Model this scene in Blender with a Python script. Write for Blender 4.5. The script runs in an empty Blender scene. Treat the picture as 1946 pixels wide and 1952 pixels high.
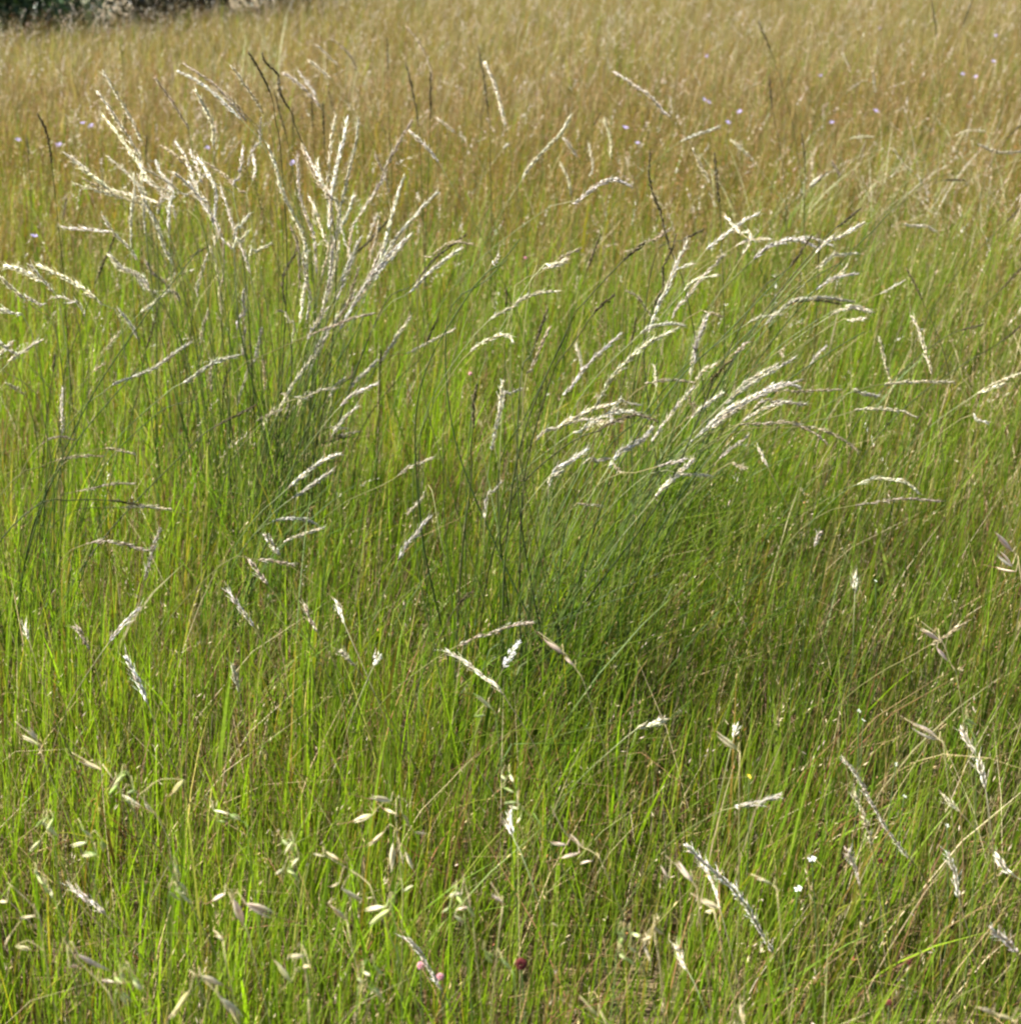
import bpy, math, random
import numpy as np
from mathutils import Vector

scene = bpy.context.scene
col = scene.collection
R = math.radians

# ------------------------------------------------------------------ camera
cam_data = bpy.data.cameras.new('camera')
cam = bpy.data.objects.new('camera', cam_data)
col.objects.link(cam)
cam.location = (0.0, 0.0, 1.55)
cam.rotation_euler = (math.pi / 2 - math.atan(1226 / 2673.0), 0, 0)
cam_data.sensor_fit = 'HORIZONTAL'
cam_data.sensor_width = 36.0
cam_data.lens = 36.0 * 2673.0 / 1946.0
cam_data.clip_start = 0.02
cam_data.clip_end = 2000.0
cam_data.dof.use_dof = True
cam_data.dof.focus_distance = 2.4
cam_data.dof.aperture_fstop = 6.3
scene.camera = cam

# ------------------------------------------------------------------ sky and sun
SUN_EL = R(52)
SUN_AZ = R(-86)            # clockwise from straight ahead (+Y): the sun stands to the left
to_sun = Vector((math.sin(SUN_AZ) * math.cos(SUN_EL), math.cos(SUN_AZ) * math.cos(SUN_EL), math.sin(SUN_EL)))
world = bpy.data.worlds.new('World')
scene.world = world
world.use_nodes = True
wn = world.node_tree
wn.nodes.clear()
sky = wn.nodes.new('ShaderNodeTexSky')
sky.sky_type = 'NISHITA'
sky.sun_disc = False
sky.sun_elevation = SUN_EL
sky.sun_rotation = SUN_AZ
sky.dust_density = 1.5
bg = wn.nodes.new('ShaderNodeBackground')
bg.inputs['Strength'].default_value = 0.066
wo = wn.nodes.new('ShaderNodeOutputWorld')
wn.links.new(sky.outputs[0], bg.inputs[0])
wn.links.new(bg.outputs[0], wo.inputs[0])
sun_data = bpy.data.lights.new('sun', 'SUN')
sun_data.energy = 5.0
sun_data.angle = R(0.5)
sun_data.color = (1.0, 0.965, 0.91)
sun = bpy.data.objects.new('sun', sun_data)
col.objects.link(sun)
sun.rotation_euler = to_sun.to_track_quat('Z', 'Y').to_euler()
sun.location = to_sun * 30

scene.view_settings.view_transform = 'Standard'
scene.view_settings.look = 'None'
scene.view_settings.gamma = 1.0
scene.view_settings.use_curve_mapping = False
scene.view_settings.exposure = 2.2
scene.render.engine = 'CYCLES'
scene.cycles.max_bounces = 5
scene.cycles.diffuse_bounces = 2
scene.cycles.transmission_bounces = 3
scene.cycles.pixel_filter_type = 'BLACKMAN_HARRIS'
scene.cycles.filter_width = 2.3

rng = np.random.default_rng(11)
random.seed(11)

# ------------------------------------------------------------------ helpers
def ground_z(x, y):
    return 0.03 * np.sin(x * 0.9 + 0.4) * np.sin(y * 0.7) * np.minimum(1, np.abs(y) / 4)

def plant_material(name, translucency=0.4, rough=0.5, spec=0.35, tint=(1.25, 1.2, 0.7)):
    m = bpy.data.materials.new(name)
    m.use_nodes = True
    nt = m.node_tree
    nt.nodes.clear()
    at = nt.nodes.new('ShaderNodeAttribute'); at.attribute_name = 'Col'
    nz = nt.nodes.new('ShaderNodeTexNoise'); nz.inputs['Scale'].default_value = 160.0; nz.inputs['Detail'].default_value = 2.0
    geo = nt.nodes.new('ShaderNodeNewGeometry')
    nt.links.new(geo.outputs['Position'], nz.inputs['Vector'])
    mr = nt.nodes.new('ShaderNodeMapRange')
    mr.inputs['From Min'].default_value = 0.3; mr.inputs['From Max'].default_value = 0.7
    mr.inputs['To Min'].default_value = 0.78; mr.inputs['To Max'].default_value = 1.22
    nt.links.new(nz.outputs[0], mr.inputs[0])
    mul = nt.nodes.new('ShaderNodeVectorMath'); mul.operation = 'SCALE'
    nt.links.new(at.outputs['Color'], mul.inputs[0]); nt.links.new(mr.outputs[0], mul.inputs['Scale'])
    pb = nt.nodes.new('ShaderNodeBsdfPrincipled')
    pb.inputs['Roughness'].default_value = rough
    pb.inputs['Specular IOR Level'].default_value = spec
    nt.links.new(mul.outputs[0], pb.inputs['Base Color'])
    tm = nt.nodes.new('ShaderNodeVectorMath'); tm.operation = 'MULTIPLY'
    tm.inputs[1].default_value = tint
    nt.links.new(mul.outputs[0], tm.inputs[0])
    tr = nt.nodes.new('ShaderNodeBsdfTranslucent')
    nt.links.new(tm.outputs[0], tr.inputs['Color'])
    mx = nt.nodes.new('ShaderNodeMixShader'); mx.inputs[0].default_value = translucency
    nt.links.new(pb.outputs[0], mx.inputs[1]); nt.links.new(tr.outputs[0], mx.inputs[2])
    out = nt.nodes.new('ShaderNodeOutputMaterial')
    nt.links.new(mx.outputs[0], out.inputs[0])
    return m

M_GRASS = plant_material('grass_blade', 0.5, 0.48, 0.16, (1.25, 1.32, 0.50))
M_DRY = plant_material('dry_grass', 0.3, 0.6, 0.25, (1.1, 1.0, 0.8))
M_SEED = plant_material('seed_head', 0.42, 0.6, 0.15, (1.0, 0.97, 0.85))
M_STEM = plant_material('stem', 0.15, 0.55, 0.12)
M_PETAL = plant_material('petal', 0.35, 0.6, 0.2, (1.0, 1.0, 1.0))
M_LEAF = plant_material('shrub_leaf', 0.25, 0.5, 0.4)
M_BARK = plant_material('bark', 0.0, 0.85, 0.1)

def mesh_from(name, verts, tris, cols, material, quads=None):
    """verts (n,3), tris (m,3), cols (n,3) -> mesh with a point colour attribute"""
    me = bpy.data.meshes.new(name)
    verts = np.asarray(verts, dtype=np.float32)
    nv = len(verts)
    tris = np.asarray(tris, dtype=np.int32).reshape(-1, 3)
    q = np.zeros((0, 4), np.int32) if quads is None else np.asarray(quads, dtype=np.int32).reshape(-1, 4)
    me.vertices.add(nv)
    me.vertices.foreach_set('co', verts.ravel())
    nl = tris.size + q.size
    me.loops.add(nl)
    me.loops.foreach_set('vertex_index', np.concatenate([tris.ravel(), q.ravel()]).astype(np.int32))
    npoly = len(tris) + len(q)
    me.polygons.add(npoly)
    starts = np.concatenate([np.arange(len(tris)) * 3, tris.size + np.arange(len(q)) * 4]).astype(np.int32)
    me.polygons.foreach_set('loop_start', starts)
    me.polygons.foreach_set('use_smooth', np.ones(npoly, dtype=bool))
    ca = me.color_attributes.new('Col', 'FLOAT_COLOR', 'POINT')
    c4 = np.ones((nv, 4), np.float32); c4[:, :3] = cols
    ca.data.foreach_set('color', c4.ravel())
    me.update(calc_edges=True)
    me.materials.append(material)
    return me

def make(name, me, parent=None, loc=None):
    o = bpy.data.objects.new(name, me)
    col.objects.link(o)
    if loc is not None: o.location = loc
    if parent is not None: o.parent = parent
    return o

def tag(o, label=None, cat=None, group=None, kind=None):
    if label: o['label'] = label
    if cat: o['category'] = cat
    if group: o['group'] = group
    if kind or cat: o['kind'] = kind or 'thing'
    return o

class Geo:
    """collects pieces of one part"""
    def __init__(s): s.v = []; s.t = []; s.c = []; s.n = 0
    def add(s, v, t, c):
        v = np.asarray(v, float)
        c = np.asarray(c, float)
        if c.ndim == 1: c = np.tile(c, (len(v), 1))
        s.v.append(v); s.t.append(np.asarray(t, int) + s.n); s.c.append(c); s.n += len(v)
    def mesh(s, name, mat, origin=(0, 0, 0)):
        return mesh_from(name, np.concatenate(s.v) - np.asarray(origin, float), np.concatenate(s.t), np.concatenate(s.c), mat)

def catmull(P, step=0.012):
    P = np.asarray(P, float)
    Q = np.vstack([2 * P[0] - P[1], P, 2 * P[-1] - P[-2]])
    out = []
    for i in range(1, len(Q) - 2):
        p0, p1, p2, p3 = Q[i - 1], Q[i], Q[i + 1], Q[i + 2]
        n = max(2, int(np.linalg.norm(p2 - p1) / step))
        t = np.linspace(0, 1, n, endpoint=False)[:, None]
        out.append(0.5 * (2 * p1 + (p2 - p0) * t + (2 * p0 - 5 * p1 + 4 * p2 - p3) * t ** 2 + (3 * p1 - p0 - 3 * p2 + p3) * t ** 3))
    out.append(P[-1:])
    return np.vstack(out)

def frame_of(d):
    d = d / (np.linalg.norm(d) + 1e-9)
    a = np.array([0, 0, 1.0]) if abs(d[2]) < 0.9 else np.array([1.0, 0, 0])
    u = np.cross(d, a); u /= np.linalg.norm(u)
    return d, u, np.cross(u, d)

def tube(g, path, r0, r1, c0, c1, sides=5):
    n = len(path)
    t = np.linspace(0, 1, n)
    tan = np.gradient(path, axis=0)
    V = []; C = []
    for i in range(n):
        d, u, w = frame_of(tan[i])
        r = r0 + (r1 - r0) * t[i]
        a = np.arange(sides) * 2 * math.pi / sides
        V.append(path[i] + r * (np.cos(a)[:, None] * u + np.sin(a)[:, None] * w))
        k = t[i] ** 6
        C.append(np.tile(np.asarray(c0) * (1 - k) + np.asarray(c1) * k, (sides, 1)))
    T = []
    for i in range(n - 1):
        for k in range(sides):
            a, b = i * sides + k, i * sides + (k + 1) % sides
            T += [(a, b, a + sides), (b, b + sides, a + sides)]
    g.add(np.vstack(V), T, np.vstack(C))

LENS_T = np.array([(0, 1, 2), (0, 2, 3), (0, 3, 4), (0, 4, 1), (5, 2, 1), (5, 3, 2), (5, 4, 3), (5, 1, 4)])
def lens(g, p, d, length, width, c, flat=0.6, belly=0.42, tipc=None):
    """one seed husk: a small pointed body"""
    d, u, w = frame_of(d)
    a = random.random() * math.pi
    u, w = u * math.cos(a) + w * math.sin(a), w * math.cos(a) - u * math.sin(a)
    m = p + d * length * belly
    h = width / 2
    v = np.array([p, m + u * h, m + w * h * flat, m - u * h, m - w * h * flat, p + d * length])
    c = np.asarray(c, float)
    cc = np.tile(c, (6, 1))
    if tipc is not None: cc[5] = tipc
    g.add(v, LENS_T, cc)

def jitter(c, amt=0.12):
    return np.clip(np.asarray(c, float) * (1 + random.uniform(-amt, amt)) * (1 + np.array([random.uniform(-.05, .05) for _ in range(3)])), 0, 0.9)

# ------------------------------------------------------------------ the ground
def build_ground():
    xs = np.concatenate([[-400, -120, -50, -25], np.arange(-12, 12.01, 0.5), [25, 50, 120, 400]])
    ys = np.concatenate([[-400, -60, -10, -3], np.arange(0, 24.01, 0.5), [35, 60, 120, 500]])
    X, Y = np.meshgrid(xs, ys)
    Z = ground_z(X, Y) * ((np.abs(X) < 13) & (Y < 25) & (Y > -1))
    v = np.stack([X, Y, Z], -1).reshape(-1, 3)
    nx = len(xs)
    q = [(j * nx + i, j * nx + i + 1, (j + 1) * nx + i + 1, (j + 1) * nx + i) for j in range(len(ys) - 1) for i in range(nx - 1)]
    m = bpy.data.materials.new('meadow_soil'); m.use_nodes = True
    nt = m.node_tree; pb = nt.nodes['Principled BSDF']
    pb.inputs['Roughness'].default_value = 0.95
    geo = nt.nodes.new('ShaderNodeNewGeometry')
    n1 = nt.nodes.new('ShaderNodeTexNoise'); n1.inputs['Scale'].default_value = 38.0; n1.inputs['Detail'].default_value = 6.0
    nt.links.new(geo.outputs['Position'], n1.inputs['Vector'])
    cr = nt.nodes.new('ShaderNodeValToRGB')
    cr.color_ramp.elements[0].position = 0.35; cr.color_ramp.elements[0].color = (0.05, 0.03, 0.016, 1)
    cr.color_ramp.elements[1].position = 0.68; cr.color_ramp.elements[1].color = (0.17, 0.115, 0.055, 1)
    e = cr.color_ramp.elements.new(0.52); e.color = (0.085, 0.065, 0.022, 1)
    nt.links.new(n1.outputs[0], cr.inputs[0]); nt.links.new(cr.outputs[0], pb.inputs['Base Color'])
    bp = nt.nodes.new('ShaderNodeBump'); bp.inputs['Strength'].default_value = 0.6; bp.inputs['Distance'].default_value = 0.02
    nt.links.new(n1.outputs[0], bp.inputs['Height']); nt.links.new(bp.outputs[0], pb.inputs['Normal'])
    o = make('ground', mesh_from('ground', v, np.zeros((0, 3), int), np.full((len(v), 3), 0.1), m, quads=q))
    tag(o, 'brown soil and thatch under the meadow', None, kind='structure')
build_ground()
TUSSOCK_STALKS = {
 'F': [
  ('P',0.175,[(-0.507,3.008,-0.011),(-0.481,2.995,0.273),(-0.438,2.973,0.572),(-0.436,2.971,0.842),(-0.534,3.020,1.039),(-0.558,3.032,1.061),(-0.598,3.044,1.098),(-0.634,3.057,1.127),(-0.670,3.069,1.149),(-0.700,3.081,1.161)]),
  ('p',0.121,[(-0.564,3.008,-0.012),(-0.553,3.039,0.245),(-0.533,3.093,0.504),(-0.517,3.133,0.755),(-0.517,3.122,0.989),(-0.524,3.110,1.036),(-0.532,3.099,1.074),(-0.555,3.087,1.119),(-0.587,3.076,1.173)]),
  ('P',0.299,[(-0.557,2.882,-0.012),(-0.535,2.930,0.194),(-0.498,3.014,0.395),(-0.466,3.090,0.590),(-0.462,3.114,0.779),(-0.485,3.106,0.859),(-0.502,3.098,0.907),(-0.510,3.090,0.958),(-0.522,3.081,1.004)]),
  ('P',0.163,[(-0.639,2.982,-0.013),(-0.650,3.000,0.189),(-0.668,3.033,0.393),(-0.683,3.075,0.590),(-0.682,3.120,0.774),(-0.667,3.136,0.831),(-0.660,3.152,0.895),(-0.677,3.168,0.930),(-0.699,3.185,0.961)]),
  ('p',0.172,[(-0.506,2.892,-0.011),(-0.524,2.894,0.241),(-0.559,2.900,0.501),(-0.609,2.940,0.735),(-0.675,3.043,0.914),(-0.691,3.075,0.944),(-0.709,3.106,0.975),(-0.734,3.138,1.005)]),
  ('P',0.138,[(-0.648,2.892,-0.014),(-0.636,2.895,0.224),(-0.616,2.899,0.464),(-0.603,2.893,0.698),(-0.615,2.865,0.912),(-0.634,2.855,0.946),(-0.649,2.846,0.971),(-0.673,2.836,0.997)]),
  ('P',0.252,[(-0.572,2.902,-0.012),(-0.545,2.933,0.205),(-0.495,2.990,0.418),(-0.442,3.059,0.623),(-0.407,3.124,0.816),(-0.400,3.147,0.888),(-0.386,3.170,0.951),(-0.373,3.193,1.001),(-0.365,3.215,1.043)]),
  ('P',0.341,[(-0.497,2.982,-0.011),(-0.483,3.003,0.208),(-0.458,3.041,0.427),(-0.424,3.072,0.640),(-0.381,3.072,0.837),(-0.364,3.063,0.906),(-0.348,3.055,0.957),(-0.330,3.046,1.019),(-0.321,3.038,1.071)]),
  ('P',0.19,[(-0.612,2.899,-0.013),(-0.560,2.862,0.238),(-0.466,2.797,0.490),(-0.383,2.764,0.726),(-0.360,2.821,0.930),(-0.377,2.851,0.966),(-0.398,2.882,0.998),(-0.420,2.912,1.027)]),
  ('P',0.178,[(-0.469,2.936,-0.010),(-0.472,2.971,0.189),(-0.476,3.033,0.389),(-0.462,3.093,0.579),(-0.412,3.120,0.752),(-0.388,3.121,0.804),(-0.365,3.121,0.847),(-0.348,3.121,0.889)]),
  ('P',0.119,[(-0.613,2.865,-0.013),(-0.577,2.884,0.197),(-0.511,2.916,0.403),(-0.431,2.936,0.599),(-0.350,2.916,0.775),(-0.331,2.904,0.815),(-0.311,2.892,0.852)]),
  ('p',0.205,[(-0.568,2.890,-0.012),(-0.556,2.895,0.195),(-0.536,2.904,0.406),(-0.533,2.928,0.607),(-0.570,2.974,0.781),(-0.586,2.989,0.819),(-0.599,3.004,0.853),(-0.610,3.019,0.890),(-0.624,3.034,0.930)]),
  ('P',0.075,[(-0.476,3.011,-0.011),(-0.500,2.977,0.214),(-0.541,2.918,0.439),(-0.573,2.866,0.658),(-0.568,2.858,0.863),(-0.555,2.861,0.882),(-0.534,2.864,0.909)]),
  ('B',0.152,[(-0.589,2.980,-0.013),(-0.578,2.974,0.226),(-0.560,2.968,0.472),(-0.552,2.991,0.700),(-0.571,3.074,0.887),(-0.595,3.101,0.906),(-0.631,3.127,0.934),(-0.676,3.154,0.958)]),
  ('P',0.193,[(-0.502,2.982,-0.011),(-0.466,2.960,0.208),(-0.402,2.923,0.428),(-0.330,2.911,0.635),(-0.273,2.965,0.812),(-0.265,2.984,0.841),(-0.253,3.002,0.882),(-0.241,3.020,0.919),(-0.229,3.038,0.950)]),
  ('P',0.251,[(-0.470,2.901,-0.010),(-0.451,2.915,0.201),(-0.417,2.942,0.415),(-0.360,2.980,0.613),(-0.275,3.027,0.780),(-0.246,3.042,0.823),(-0.212,3.057,0.857),(-0.187,3.073,0.883),(-0.160,3.088,0.905)]),
  ('P',0.143,[(-0.445,3.010,-0.010),(-0.435,3.009,0.192),(-0.414,3.009,0.402),(-0.371,3.033,0.589),(-0.296,3.104,0.723),(-0.280,3.122,0.740),(-0.255,3.139,0.765),(-0.227,3.157,0.795)]),
  ('P',0.157,[(-0.604,2.954,-0.013),(-0.589,2.913,0.137),(-0.563,2.840,0.290),(-0.525,2.793,0.426),(-0.479,2.825,0.526),(-0.465,2.850,0.548),(-0.447,2.876,0.569),(-0.429,2.901,0.586)]),
  ('p',0.175,[(-0.608,3.003,-0.013),(-0.614,3.015,0.098),(-0.624,3.035,0.210),(-0.631,3.051,0.319),(-0.629,3.050,0.421),(-0.609,3.040,0.485),(-0.591,3.030,0.525),(-0.566,3.021,0.560)]),
  ('p',0.167,[(-0.642,3.013,-0.013),(-0.644,3.022,0.162),(-0.647,3.037,0.340),(-0.648,3.047,0.512),(-0.647,3.040,0.674),(-0.645,3.034,0.715),(-0.648,3.029,0.763),(-0.656,3.023,0.799)]),
  ('p',0.126,[(-0.558,2.902,-0.012),(-0.589,2.946,0.168),(-0.645,3.022,0.343),(-0.694,3.085,0.512),(-0.708,3.087,0.674),(-0.695,3.073,0.717),(-0.672,3.058,0.773)]),
  ('P',0.138,[(-0.452,2.962,-0.010),(-0.436,2.991,0.135),(-0.407,3.042,0.277),(-0.360,3.093,0.408),(-0.293,3.122,0.522),(-0.279,3.124,0.540),(-0.256,3.126,0.576),(-0.233,3.128,0.608)]),
  ('P',0.125,[(-0.607,2.958,-0.013),(-0.570,2.940,0.141),(-0.503,2.910,0.298),(-0.424,2.907,0.427),(-0.353,2.968,0.501),(-0.327,3.014,0.517),(-0.305,3.060,0.529)]),
  ('P',0.154,[(-0.482,2.924,-0.011),(-0.474,2.904,0.177),(-0.459,2.869,0.368),(-0.434,2.852,0.549),(-0.395,2.886,0.706),(-0.383,2.904,0.742),(-0.371,2.922,0.787),(-0.363,2.941,0.831)]),
  ('P',0.197,[(-0.617,2.865,-0.013),(-0.585,2.872,0.173),(-0.526,2.884,0.357),(-0.459,2.889,0.533),(-0.398,2.874,0.697),(-0.383,2.865,0.745),(-0.373,2.856,0.796),(-0.367,2.847,0.842)]),
  ('p',0.11,[(-0.504,2.985,-0.011),(-0.495,2.931,0.183),(-0.479,2.839,0.389),(-0.455,2.784,0.563),(-0.421,2.844,0.664),(-0.412,2.876,0.675),(-0.390,2.907,0.699)]),
  ('P',0.203,[(-0.465,2.951,-0.010),(-0.469,2.952,0.153),(-0.476,2.956,0.325),(-0.467,2.982,0.477),(-0.426,3.051,0.582),(-0.407,3.080,0.604),(-0.383,3.110,0.636),(-0.358,3.139,0.668)]),
  ('P',0.253,[(-0.615,2.875,-0.013),(-0.578,2.874,0.179),(-0.510,2.872,0.366),(-0.426,2.863,0.543),(-0.339,2.843,0.702),(-0.312,2.835,0.749),(-0.282,2.826,0.792),(-0.252,2.817,0.830),(-0.216,2.809,0.868)]),
  ('p',0.152,[(-0.491,2.853,-0.011),(-0.475,2.863,0.184),(-0.445,2.882,0.381),(-0.396,2.914,0.564),(-0.322,2.964,0.717),(-0.297,2.981,0.755),(-0.279,2.999,0.788),(-0.269,3.016,0.817)]),
  ('p',0.135,[(-0.624,2.946,-0.013),(-0.611,2.954,0.119),(-0.587,2.968,0.251),(-0.548,2.983,0.376),(-0.494,2.993,0.484),(-0.470,2.995,0.519),(-0.442,2.997,0.563),(-0.419,2.999,0.603)]),
  ('p',0.085,[(-0.475,3.008,-0.011),(-0.486,3.010,0.093),(-0.507,3.015,0.198),(-0.523,3.024,0.299),(-0.520,3.041,0.392),(-0.493,3.053,0.425),(-0.471,3.065,0.449)]),
  ('p',0.094,[(-0.602,2.859,-0.013),(-0.604,2.885,0.092),(-0.606,2.933,0.193),(-0.601,2.996,0.281),(-0.584,3.066,0.349),(-0.574,3.096,0.371),(-0.559,3.125,0.389)]),
  ('B',0.171,[(-0.507,3.008,-0.011),(-0.478,2.981,0.277),(-0.432,2.947,0.579),(-0.427,2.932,0.852),(-0.522,2.968,1.052),(-0.545,2.967,1.077),(-0.578,2.966,1.118),(-0.604,2.966,1.151),(-0.639,2.965,1.175),(-0.661,2.964,1.191)]),
  ('D',0.099,[(-0.564,3.008,-0.012),(-0.550,3.036,0.248),(-0.528,3.086,0.511),(-0.504,3.123,0.767),(-0.500,3.108,1.004),(-0.505,3.093,1.055),(-0.504,3.078,1.096),(-0.517,3.064,1.145),(-0.544,3.049,1.203)]),
  ('p',0.274,[(-0.557,2.882,-0.012),(-0.530,2.935,0.190),(-0.486,3.023,0.388),(-0.450,3.104,0.580),(-0.440,3.133,0.766),(-0.455,3.130,0.842),(-0.467,3.126,0.886),(-0.468,3.123,0.934),(-0.468,3.119,0.977)]),
  ('p',0.135,[(-0.639,2.982,-0.013),(-0.662,2.993,0.185),(-0.695,3.019,0.385),(-0.724,3.054,0.578),(-0.737,3.091,0.758),(-0.740,3.100,0.810),(-0.749,3.109,0.871),(-0.776,3.118,0.902),(-0.815,3.127,0.929)]),
  ('p',0.135,[(-0.506,2.892,-0.011),(-0.509,2.905,0.238),(-0.530,2.923,0.494),(-0.560,2.974,0.726),(-0.609,3.089,0.901),(-0.604,3.132,0.928),(-0.601,3.175,0.956),(-0.602,3.218,0.982)]),
  ('p',0.113,[(-0.506,2.892,-0.011),(-0.502,2.919,0.232),(-0.515,2.951,0.483),(-0.542,3.017,0.709),(-0.591,3.146,0.879),(-0.587,3.204,0.901),(-0.588,3.261,0.923),(-0.601,3.319,0.944)]),
  ('B',0.11,[(-0.648,2.892,-0.014),(-0.665,2.895,0.222),(-0.674,2.898,0.461),(-0.687,2.891,0.693),(-0.729,2.863,0.906),(-0.773,2.853,0.938),(-0.818,2.843,0.961),(-0.856,2.834,0.986)]),
  ('p',0.118,[(-0.648,2.892,-0.014),(-0.638,2.891,0.226),(-0.621,2.891,0.469),(-0.616,2.880,0.704),(-0.634,2.848,0.921),(-0.664,2.835,0.957),(-0.687,2.821,0.984),(-0.729,2.808,1.013)]),
  ('B',0.193,[(-0.572,2.902,-0.012),(-0.523,2.934,0.204),(-0.456,2.991,0.416),(-0.385,3.060,0.620),(-0.331,3.126,0.812),(-0.307,3.150,0.883),(-0.277,3.173,0.946),(-0.250,3.196,0.995),(-0.222,3.220,1.036)]),
  ('B',0.168,[(-0.612,2.899,-0.013),(-0.558,2.845,0.242),(-0.465,2.765,0.498),(-0.382,2.715,0.739),(-0.354,2.756,0.947),(-0.376,2.771,0.987),(-0.395,2.785,1.024),(-0.408,2.800,1.057)]),
  ('p',0.154,[(-0.469,2.936,-0.010),(-0.465,2.981,0.193),(-0.459,3.053,0.397),(-0.439,3.123,0.592),(-0.383,3.160,0.769),(-0.350,3.170,0.825),(-0.316,3.180,0.873),(-0.284,3.190,0.919)]),
  ('B',0.098,[(-0.613,2.865,-0.013),(-0.592,2.895,0.194),(-0.541,2.938,0.399),(-0.472,2.969,0.592),(-0.403,2.960,0.766),(-0.391,2.960,0.804),(-0.381,2.959,0.839)]),
  ('D',0.162,[(-0.568,2.890,-0.012),(-0.539,2.898,0.180),(-0.502,2.911,0.378),(-0.481,2.937,0.564),(-0.498,2.986,0.724),(-0.493,3.004,0.747),(-0.483,3.022,0.767),(-0.469,3.040,0.790),(-0.471,3.058,0.816)]),
  ('p',0.18,[(-0.568,2.890,-0.012),(-0.560,2.895,0.196),(-0.545,2.904,0.408),(-0.549,2.927,0.610),(-0.590,2.973,0.785),(-0.620,2.988,0.824),(-0.634,3.002,0.859),(-0.664,3.017,0.898),(-0.690,3.031,0.939)]),
  ('P',0.066,[(-0.476,3.011,-0.011),(-0.500,2.983,0.207),(-0.543,2.928,0.425),(-0.575,2.883,0.636),(-0.575,2.880,0.834),(-0.562,2.888,0.845),(-0.546,2.897,0.865)]),
  ('P',0.069,[(-0.476,3.011,-0.011),(-0.496,2.989,0.201),(-0.534,2.941,0.413),(-0.565,2.901,0.618),(-0.549,2.904,0.810),(-0.537,2.919,0.816),(-0.506,2.934,0.830)]),
  ('p',0.129,[(-0.589,2.980,-0.013),(-0.603,2.974,0.217),(-0.612,2.966,0.455),(-0.631,2.988,0.675),(-0.688,3.071,0.852),(-0.736,3.097,0.863),(-0.804,3.123,0.883),(-0.890,3.149,0.898)]),
  ('B',0.092,[(-0.589,2.980,-0.013),(-0.591,2.980,0.230),(-0.588,2.978,0.480),(-0.596,3.006,0.713),(-0.626,3.095,0.904),(-0.664,3.127,0.928),(-0.724,3.159,0.960),(-0.780,3.190,0.988)]),
  ('B',0.124,[(-0.502,2.982,-0.011),(-0.473,2.960,0.197),(-0.418,2.924,0.406),(-0.354,2.913,0.601),(-0.303,2.967,0.768),(-0.304,2.986,0.786),(-0.294,3.004,0.816),(-0.288,3.023,0.842),(-0.285,3.041,0.861)]),
  ('p',0.175,[(-0.502,2.982,-0.011),(-0.485,2.958,0.202),(-0.438,2.920,0.417),(-0.384,2.907,0.618),(-0.345,2.960,0.790),(-0.354,2.977,0.813),(-0.362,2.994,0.848),(-0.369,3.011,0.880),(-0.379,3.027,0.905)]),
  ('B',0.09,[(-0.445,3.010,-0.010),(-0.450,3.021,0.192),(-0.446,3.032,0.402),(-0.424,3.068,0.589),(-0.368,3.150,0.722),(-0.374,3.180,0.739),(-0.372,3.209,0.763),(-0.366,3.238,0.793)]),
  ('B',0.114,[(-0.608,3.003,-0.013),(-0.605,2.993,0.087),(-0.606,2.991,0.188),(-0.603,2.985,0.285),(-0.589,2.963,0.376),(-0.567,2.931,0.428),(-0.531,2.899,0.457),(-0.496,2.867,0.481)]),
  ('B',0.111,[(-0.608,3.003,-0.013),(-0.627,3.003,0.099),(-0.650,3.010,0.212),(-0.672,3.014,0.322),(-0.681,3.002,0.424),(-0.671,2.980,0.489),(-0.667,2.958,0.530),(-0.652,2.936,0.566)]),
  ('P',0.13,[(-0.642,3.013,-0.013),(-0.634,3.015,0.150),(-0.627,3.023,0.316),(-0.621,3.026,0.478),(-0.609,3.011,0.628),(-0.588,2.998,0.657),(-0.586,2.985,0.694),(-0.579,2.973,0.718)]),
  ('B',0.103,[(-0.642,3.013,-0.013),(-0.648,3.024,0.163),(-0.649,3.041,0.342),(-0.653,3.053,0.516),(-0.646,3.048,0.678),(-0.639,3.044,0.720),(-0.631,3.041,0.770),(-0.629,3.037,0.806)]),
  ('p',0.098,[(-0.607,2.958,-0.013),(-0.582,2.934,0.136),(-0.524,2.898,0.287),(-0.459,2.889,0.411),(-0.404,2.945,0.480),(-0.397,2.985,0.490),(-0.377,3.025,0.497)]),
  ('D',0.101,[(-0.607,2.958,-0.013),(-0.583,2.967,0.129),(-0.528,2.963,0.274),(-0.461,2.986,0.392),(-0.402,3.074,0.454),(-0.377,3.146,0.458),(-0.381,3.218,0.458)]),
  ('P',0.151,[(-0.482,2.924,-0.011),(-0.446,2.896,0.177),(-0.402,2.853,0.368),(-0.342,2.829,0.549),(-0.268,2.855,0.705),(-0.212,2.865,0.742),(-0.167,2.876,0.786),(-0.104,2.886,0.831)]),
  ('B',0.141,[(-0.482,2.924,-0.011),(-0.463,2.906,0.174),(-0.436,2.874,0.364),(-0.401,2.860,0.542),(-0.349,2.896,0.697),(-0.320,2.917,0.731),(-0.295,2.938,0.773),(-0.275,2.958,0.816)]),
  ('B',0.145,[(-0.617,2.865,-0.013),(-0.601,2.884,0.177),(-0.556,2.906,0.365),(-0.503,2.922,0.546),(-0.456,2.918,0.714),(-0.449,2.920,0.766),(-0.448,2.923,0.822),(-0.463,2.925,0.872)]),
  ('B',0.175,[(-0.617,2.865,-0.013),(-0.577,2.861,0.170),(-0.510,2.862,0.350),(-0.432,2.855,0.524),(-0.365,2.829,0.685),(-0.338,2.808,0.730),(-0.321,2.788,0.778),(-0.305,2.768,0.821)]),
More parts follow.
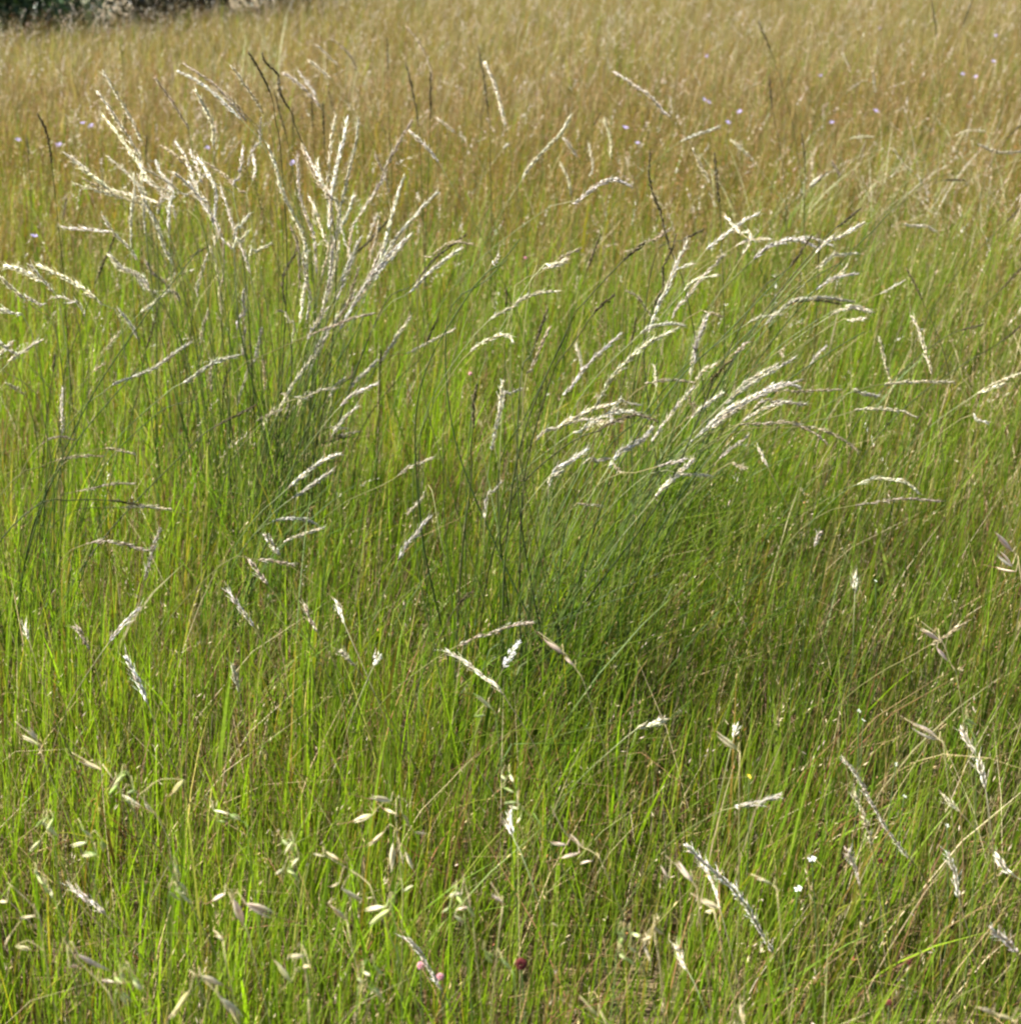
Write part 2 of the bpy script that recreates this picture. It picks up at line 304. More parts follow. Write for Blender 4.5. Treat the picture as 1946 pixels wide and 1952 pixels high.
  ('B',0.152,[(-0.465,2.951,-0.010),(-0.460,2.957,0.158),(-0.461,2.967,0.333),(-0.446,2.999,0.490),(-0.396,3.073,0.599),(-0.372,3.108,0.626),(-0.338,3.143,0.662),(-0.313,3.178,0.698)]),
  ('P',0.131,[(-0.465,2.951,-0.010),(-0.481,2.954,0.158),(-0.502,2.961,0.333),(-0.507,2.990,0.490),(-0.482,3.061,0.599),(-0.477,3.093,0.626),(-0.474,3.126,0.662),(-0.469,3.158,0.698)]),
  ('P',0.138,[(-0.491,2.853,-0.011),(-0.489,2.860,0.184),(-0.470,2.876,0.382),(-0.430,2.905,0.565),(-0.369,2.952,0.718),(-0.353,2.967,0.755),(-0.340,2.981,0.789),(-0.330,2.996,0.818)]),
  ('p',0.103,[(-0.624,2.946,-0.013),(-0.606,2.950,0.121),(-0.576,2.960,0.256),(-0.537,2.972,0.382),(-0.477,2.978,0.492),(-0.449,2.976,0.530),(-0.426,2.975,0.576),(-0.403,2.973,0.617)]),
  ('p',0.088,[(-0.624,2.946,-0.013),(-0.634,2.950,0.123),(-0.631,2.961,0.260),(-0.608,2.973,0.388),(-0.571,2.979,0.500),(-0.572,2.978,0.540),(-0.559,2.977,0.588),(-0.548,2.975,0.631)]),
  ('B',0.068,[(-0.475,3.008,-0.011),(-0.467,3.000,0.081),(-0.469,2.993,0.174),(-0.467,2.991,0.263),(-0.440,2.997,0.344),(-0.402,2.999,0.365),(-0.351,3.000,0.377)]),
  ('D',0.073,[(-0.602,2.859,-0.013),(-0.582,2.884,0.081),(-0.560,2.930,0.170),(-0.529,2.992,0.247),(-0.477,3.060,0.304),(-0.438,3.088,0.315),(-0.381,3.115,0.321)]),
  ('D',0.171,[(-0.507,3.013,-0.011),(-0.461,2.992,0.279),(-0.397,2.986,0.583),(-0.374,2.958,0.859),(-0.452,3.005,1.061),(-0.457,3.005,1.088),(-0.473,2.974,1.131),(-0.481,3.007,1.166),(-0.499,2.975,1.193),(-0.503,2.971,1.211)]),
  ('B',0.099,[(-0.564,3.023,-0.012),(-0.557,3.058,0.238),(-0.543,3.136,0.491),(-0.526,3.129,0.736),(-0.529,3.155,0.963),(-0.541,3.138,1.004),(-0.547,3.128,1.035),(-0.568,3.076,1.074),(-0.602,3.059,1.122)]),
  ('p',0.135,[(-0.506,2.938,-0.011),(-0.527,2.931,0.236),(-0.566,2.924,0.491),(-0.614,3.006,0.721),(-0.681,3.139,0.894),(-0.694,3.163,0.920),(-0.709,3.200,0.946),(-0.728,3.241,0.970)]),
  ('p',0.11,[(-0.648,2.931,-0.014),(-0.650,2.931,0.225),(-0.644,2.934,0.467),(-0.643,2.901,0.702),(-0.669,2.887,0.918),(-0.698,2.866,0.952),(-0.728,2.854,0.978),(-0.752,2.881,1.006)]),
  ('p',0.118,[(-0.648,2.916,-0.014),(-0.658,2.908,0.221),(-0.662,2.897,0.459),(-0.677,2.889,0.689),(-0.716,2.880,0.901),(-0.766,2.870,0.931),(-0.809,2.841,0.953),(-0.872,2.828,0.977)]),
  ('p',0.193,[(-0.572,2.927,-0.012),(-0.545,2.978,0.206),(-0.499,3.029,0.419),(-0.449,3.061,0.624),(-0.416,3.130,0.818),(-0.414,3.184,0.890),(-0.406,3.191,0.954),(-0.400,3.209,1.005),(-0.393,3.235,1.047)]),
  ('p',0.168,[(-0.612,2.927,-0.013),(-0.555,2.846,0.237),(-0.459,2.779,0.488),(-0.372,2.751,0.723),(-0.342,2.798,0.926),(-0.360,2.779,0.961),(-0.377,2.805,0.992),(-0.386,2.847,1.020)]),
  ('D',0.154,[(-0.469,2.980,-0.010),(-0.466,2.989,0.178),(-0.460,3.075,0.367),(-0.440,3.132,0.546),(-0.384,3.203,0.708),(-0.351,3.195,0.749),(-0.317,3.193,0.781),(-0.285,3.213,0.812)]),
  ('p',0.066,[(-0.476,3.021,-0.011),(-0.511,3.016,0.207),(-0.564,2.942,0.425),(-0.607,2.893,0.637),(-0.618,2.899,0.835),(-0.616,2.913,0.847),(-0.611,2.899,0.867)]),
  ('p',0.129,[(-0.589,3.009,-0.013),(-0.622,3.020,0.204),(-0.650,3.015,0.429),(-0.687,3.028,0.636),(-0.763,3.106,0.801),(-0.831,3.124,0.799),(-0.918,3.148,0.805),(-1.022,3.177,0.808)]),
  ('D',0.092,[(-0.589,3.004,-0.013),(-0.587,3.004,0.224),(-0.580,2.979,0.469),(-0.584,3.013,0.696),(-0.611,3.118,0.880),(-0.644,3.165,0.898),(-0.700,3.199,0.924),(-0.753,3.233,0.947)]),
  ('p',0.175,[(-0.502,3.021,-0.011),(-0.492,2.968,0.202),(-0.453,2.936,0.416),(-0.407,2.914,0.616),(-0.375,3.006,0.788),(-0.392,2.987,0.810),(-0.408,3.006,0.845),(-0.422,3.040,0.876),(-0.439,3.062,0.901)]),
  ('p',0.09,[(-0.445,3.037,-0.010),(-0.443,3.056,0.195),(-0.431,3.067,0.408),(-0.401,3.087,0.597),(-0.338,3.171,0.734),(-0.336,3.222,0.753),(-0.327,3.238,0.780),(-0.313,3.285,0.813)]),
  ('D',0.111,[(-0.608,3.040,-0.013),(-0.623,3.037,0.096),(-0.642,3.027,0.206),(-0.659,3.051,0.312),(-0.664,3.034,0.412),(-0.649,2.991,0.474),(-0.641,3.001,0.511),(-0.621,2.960,0.544)]),
  ('p',0.103,[(-0.642,3.016,-0.013),(-0.681,3.071,0.155),(-0.714,3.081,0.325),(-0.751,3.090,0.491),(-0.776,3.073,0.645),(-0.801,3.062,0.679),(-0.826,3.081,0.721),(-0.856,3.043,0.749)]),
  ('B',0.098,[(-0.607,2.980,-0.013),(-0.607,2.951,0.129),(-0.572,2.910,0.274),(-0.532,2.928,0.391),(-0.501,2.974,0.453),(-0.518,3.031,0.457),(-0.522,3.034,0.457)]),
  ('D',0.151,[(-0.482,2.947,-0.011),(-0.445,2.934,0.180),(-0.399,2.864,0.374),(-0.338,2.876,0.557),(-0.263,2.891,0.717),(-0.205,2.869,0.756),(-0.160,2.909,0.803),(-0.095,2.920,0.851)]),
  ('p',0.175,[(-0.617,2.880,-0.013),(-0.593,2.874,0.171),(-0.543,2.874,0.353),(-0.482,2.889,0.528),(-0.430,2.861,0.691),(-0.420,2.855,0.737),(-0.420,2.818,0.787),(-0.420,2.792,0.832)]),
  ('p',0.152,[(-0.465,2.967,-0.010),(-0.434,2.965,0.137),(-0.409,2.973,0.292),(-0.369,3.000,0.428),(-0.293,3.109,0.516),(-0.243,3.128,0.522),(-0.184,3.184,0.537),(-0.133,3.220,0.553)]),
  ('p',0.138,[(-0.491,2.896,-0.011),(-0.515,2.907,0.161),(-0.524,2.912,0.336),(-0.511,2.918,0.496),(-0.477,2.988,0.625),(-0.488,2.991,0.640),(-0.502,3.030,0.650),(-0.519,3.023,0.657)]),
  ('B',0.103,[(-0.624,2.990,-0.013),(-0.628,2.997,0.112),(-0.619,2.989,0.238),(-0.601,2.976,0.356),(-0.562,2.997,0.457),(-0.556,3.012,0.486),(-0.554,3.003,0.523),(-0.553,2.987,0.556)]),
  ('p',0.068,[(-0.475,3.012,-0.011),(-0.471,3.035,0.082),(-0.477,3.042,0.176),(-0.479,2.993,0.266),(-0.456,3.041,0.348),(-0.423,3.043,0.370),(-0.376,3.004,0.383)]),
  ('D',0.073,[(-0.602,2.862,-0.013),(-0.589,2.901,0.069),(-0.575,2.975,0.146),(-0.551,3.017,0.211),(-0.506,3.081,0.256),(-0.475,3.094,0.255),(-0.425,3.130,0.250)]),
 ],
 'K': [
  ('B',0.14,[(-0.820,3.030,-0.016),(-0.795,3.063,0.247),(-0.751,3.120,0.511),(-0.712,3.161,0.768),(-0.704,3.145,1.005),(-0.716,3.129,1.061),(-0.737,3.113,1.107),(-0.754,3.097,1.143)]),
  ('p',0.209,[(-0.873,3.137,-0.017),(-0.861,3.149,0.229),(-0.840,3.171,0.478),(-0.823,3.181,0.720),(-0.821,3.160,0.945),(-0.826,3.152,0.979),(-0.848,3.144,1.030),(-0.866,3.137,1.068),(-0.890,3.129,1.111)]),
  ('P',0.22,[(-0.713,3.032,-0.015),(-0.725,3.006,0.236),(-0.748,2.962,0.494),(-0.773,2.951,0.735),(-0.791,3.023,0.934),(-0.794,3.048,0.966),(-0.821,3.072,0.998),(-0.851,3.096,1.034),(-0.883,3.121,1.064)]),
  ('O',0.172,[(-0.840,3.149,-0.017),(-0.843,3.138,0.243),(-0.848,3.119,0.506),(-0.851,3.111,0.762),(-0.848,3.133,0.999),(-0.842,3.146,1.062),(-0.844,3.159,1.109),(-0.841,3.172,1.167),(-0.848,3.185,1.207)]),
  ('P',0.171,[(-0.810,3.036,-0.016),(-0.810,3.005,0.208),(-0.810,2.953,0.437),(-0.808,2.920,0.656),(-0.804,2.951,0.853),(-0.803,2.968,0.893),(-0.797,2.986,0.930),(-0.799,3.003,0.965)]),
  ('P',0.11,[(-0.792,3.107,-0.016),(-0.777,3.109,0.226),(-0.755,3.114,0.478),(-0.769,3.116,0.709),(-0.863,3.114,0.884),(-0.884,3.113,0.904),(-0.910,3.112,0.929),(-0.940,3.111,0.952)]),
  ('P',0.218,[(-0.737,3.132,-0.015),(-0.741,3.169,0.171),(-0.750,3.235,0.358),(-0.770,3.286,0.536),(-0.807,3.282,0.699),(-0.818,3.270,0.736),(-0.827,3.258,0.794),(-0.842,3.247,0.841),(-0.855,3.235,0.893)]),
  ('p',0.098,[(-0.768,2.982,-0.016),(-0.781,3.025,0.203),(-0.805,3.103,0.419),(-0.821,3.179,0.629),(-0.810,3.218,0.829),(-0.784,3.220,0.873),(-0.770,3.223,0.911)]),
  ('P',0.139,[(-0.820,3.030,-0.016),(-0.783,3.065,0.243),(-0.728,3.125,0.504),(-0.679,3.168,0.756),(-0.657,3.155,0.990),(-0.652,3.141,1.042),(-0.665,3.127,1.084),(-0.676,3.114,1.116)]),
  ('p',0.184,[(-0.873,3.137,-0.017),(-0.861,3.163,0.233),(-0.842,3.198,0.486),(-0.824,3.222,0.731),(-0.823,3.214,0.960),(-0.832,3.220,0.998),(-0.856,3.226,1.053),(-0.878,3.231,1.094),(-0.904,3.237,1.141)]),
  ('P',0.195,[(-0.713,3.032,-0.015),(-0.709,2.998,0.225),(-0.714,2.945,0.473),(-0.723,2.926,0.704),(-0.728,2.989,0.892),(-0.718,3.005,0.913),(-0.730,3.021,0.935),(-0.751,3.037,0.960),(-0.761,3.053,0.980)]),
  ('p',0.216,[(-0.713,3.032,-0.015),(-0.723,2.997,0.227),(-0.744,2.944,0.476),(-0.766,2.924,0.708),(-0.782,2.986,0.898),(-0.777,3.002,0.920),(-0.801,3.017,0.943),(-0.833,3.032,0.970),(-0.863,3.047,0.991)]),
  ('P',0.071,[(-0.792,3.107,-0.016),(-0.759,3.093,0.220),(-0.722,3.081,0.467),(-0.717,3.068,0.692),(-0.792,3.049,0.862),(-0.793,3.032,0.876),(-0.794,3.015,0.895),(-0.803,2.998,0.913)]),
  ('p',0.093,[(-0.792,3.107,-0.016),(-0.784,3.113,0.230),(-0.772,3.121,0.487),(-0.790,3.127,0.722),(-0.888,3.128,0.902),(-0.919,3.131,0.925),(-0.945,3.133,0.955),(-0.982,3.136,0.982)]),
  ('p',0.157,[(-0.737,3.132,-0.015),(-0.749,3.172,0.150),(-0.770,3.240,0.315),(-0.798,3.294,0.472),(-0.846,3.292,0.612),(-0.865,3.283,0.628),(-0.886,3.274,0.664),(-0.918,3.265,0.689),(-0.941,3.256,0.720)]),
  ('p',0.143,[(-0.737,3.132,-0.015),(-0.753,3.177,0.160),(-0.777,3.250,0.336),(-0.808,3.309,0.504),(-0.857,3.313,0.655),(-0.886,3.309,0.682),(-0.910,3.305,0.728),(-0.941,3.301,0.764),(-0.962,3.297,0.806)]),
  ('B',0.086,[(-0.768,2.982,-0.016),(-0.791,3.028,0.200),(-0.822,3.109,0.412),(-0.839,3.188,0.619),(-0.829,3.229,0.816),(-0.807,3.235,0.856),(-0.788,3.240,0.891)]),
  ('p',0.139,[(-0.820,3.059,-0.016),(-0.764,3.105,0.234),(-0.692,3.150,0.486),(-0.624,3.203,0.729),(-0.584,3.166,0.954),(-0.560,3.187,0.997),(-0.554,3.175,1.031),(-0.547,3.154,1.054)]),
  ('B',0.157,[(-0.737,3.145,-0.015),(-0.741,3.192,0.147),(-0.753,3.244,0.309),(-0.772,3.298,0.463),(-0.813,3.340,0.601),(-0.823,3.317,0.614),(-0.836,3.302,0.647),(-0.859,3.300,0.669),(-0.874,3.300,0.697)]),
  ('p',0.143,[(-0.737,3.155,-0.015),(-0.754,3.186,0.148),(-0.778,3.273,0.311),(-0.810,3.340,0.466),(-0.859,3.313,0.605),(-0.888,3.323,0.619),(-0.912,3.340,0.653),(-0.944,3.316,0.677),(-0.965,3.319,0.706)]),
  ('p',0.086,[(-0.768,3.020,-0.016),(-0.777,3.043,0.203),(-0.794,3.145,0.419),(-0.797,3.194,0.629),(-0.773,3.257,0.829),(-0.737,3.252,0.873),(-0.704,3.264,0.911)]),
 ],
 'V': [
  ('B',0.149,[(-0.494,2.470,-0.011),(-0.509,2.478,0.165),(-0.534,2.495,0.344),(-0.548,2.521,0.515),(-0.530,2.559,0.669),(-0.494,2.573,0.691),(-0.447,2.587,0.710),(-0.419,2.601,0.719),(-0.383,2.614,0.732),(-0.347,2.628,0.741),(-0.307,2.642,0.754),(-0.266,2.656,0.760)]),
  ('p',0.1,[(-0.632,2.456,-0.013),(-0.618,2.465,0.168),(-0.591,2.483,0.355),(-0.533,2.503,0.517),(-0.429,2.521,0.625),(-0.392,2.525,0.631),(-0.363,2.529,0.647),(-0.334,2.533,0.647)]),
  ('P',0.113,[(-0.579,2.356,-0.012),(-0.547,2.362,0.177),(-0.489,2.371,0.365),(-0.408,2.366,0.536),(-0.313,2.328,0.674),(-0.294,2.317,0.696),(-0.275,2.306,0.718),(-0.231,2.295,0.741)]),
  ('P',0.121,[(-0.533,2.502,-0.011),(-0.537,2.466,0.120),(-0.543,2.404,0.252),(-0.528,2.349,0.371),(-0.471,2.333,0.463),(-0.432,2.340,0.499),(-0.396,2.348,0.530),(-0.367,2.355,0.553),(-0.340,2.362,0.571),(-0.312,2.369,0.579)]),
  ('P',0.097,[(-0.608,2.452,-0.013),(-0.594,2.432,0.115),(-0.568,2.399,0.242),(-0.524,2.368,0.357),(-0.456,2.359,0.447),(-0.415,2.363,0.485),(-0.382,2.367,0.506),(-0.357,2.370,0.524),(-0.328,2.374,0.545)]),
  ('N',0.0,[(-0.590,2.476,-0.012),(-0.560,2.455,0.143),(-0.505,2.416,0.292),(-0.442,2.379,0.436),(-0.388,2.359,0.574),(-0.353,2.355,0.675),(-0.315,2.352,0.748),(-0.282,2.348,0.798),(-0.247,2.344,0.857)]),
  ('P',0.107,[(-0.573,2.487,-0.012),(-0.572,2.494,0.091),(-0.568,2.505,0.198),(-0.548,2.523,0.291),(-0.497,2.549,0.350),(-0.457,2.566,0.357),(-0.425,2.583,0.349),(-0.397,2.600,0.330)]),
  ('P',0.087,[(-0.542,2.437,-0.012),(-0.536,2.430,0.092),(-0.525,2.417,0.201),(-0.499,2.414,0.295),(-0.449,2.437,0.356),(-0.428,2.450,0.368),(-0.400,2.463,0.374),(-0.366,2.476,0.380)]),
 ],
 'R': [
  ('B',0.12,[(0.025,2.190,-0.003),(-0.017,2.225,0.240),(-0.092,2.285,0.482),(-0.153,2.331,0.716),(-0.154,2.324,0.933),(-0.131,2.315,0.959),(-0.111,2.306,0.980),(-0.091,2.297,0.989),(-0.063,2.288,0.988)]),
  ('B',0.065,[(0.125,2.212,-0.002),(0.098,2.202,0.251),(0.051,2.187,0.514),(0.019,2.210,0.752),(0.036,2.313,0.926),(0.065,2.344,0.935),(0.092,2.375,0.946),(0.123,2.406,0.950)]),
  ('P',0.144,[(-0.107,2.152,-0.005),(-0.126,2.174,0.225),(-0.156,2.214,0.465),(-0.150,2.247,0.682),(-0.060,2.250,0.843),(0.004,2.241,0.895),(0.025,2.232,0.913),(0.050,2.223,0.924),(0.076,2.214,0.928)]),
  ('P',0.174,[(0.115,2.095,-0.002),(0.105,2.154,0.172),(0.088,2.260,0.335),(0.077,2.363,0.493),(0.088,2.417,0.652),(0.112,2.422,0.691),(0.132,2.426,0.722),(0.156,2.431,0.746),(0.177,2.435,0.766),(0.199,2.440,0.785)]),
  ('P',0.106,[(0.039,2.225,-0.003),(0.046,2.247,0.229),(0.061,2.287,0.473),(0.114,2.344,0.677),(0.233,2.418,0.793),(0.261,2.432,0.803),(0.290,2.446,0.804),(0.316,2.461,0.794)]),
  ('P',0.218,[(0.015,2.203,-0.003),(0.025,2.202,0.203),(0.045,2.200,0.412),(0.086,2.191,0.610),(0.156,2.168,0.781),(0.171,2.162,0.806),(0.188,2.157,0.827),(0.205,2.152,0.848),(0.231,2.147,0.869),(0.263,2.142,0.886)]),
  ('D',0.053,[(-0.020,2.140,-0.004),(-0.017,2.148,0.229),(-0.009,2.162,0.467),(0.022,2.171,0.692),(0.095,2.167,0.888),(0.116,2.164,0.923),(0.145,2.161,0.958),(0.176,2.158,0.993),(0.208,2.155,1.022)]),
  ('D',0.054,[(0.034,2.104,-0.003),(0.027,2.128,0.199),(0.016,2.170,0.405),(0.022,2.207,0.602),(0.067,2.213,0.778),(0.082,2.209,0.813),(0.110,2.205,0.853),(0.136,2.202,0.896),(0.166,2.198,0.926)]),
  ('P',0.128,[(-0.106,2.160,-0.005),(-0.096,2.164,0.157),(-0.079,2.172,0.320),(-0.057,2.177,0.479),(-0.036,2.171,0.628),(-0.030,2.166,0.678),(-0.023,2.161,0.714),(-0.017,2.156,0.756),(-0.013,2.151,0.794)]),
  ('p',0.127,[(-0.008,2.182,-0.004),(-0.012,2.167,0.201),(-0.018,2.144,0.420),(-0.020,2.157,0.610),(-0.013,2.251,0.727),(0.000,2.299,0.722),(0.021,2.348,0.714)]),
  ('B',0.09,[(0.095,2.141,-0.003),(0.077,2.137,0.199),(0.046,2.131,0.406),(0.021,2.148,0.600),(0.023,2.211,0.766),(0.035,2.231,0.789),(0.048,2.251,0.816),(0.066,2.271,0.849)]),
  ('p',0.156,[(-0.086,2.112,-0.005),(-0.049,2.112,0.208),(0.018,2.116,0.427),(0.100,2.155,0.609),(0.180,2.262,0.713),(0.204,2.310,0.699),(0.232,2.358,0.679)]),
  ('P',0.134,[(0.056,2.372,-0.002),(0.044,2.367,0.188),(0.025,2.356,0.388),(0.031,2.323,0.565),(0.092,2.255,0.684),(0.108,2.240,0.697),(0.136,2.226,0.720),(0.173,2.211,0.735)]),
  ('P',0.157,[(-0.078,2.347,-0.004),(-0.070,2.333,0.184),(-0.053,2.308,0.378),(-0.006,2.274,0.549),(0.092,2.234,0.664),(0.114,2.227,0.678),(0.142,2.220,0.701),(0.170,2.213,0.718),(0.202,2.205,0.724),(0.227,2.198,0.716)]),
  ('p',0.08,[(-0.023,2.109,-0.004),(-0.006,2.191,0.175),(0.026,2.334,0.346),(0.076,2.446,0.494),(0.146,2.433,0.606),(0.162,2.412,0.624),(0.188,2.391,0.630)]),
  ('P',0.079,[(0.013,2.181,-0.003),(0.003,2.176,0.171),(-0.014,2.168,0.353),(-0.003,2.155,0.518),(0.067,2.136,0.639),(0.085,2.132,0.654),(0.104,2.128,0.670),(0.122,2.124,0.686)]),
  ('P',0.139,[(-0.028,2.238,-0.004),(0.010,2.194,0.182),(0.079,2.118,0.370),(0.165,2.075,0.527),(0.253,2.128,0.618),(0.286,2.176,0.625),(0.314,2.224,0.630)]),
  ('B',0.053,[(-0.005,2.125,-0.004),(0.010,2.180,0.193),(0.038,2.275,0.394),(0.080,2.338,0.573),(0.136,2.296,0.704),(0.157,2.258,0.735)]),
  ('P',0.117,[(0.083,2.335,-0.002),(0.092,2.307,0.176),(0.110,2.260,0.366),(0.144,2.242,0.528),(0.206,2.299,0.620),(0.237,2.343,0.617),(0.258,2.388,0.626)]),
  ('B',0.119,[(0.022,2.270,-0.003),(0.032,2.260,0.205),(0.053,2.244,0.424),(0.106,2.243,0.612),(0.214,2.281,0.731),(0.241,2.292,0.744),(0.285,2.304,0.745),(0.323,2.316,0.735)]),
  ('p',0.159,[(0.010,2.221,-0.003),(0.046,2.225,0.185),(0.110,2.235,0.376),(0.191,2.273,0.537),(0.275,2.362,0.640),(0.295,2.391,0.654),(0.315,2.420,0.666),(0.338,2.449,0.681)]),
  ('N',0.0,[(-0.092,2.215,-0.005),(-0.115,2.206,0.254),(-0.153,2.190,0.525),(-0.151,2.169,0.771),(-0.056,2.143,0.957),(-0.017,2.136,0.992),(0.015,2.130,1.035)]),
  ('p',0.04,[(-0.096,2.291,-0.005),(-0.106,2.309,0.244),(-0.120,2.339,0.501),(-0.108,2.350,0.740),(-0.038,2.311,0.937),(-0.028,2.305,0.951),(-0.019,2.298,0.966)]),
  ('P',0.104,[(-0.038,2.195,-0.004),(0.023,2.190,0.212),(0.131,2.179,0.418),(0.236,2.159,0.618),(0.288,2.124,0.814),(0.290,2.114,0.861),(0.291,2.103,0.877),(0.298,2.093,0.905),(0.304,2.082,0.928)]),
  ('P',0.086,[(0.037,2.188,-0.003),(0.074,2.182,0.213),(0.143,2.172,0.427),(0.243,2.172,0.618),(0.372,2.194,0.763),(0.391,2.198,0.778),(0.416,2.203,0.793),(0.441,2.208,0.805)]),
  ('P',0.217,[(0.138,2.122,-0.002),(0.154,2.148,0.192),(0.187,2.197,0.388),(0.250,2.256,0.557),(0.360,2.314,0.667),(0.397,2.329,0.687),(0.432,2.343,0.699),(0.467,2.358,0.715),(0.497,2.373,0.715),(0.521,2.388,0.701)]),
  ('P',0.207,[(0.056,2.358,-0.002),(0.083,2.308,0.207),(0.134,2.222,0.417),(0.215,2.157,0.597),(0.335,2.173,0.717),(0.361,2.187,0.732),(0.394,2.202,0.744),(0.433,2.216,0.757),(0.467,2.230,0.764)]),
  ('P',0.099,[(0.188,2.224,-0.001),(0.191,2.212,0.202),(0.199,2.190,0.414),(0.239,2.168,0.602),(0.341,2.155,0.734),(0.376,2.154,0.758),(0.409,2.153,0.778)]),
  ('p',0.139,[(0.204,2.244,-0.001),(0.222,2.233,0.202),(0.256,2.214,0.414),(0.319,2.215,0.596),(0.422,2.265,0.712),(0.455,2.287,0.711),(0.486,2.309,0.701),(0.521,2.330,0.691)]),
  ('B',0.177,[(0.158,2.213,-0.001),(0.167,2.235,0.173),(0.185,2.274,0.353),(0.231,2.309,0.510),(0.326,2.318,0.619),(0.390,2.312,0.657),(0.449,2.306,0.663),(0.481,2.301,0.669),(0.507,2.295,0.664),(0.533,2.289,0.652),(0.555,2.283,0.635)]),
  ('p',0.105,[(0.176,2.270,-0.001),(0.192,2.243,0.185),(0.222,2.198,0.381),(0.276,2.177,0.545),(0.363,2.225,0.635),(0.392,2.252,0.645),(0.415,2.278,0.653)]),
  ('N',0.0,[(0.108,2.178,-0.002),(0.150,2.201,0.203),(0.227,2.244,0.403),(0.334,2.297,0.576),(0.467,2.352,0.703),(0.528,2.375,0.745),(0.597,2.398,0.783),(0.644,2.420,0.801)]),
  ('N',0.0,[(0.070,2.109,-0.003),(0.086,2.123,0.210),(0.117,2.148,0.428),(0.177,2.184,0.623),(0.282,2.230,0.771),(0.348,2.255,0.829),(0.420,2.281,0.900),(0.466,2.307,0.941)]),
  ('N',0.0,[(0.098,2.116,-0.003),(0.093,2.145,0.170),(0.086,2.196,0.345),(0.102,2.243,0.507),(0.169,2.258,0.637),(0.220,2.253,0.692),(0.277,2.249,0.769),(0.330,2.244,0.831)]),
  ('N',0.0,[(0.023,2.371,-0.003),(0.012,2.343,0.162),(-0.007,2.292,0.324),(-0.021,2.240,0.483),(-0.016,2.207,0.633),(0.023,2.195,0.714),(0.060,2.184,0.799),(0.095,2.172,0.880)]),
  ('N',0.0,[(0.140,2.121,-0.002),(0.084,2.153,0.224),(-0.014,2.212,0.443),(-0.096,2.269,0.656),(-0.106,2.299,0.861),(-0.041,2.303,0.922),(0.004,2.307,0.967)]),
  ('B',0.06,[(0.204,2.219,-0.001),(0.210,2.212,0.219),(0.222,2.199,0.445),(0.258,2.174,0.654),(0.338,2.133,0.827),(0.356,2.125,0.852),(0.372,2.116,0.873)]),
  ('p',0.101,[(0.019,2.362,-0.003),(0.072,2.361,0.198),(0.169,2.357,0.390),(0.290,2.334,0.559),(0.416,2.276,0.689),(0.443,2.257,0.713),(0.468,2.238,0.730)]),
  ('P',0.099,[(0.044,2.313,-0.003),(0.088,2.324,0.185),(0.169,2.342,0.369),(0.265,2.339,0.535),(0.359,2.288,0.670),(0.381,2.267,0.699),(0.402,2.246,0.724)]),
  ('P',0.115,[(0.110,2.273,-0.002),(0.133,2.258,0.197),(0.175,2.234,0.409),(0.237,2.240,0.583),(0.320,2.317,0.670),(0.351,2.360,0.679),(0.384,2.402,0.685)]),
  ('P',0.108,[(0.027,2.340,-0.003),(0.040,2.274,0.194),(0.063,2.161,0.397),(0.105,2.083,0.569),(0.172,2.123,0.675),(0.193,2.156,0.677),(0.215,2.189,0.672)]),
  ('P',0.051,[(0.180,2.307,-0.001),(0.155,2.326,0.129),(0.112,2.361,0.256),(0.076,2.399,0.378),(0.072,2.426,0.495),(0.083,2.430,0.510),(0.097,2.433,0.520)]),
  ('p',0.104,[(0.004,2.367,-0.003),(-0.007,2.307,0.161),(-0.028,2.201,0.328),(-0.044,2.129,0.475),(-0.042,2.166,0.577),(-0.029,2.199,0.580),(-0.016,2.233,0.583)]),
  ('p',0.052,[(-0.018,2.227,-0.004),(-0.013,2.212,0.173),(-0.000,2.187,0.356),(0.038,2.173,0.519),(0.123,2.189,0.637),(0.143,2.195,0.638),(0.166,2.202,0.639)]),
  ('p',0.05,[(0.125,2.212,-0.002),(0.093,2.193,0.249),(0.040,2.170,0.511),(0.004,2.184,0.747),(0.008,2.278,0.920),(0.039,2.301,0.926),(0.055,2.323,0.936),(0.088,2.346,0.939)]),
  ('p',0.101,[(-0.107,2.152,-0.005),(-0.128,2.172,0.215),(-0.162,2.210,0.445),(-0.161,2.241,0.653),(-0.081,2.242,0.803),(-0.025,2.231,0.845),(-0.016,2.220,0.853),(-0.002,2.210,0.854),(0.004,2.199,0.848)]),
  ('D',0.09,[(-0.106,2.160,-0.005),(-0.104,2.166,0.156),(-0.095,2.175,0.318),(-0.081,2.181,0.476),(-0.065,2.176,0.623),(-0.067,2.172,0.673),(-0.061,2.168,0.707),(-0.061,2.165,0.748),(-0.055,2.161,0.785)]),
  ('p',0.087,[(-0.008,2.182,-0.004),(-0.040,2.147,0.170),(-0.077,2.104,0.357),(-0.110,2.096,0.515),(-0.134,2.171,0.601),(-0.154,2.199,0.564),(-0.180,2.227,0.524)]),
  ('D',0.065,[(0.095,2.141,-0.003),(0.076,2.148,0.200),(0.040,2.154,0.408),(0.013,2.182,0.604),(0.017,2.256,0.770),(0.034,2.287,0.795),(0.048,2.318,0.823),(0.064,2.350,0.858)]),
  ('p',0.126,[(0.056,2.372,-0.002),(0.035,2.384,0.178),(0.009,2.390,0.368),(0.006,2.374,0.534),(0.061,2.322,0.643),(0.078,2.325,0.645),(0.105,2.327,0.658),(0.142,2.330,0.663)]),
  ('D',0.136,[(-0.078,2.347,-0.004),(-0.063,2.324,0.186),(-0.041,2.290,0.384),(0.009,2.247,0.557),(0.106,2.198,0.675),(0.134,2.182,0.691),(0.163,2.166,0.717),(0.191,2.150,0.736),(0.211,2.134,0.745),(0.236,2.117,0.740)]),
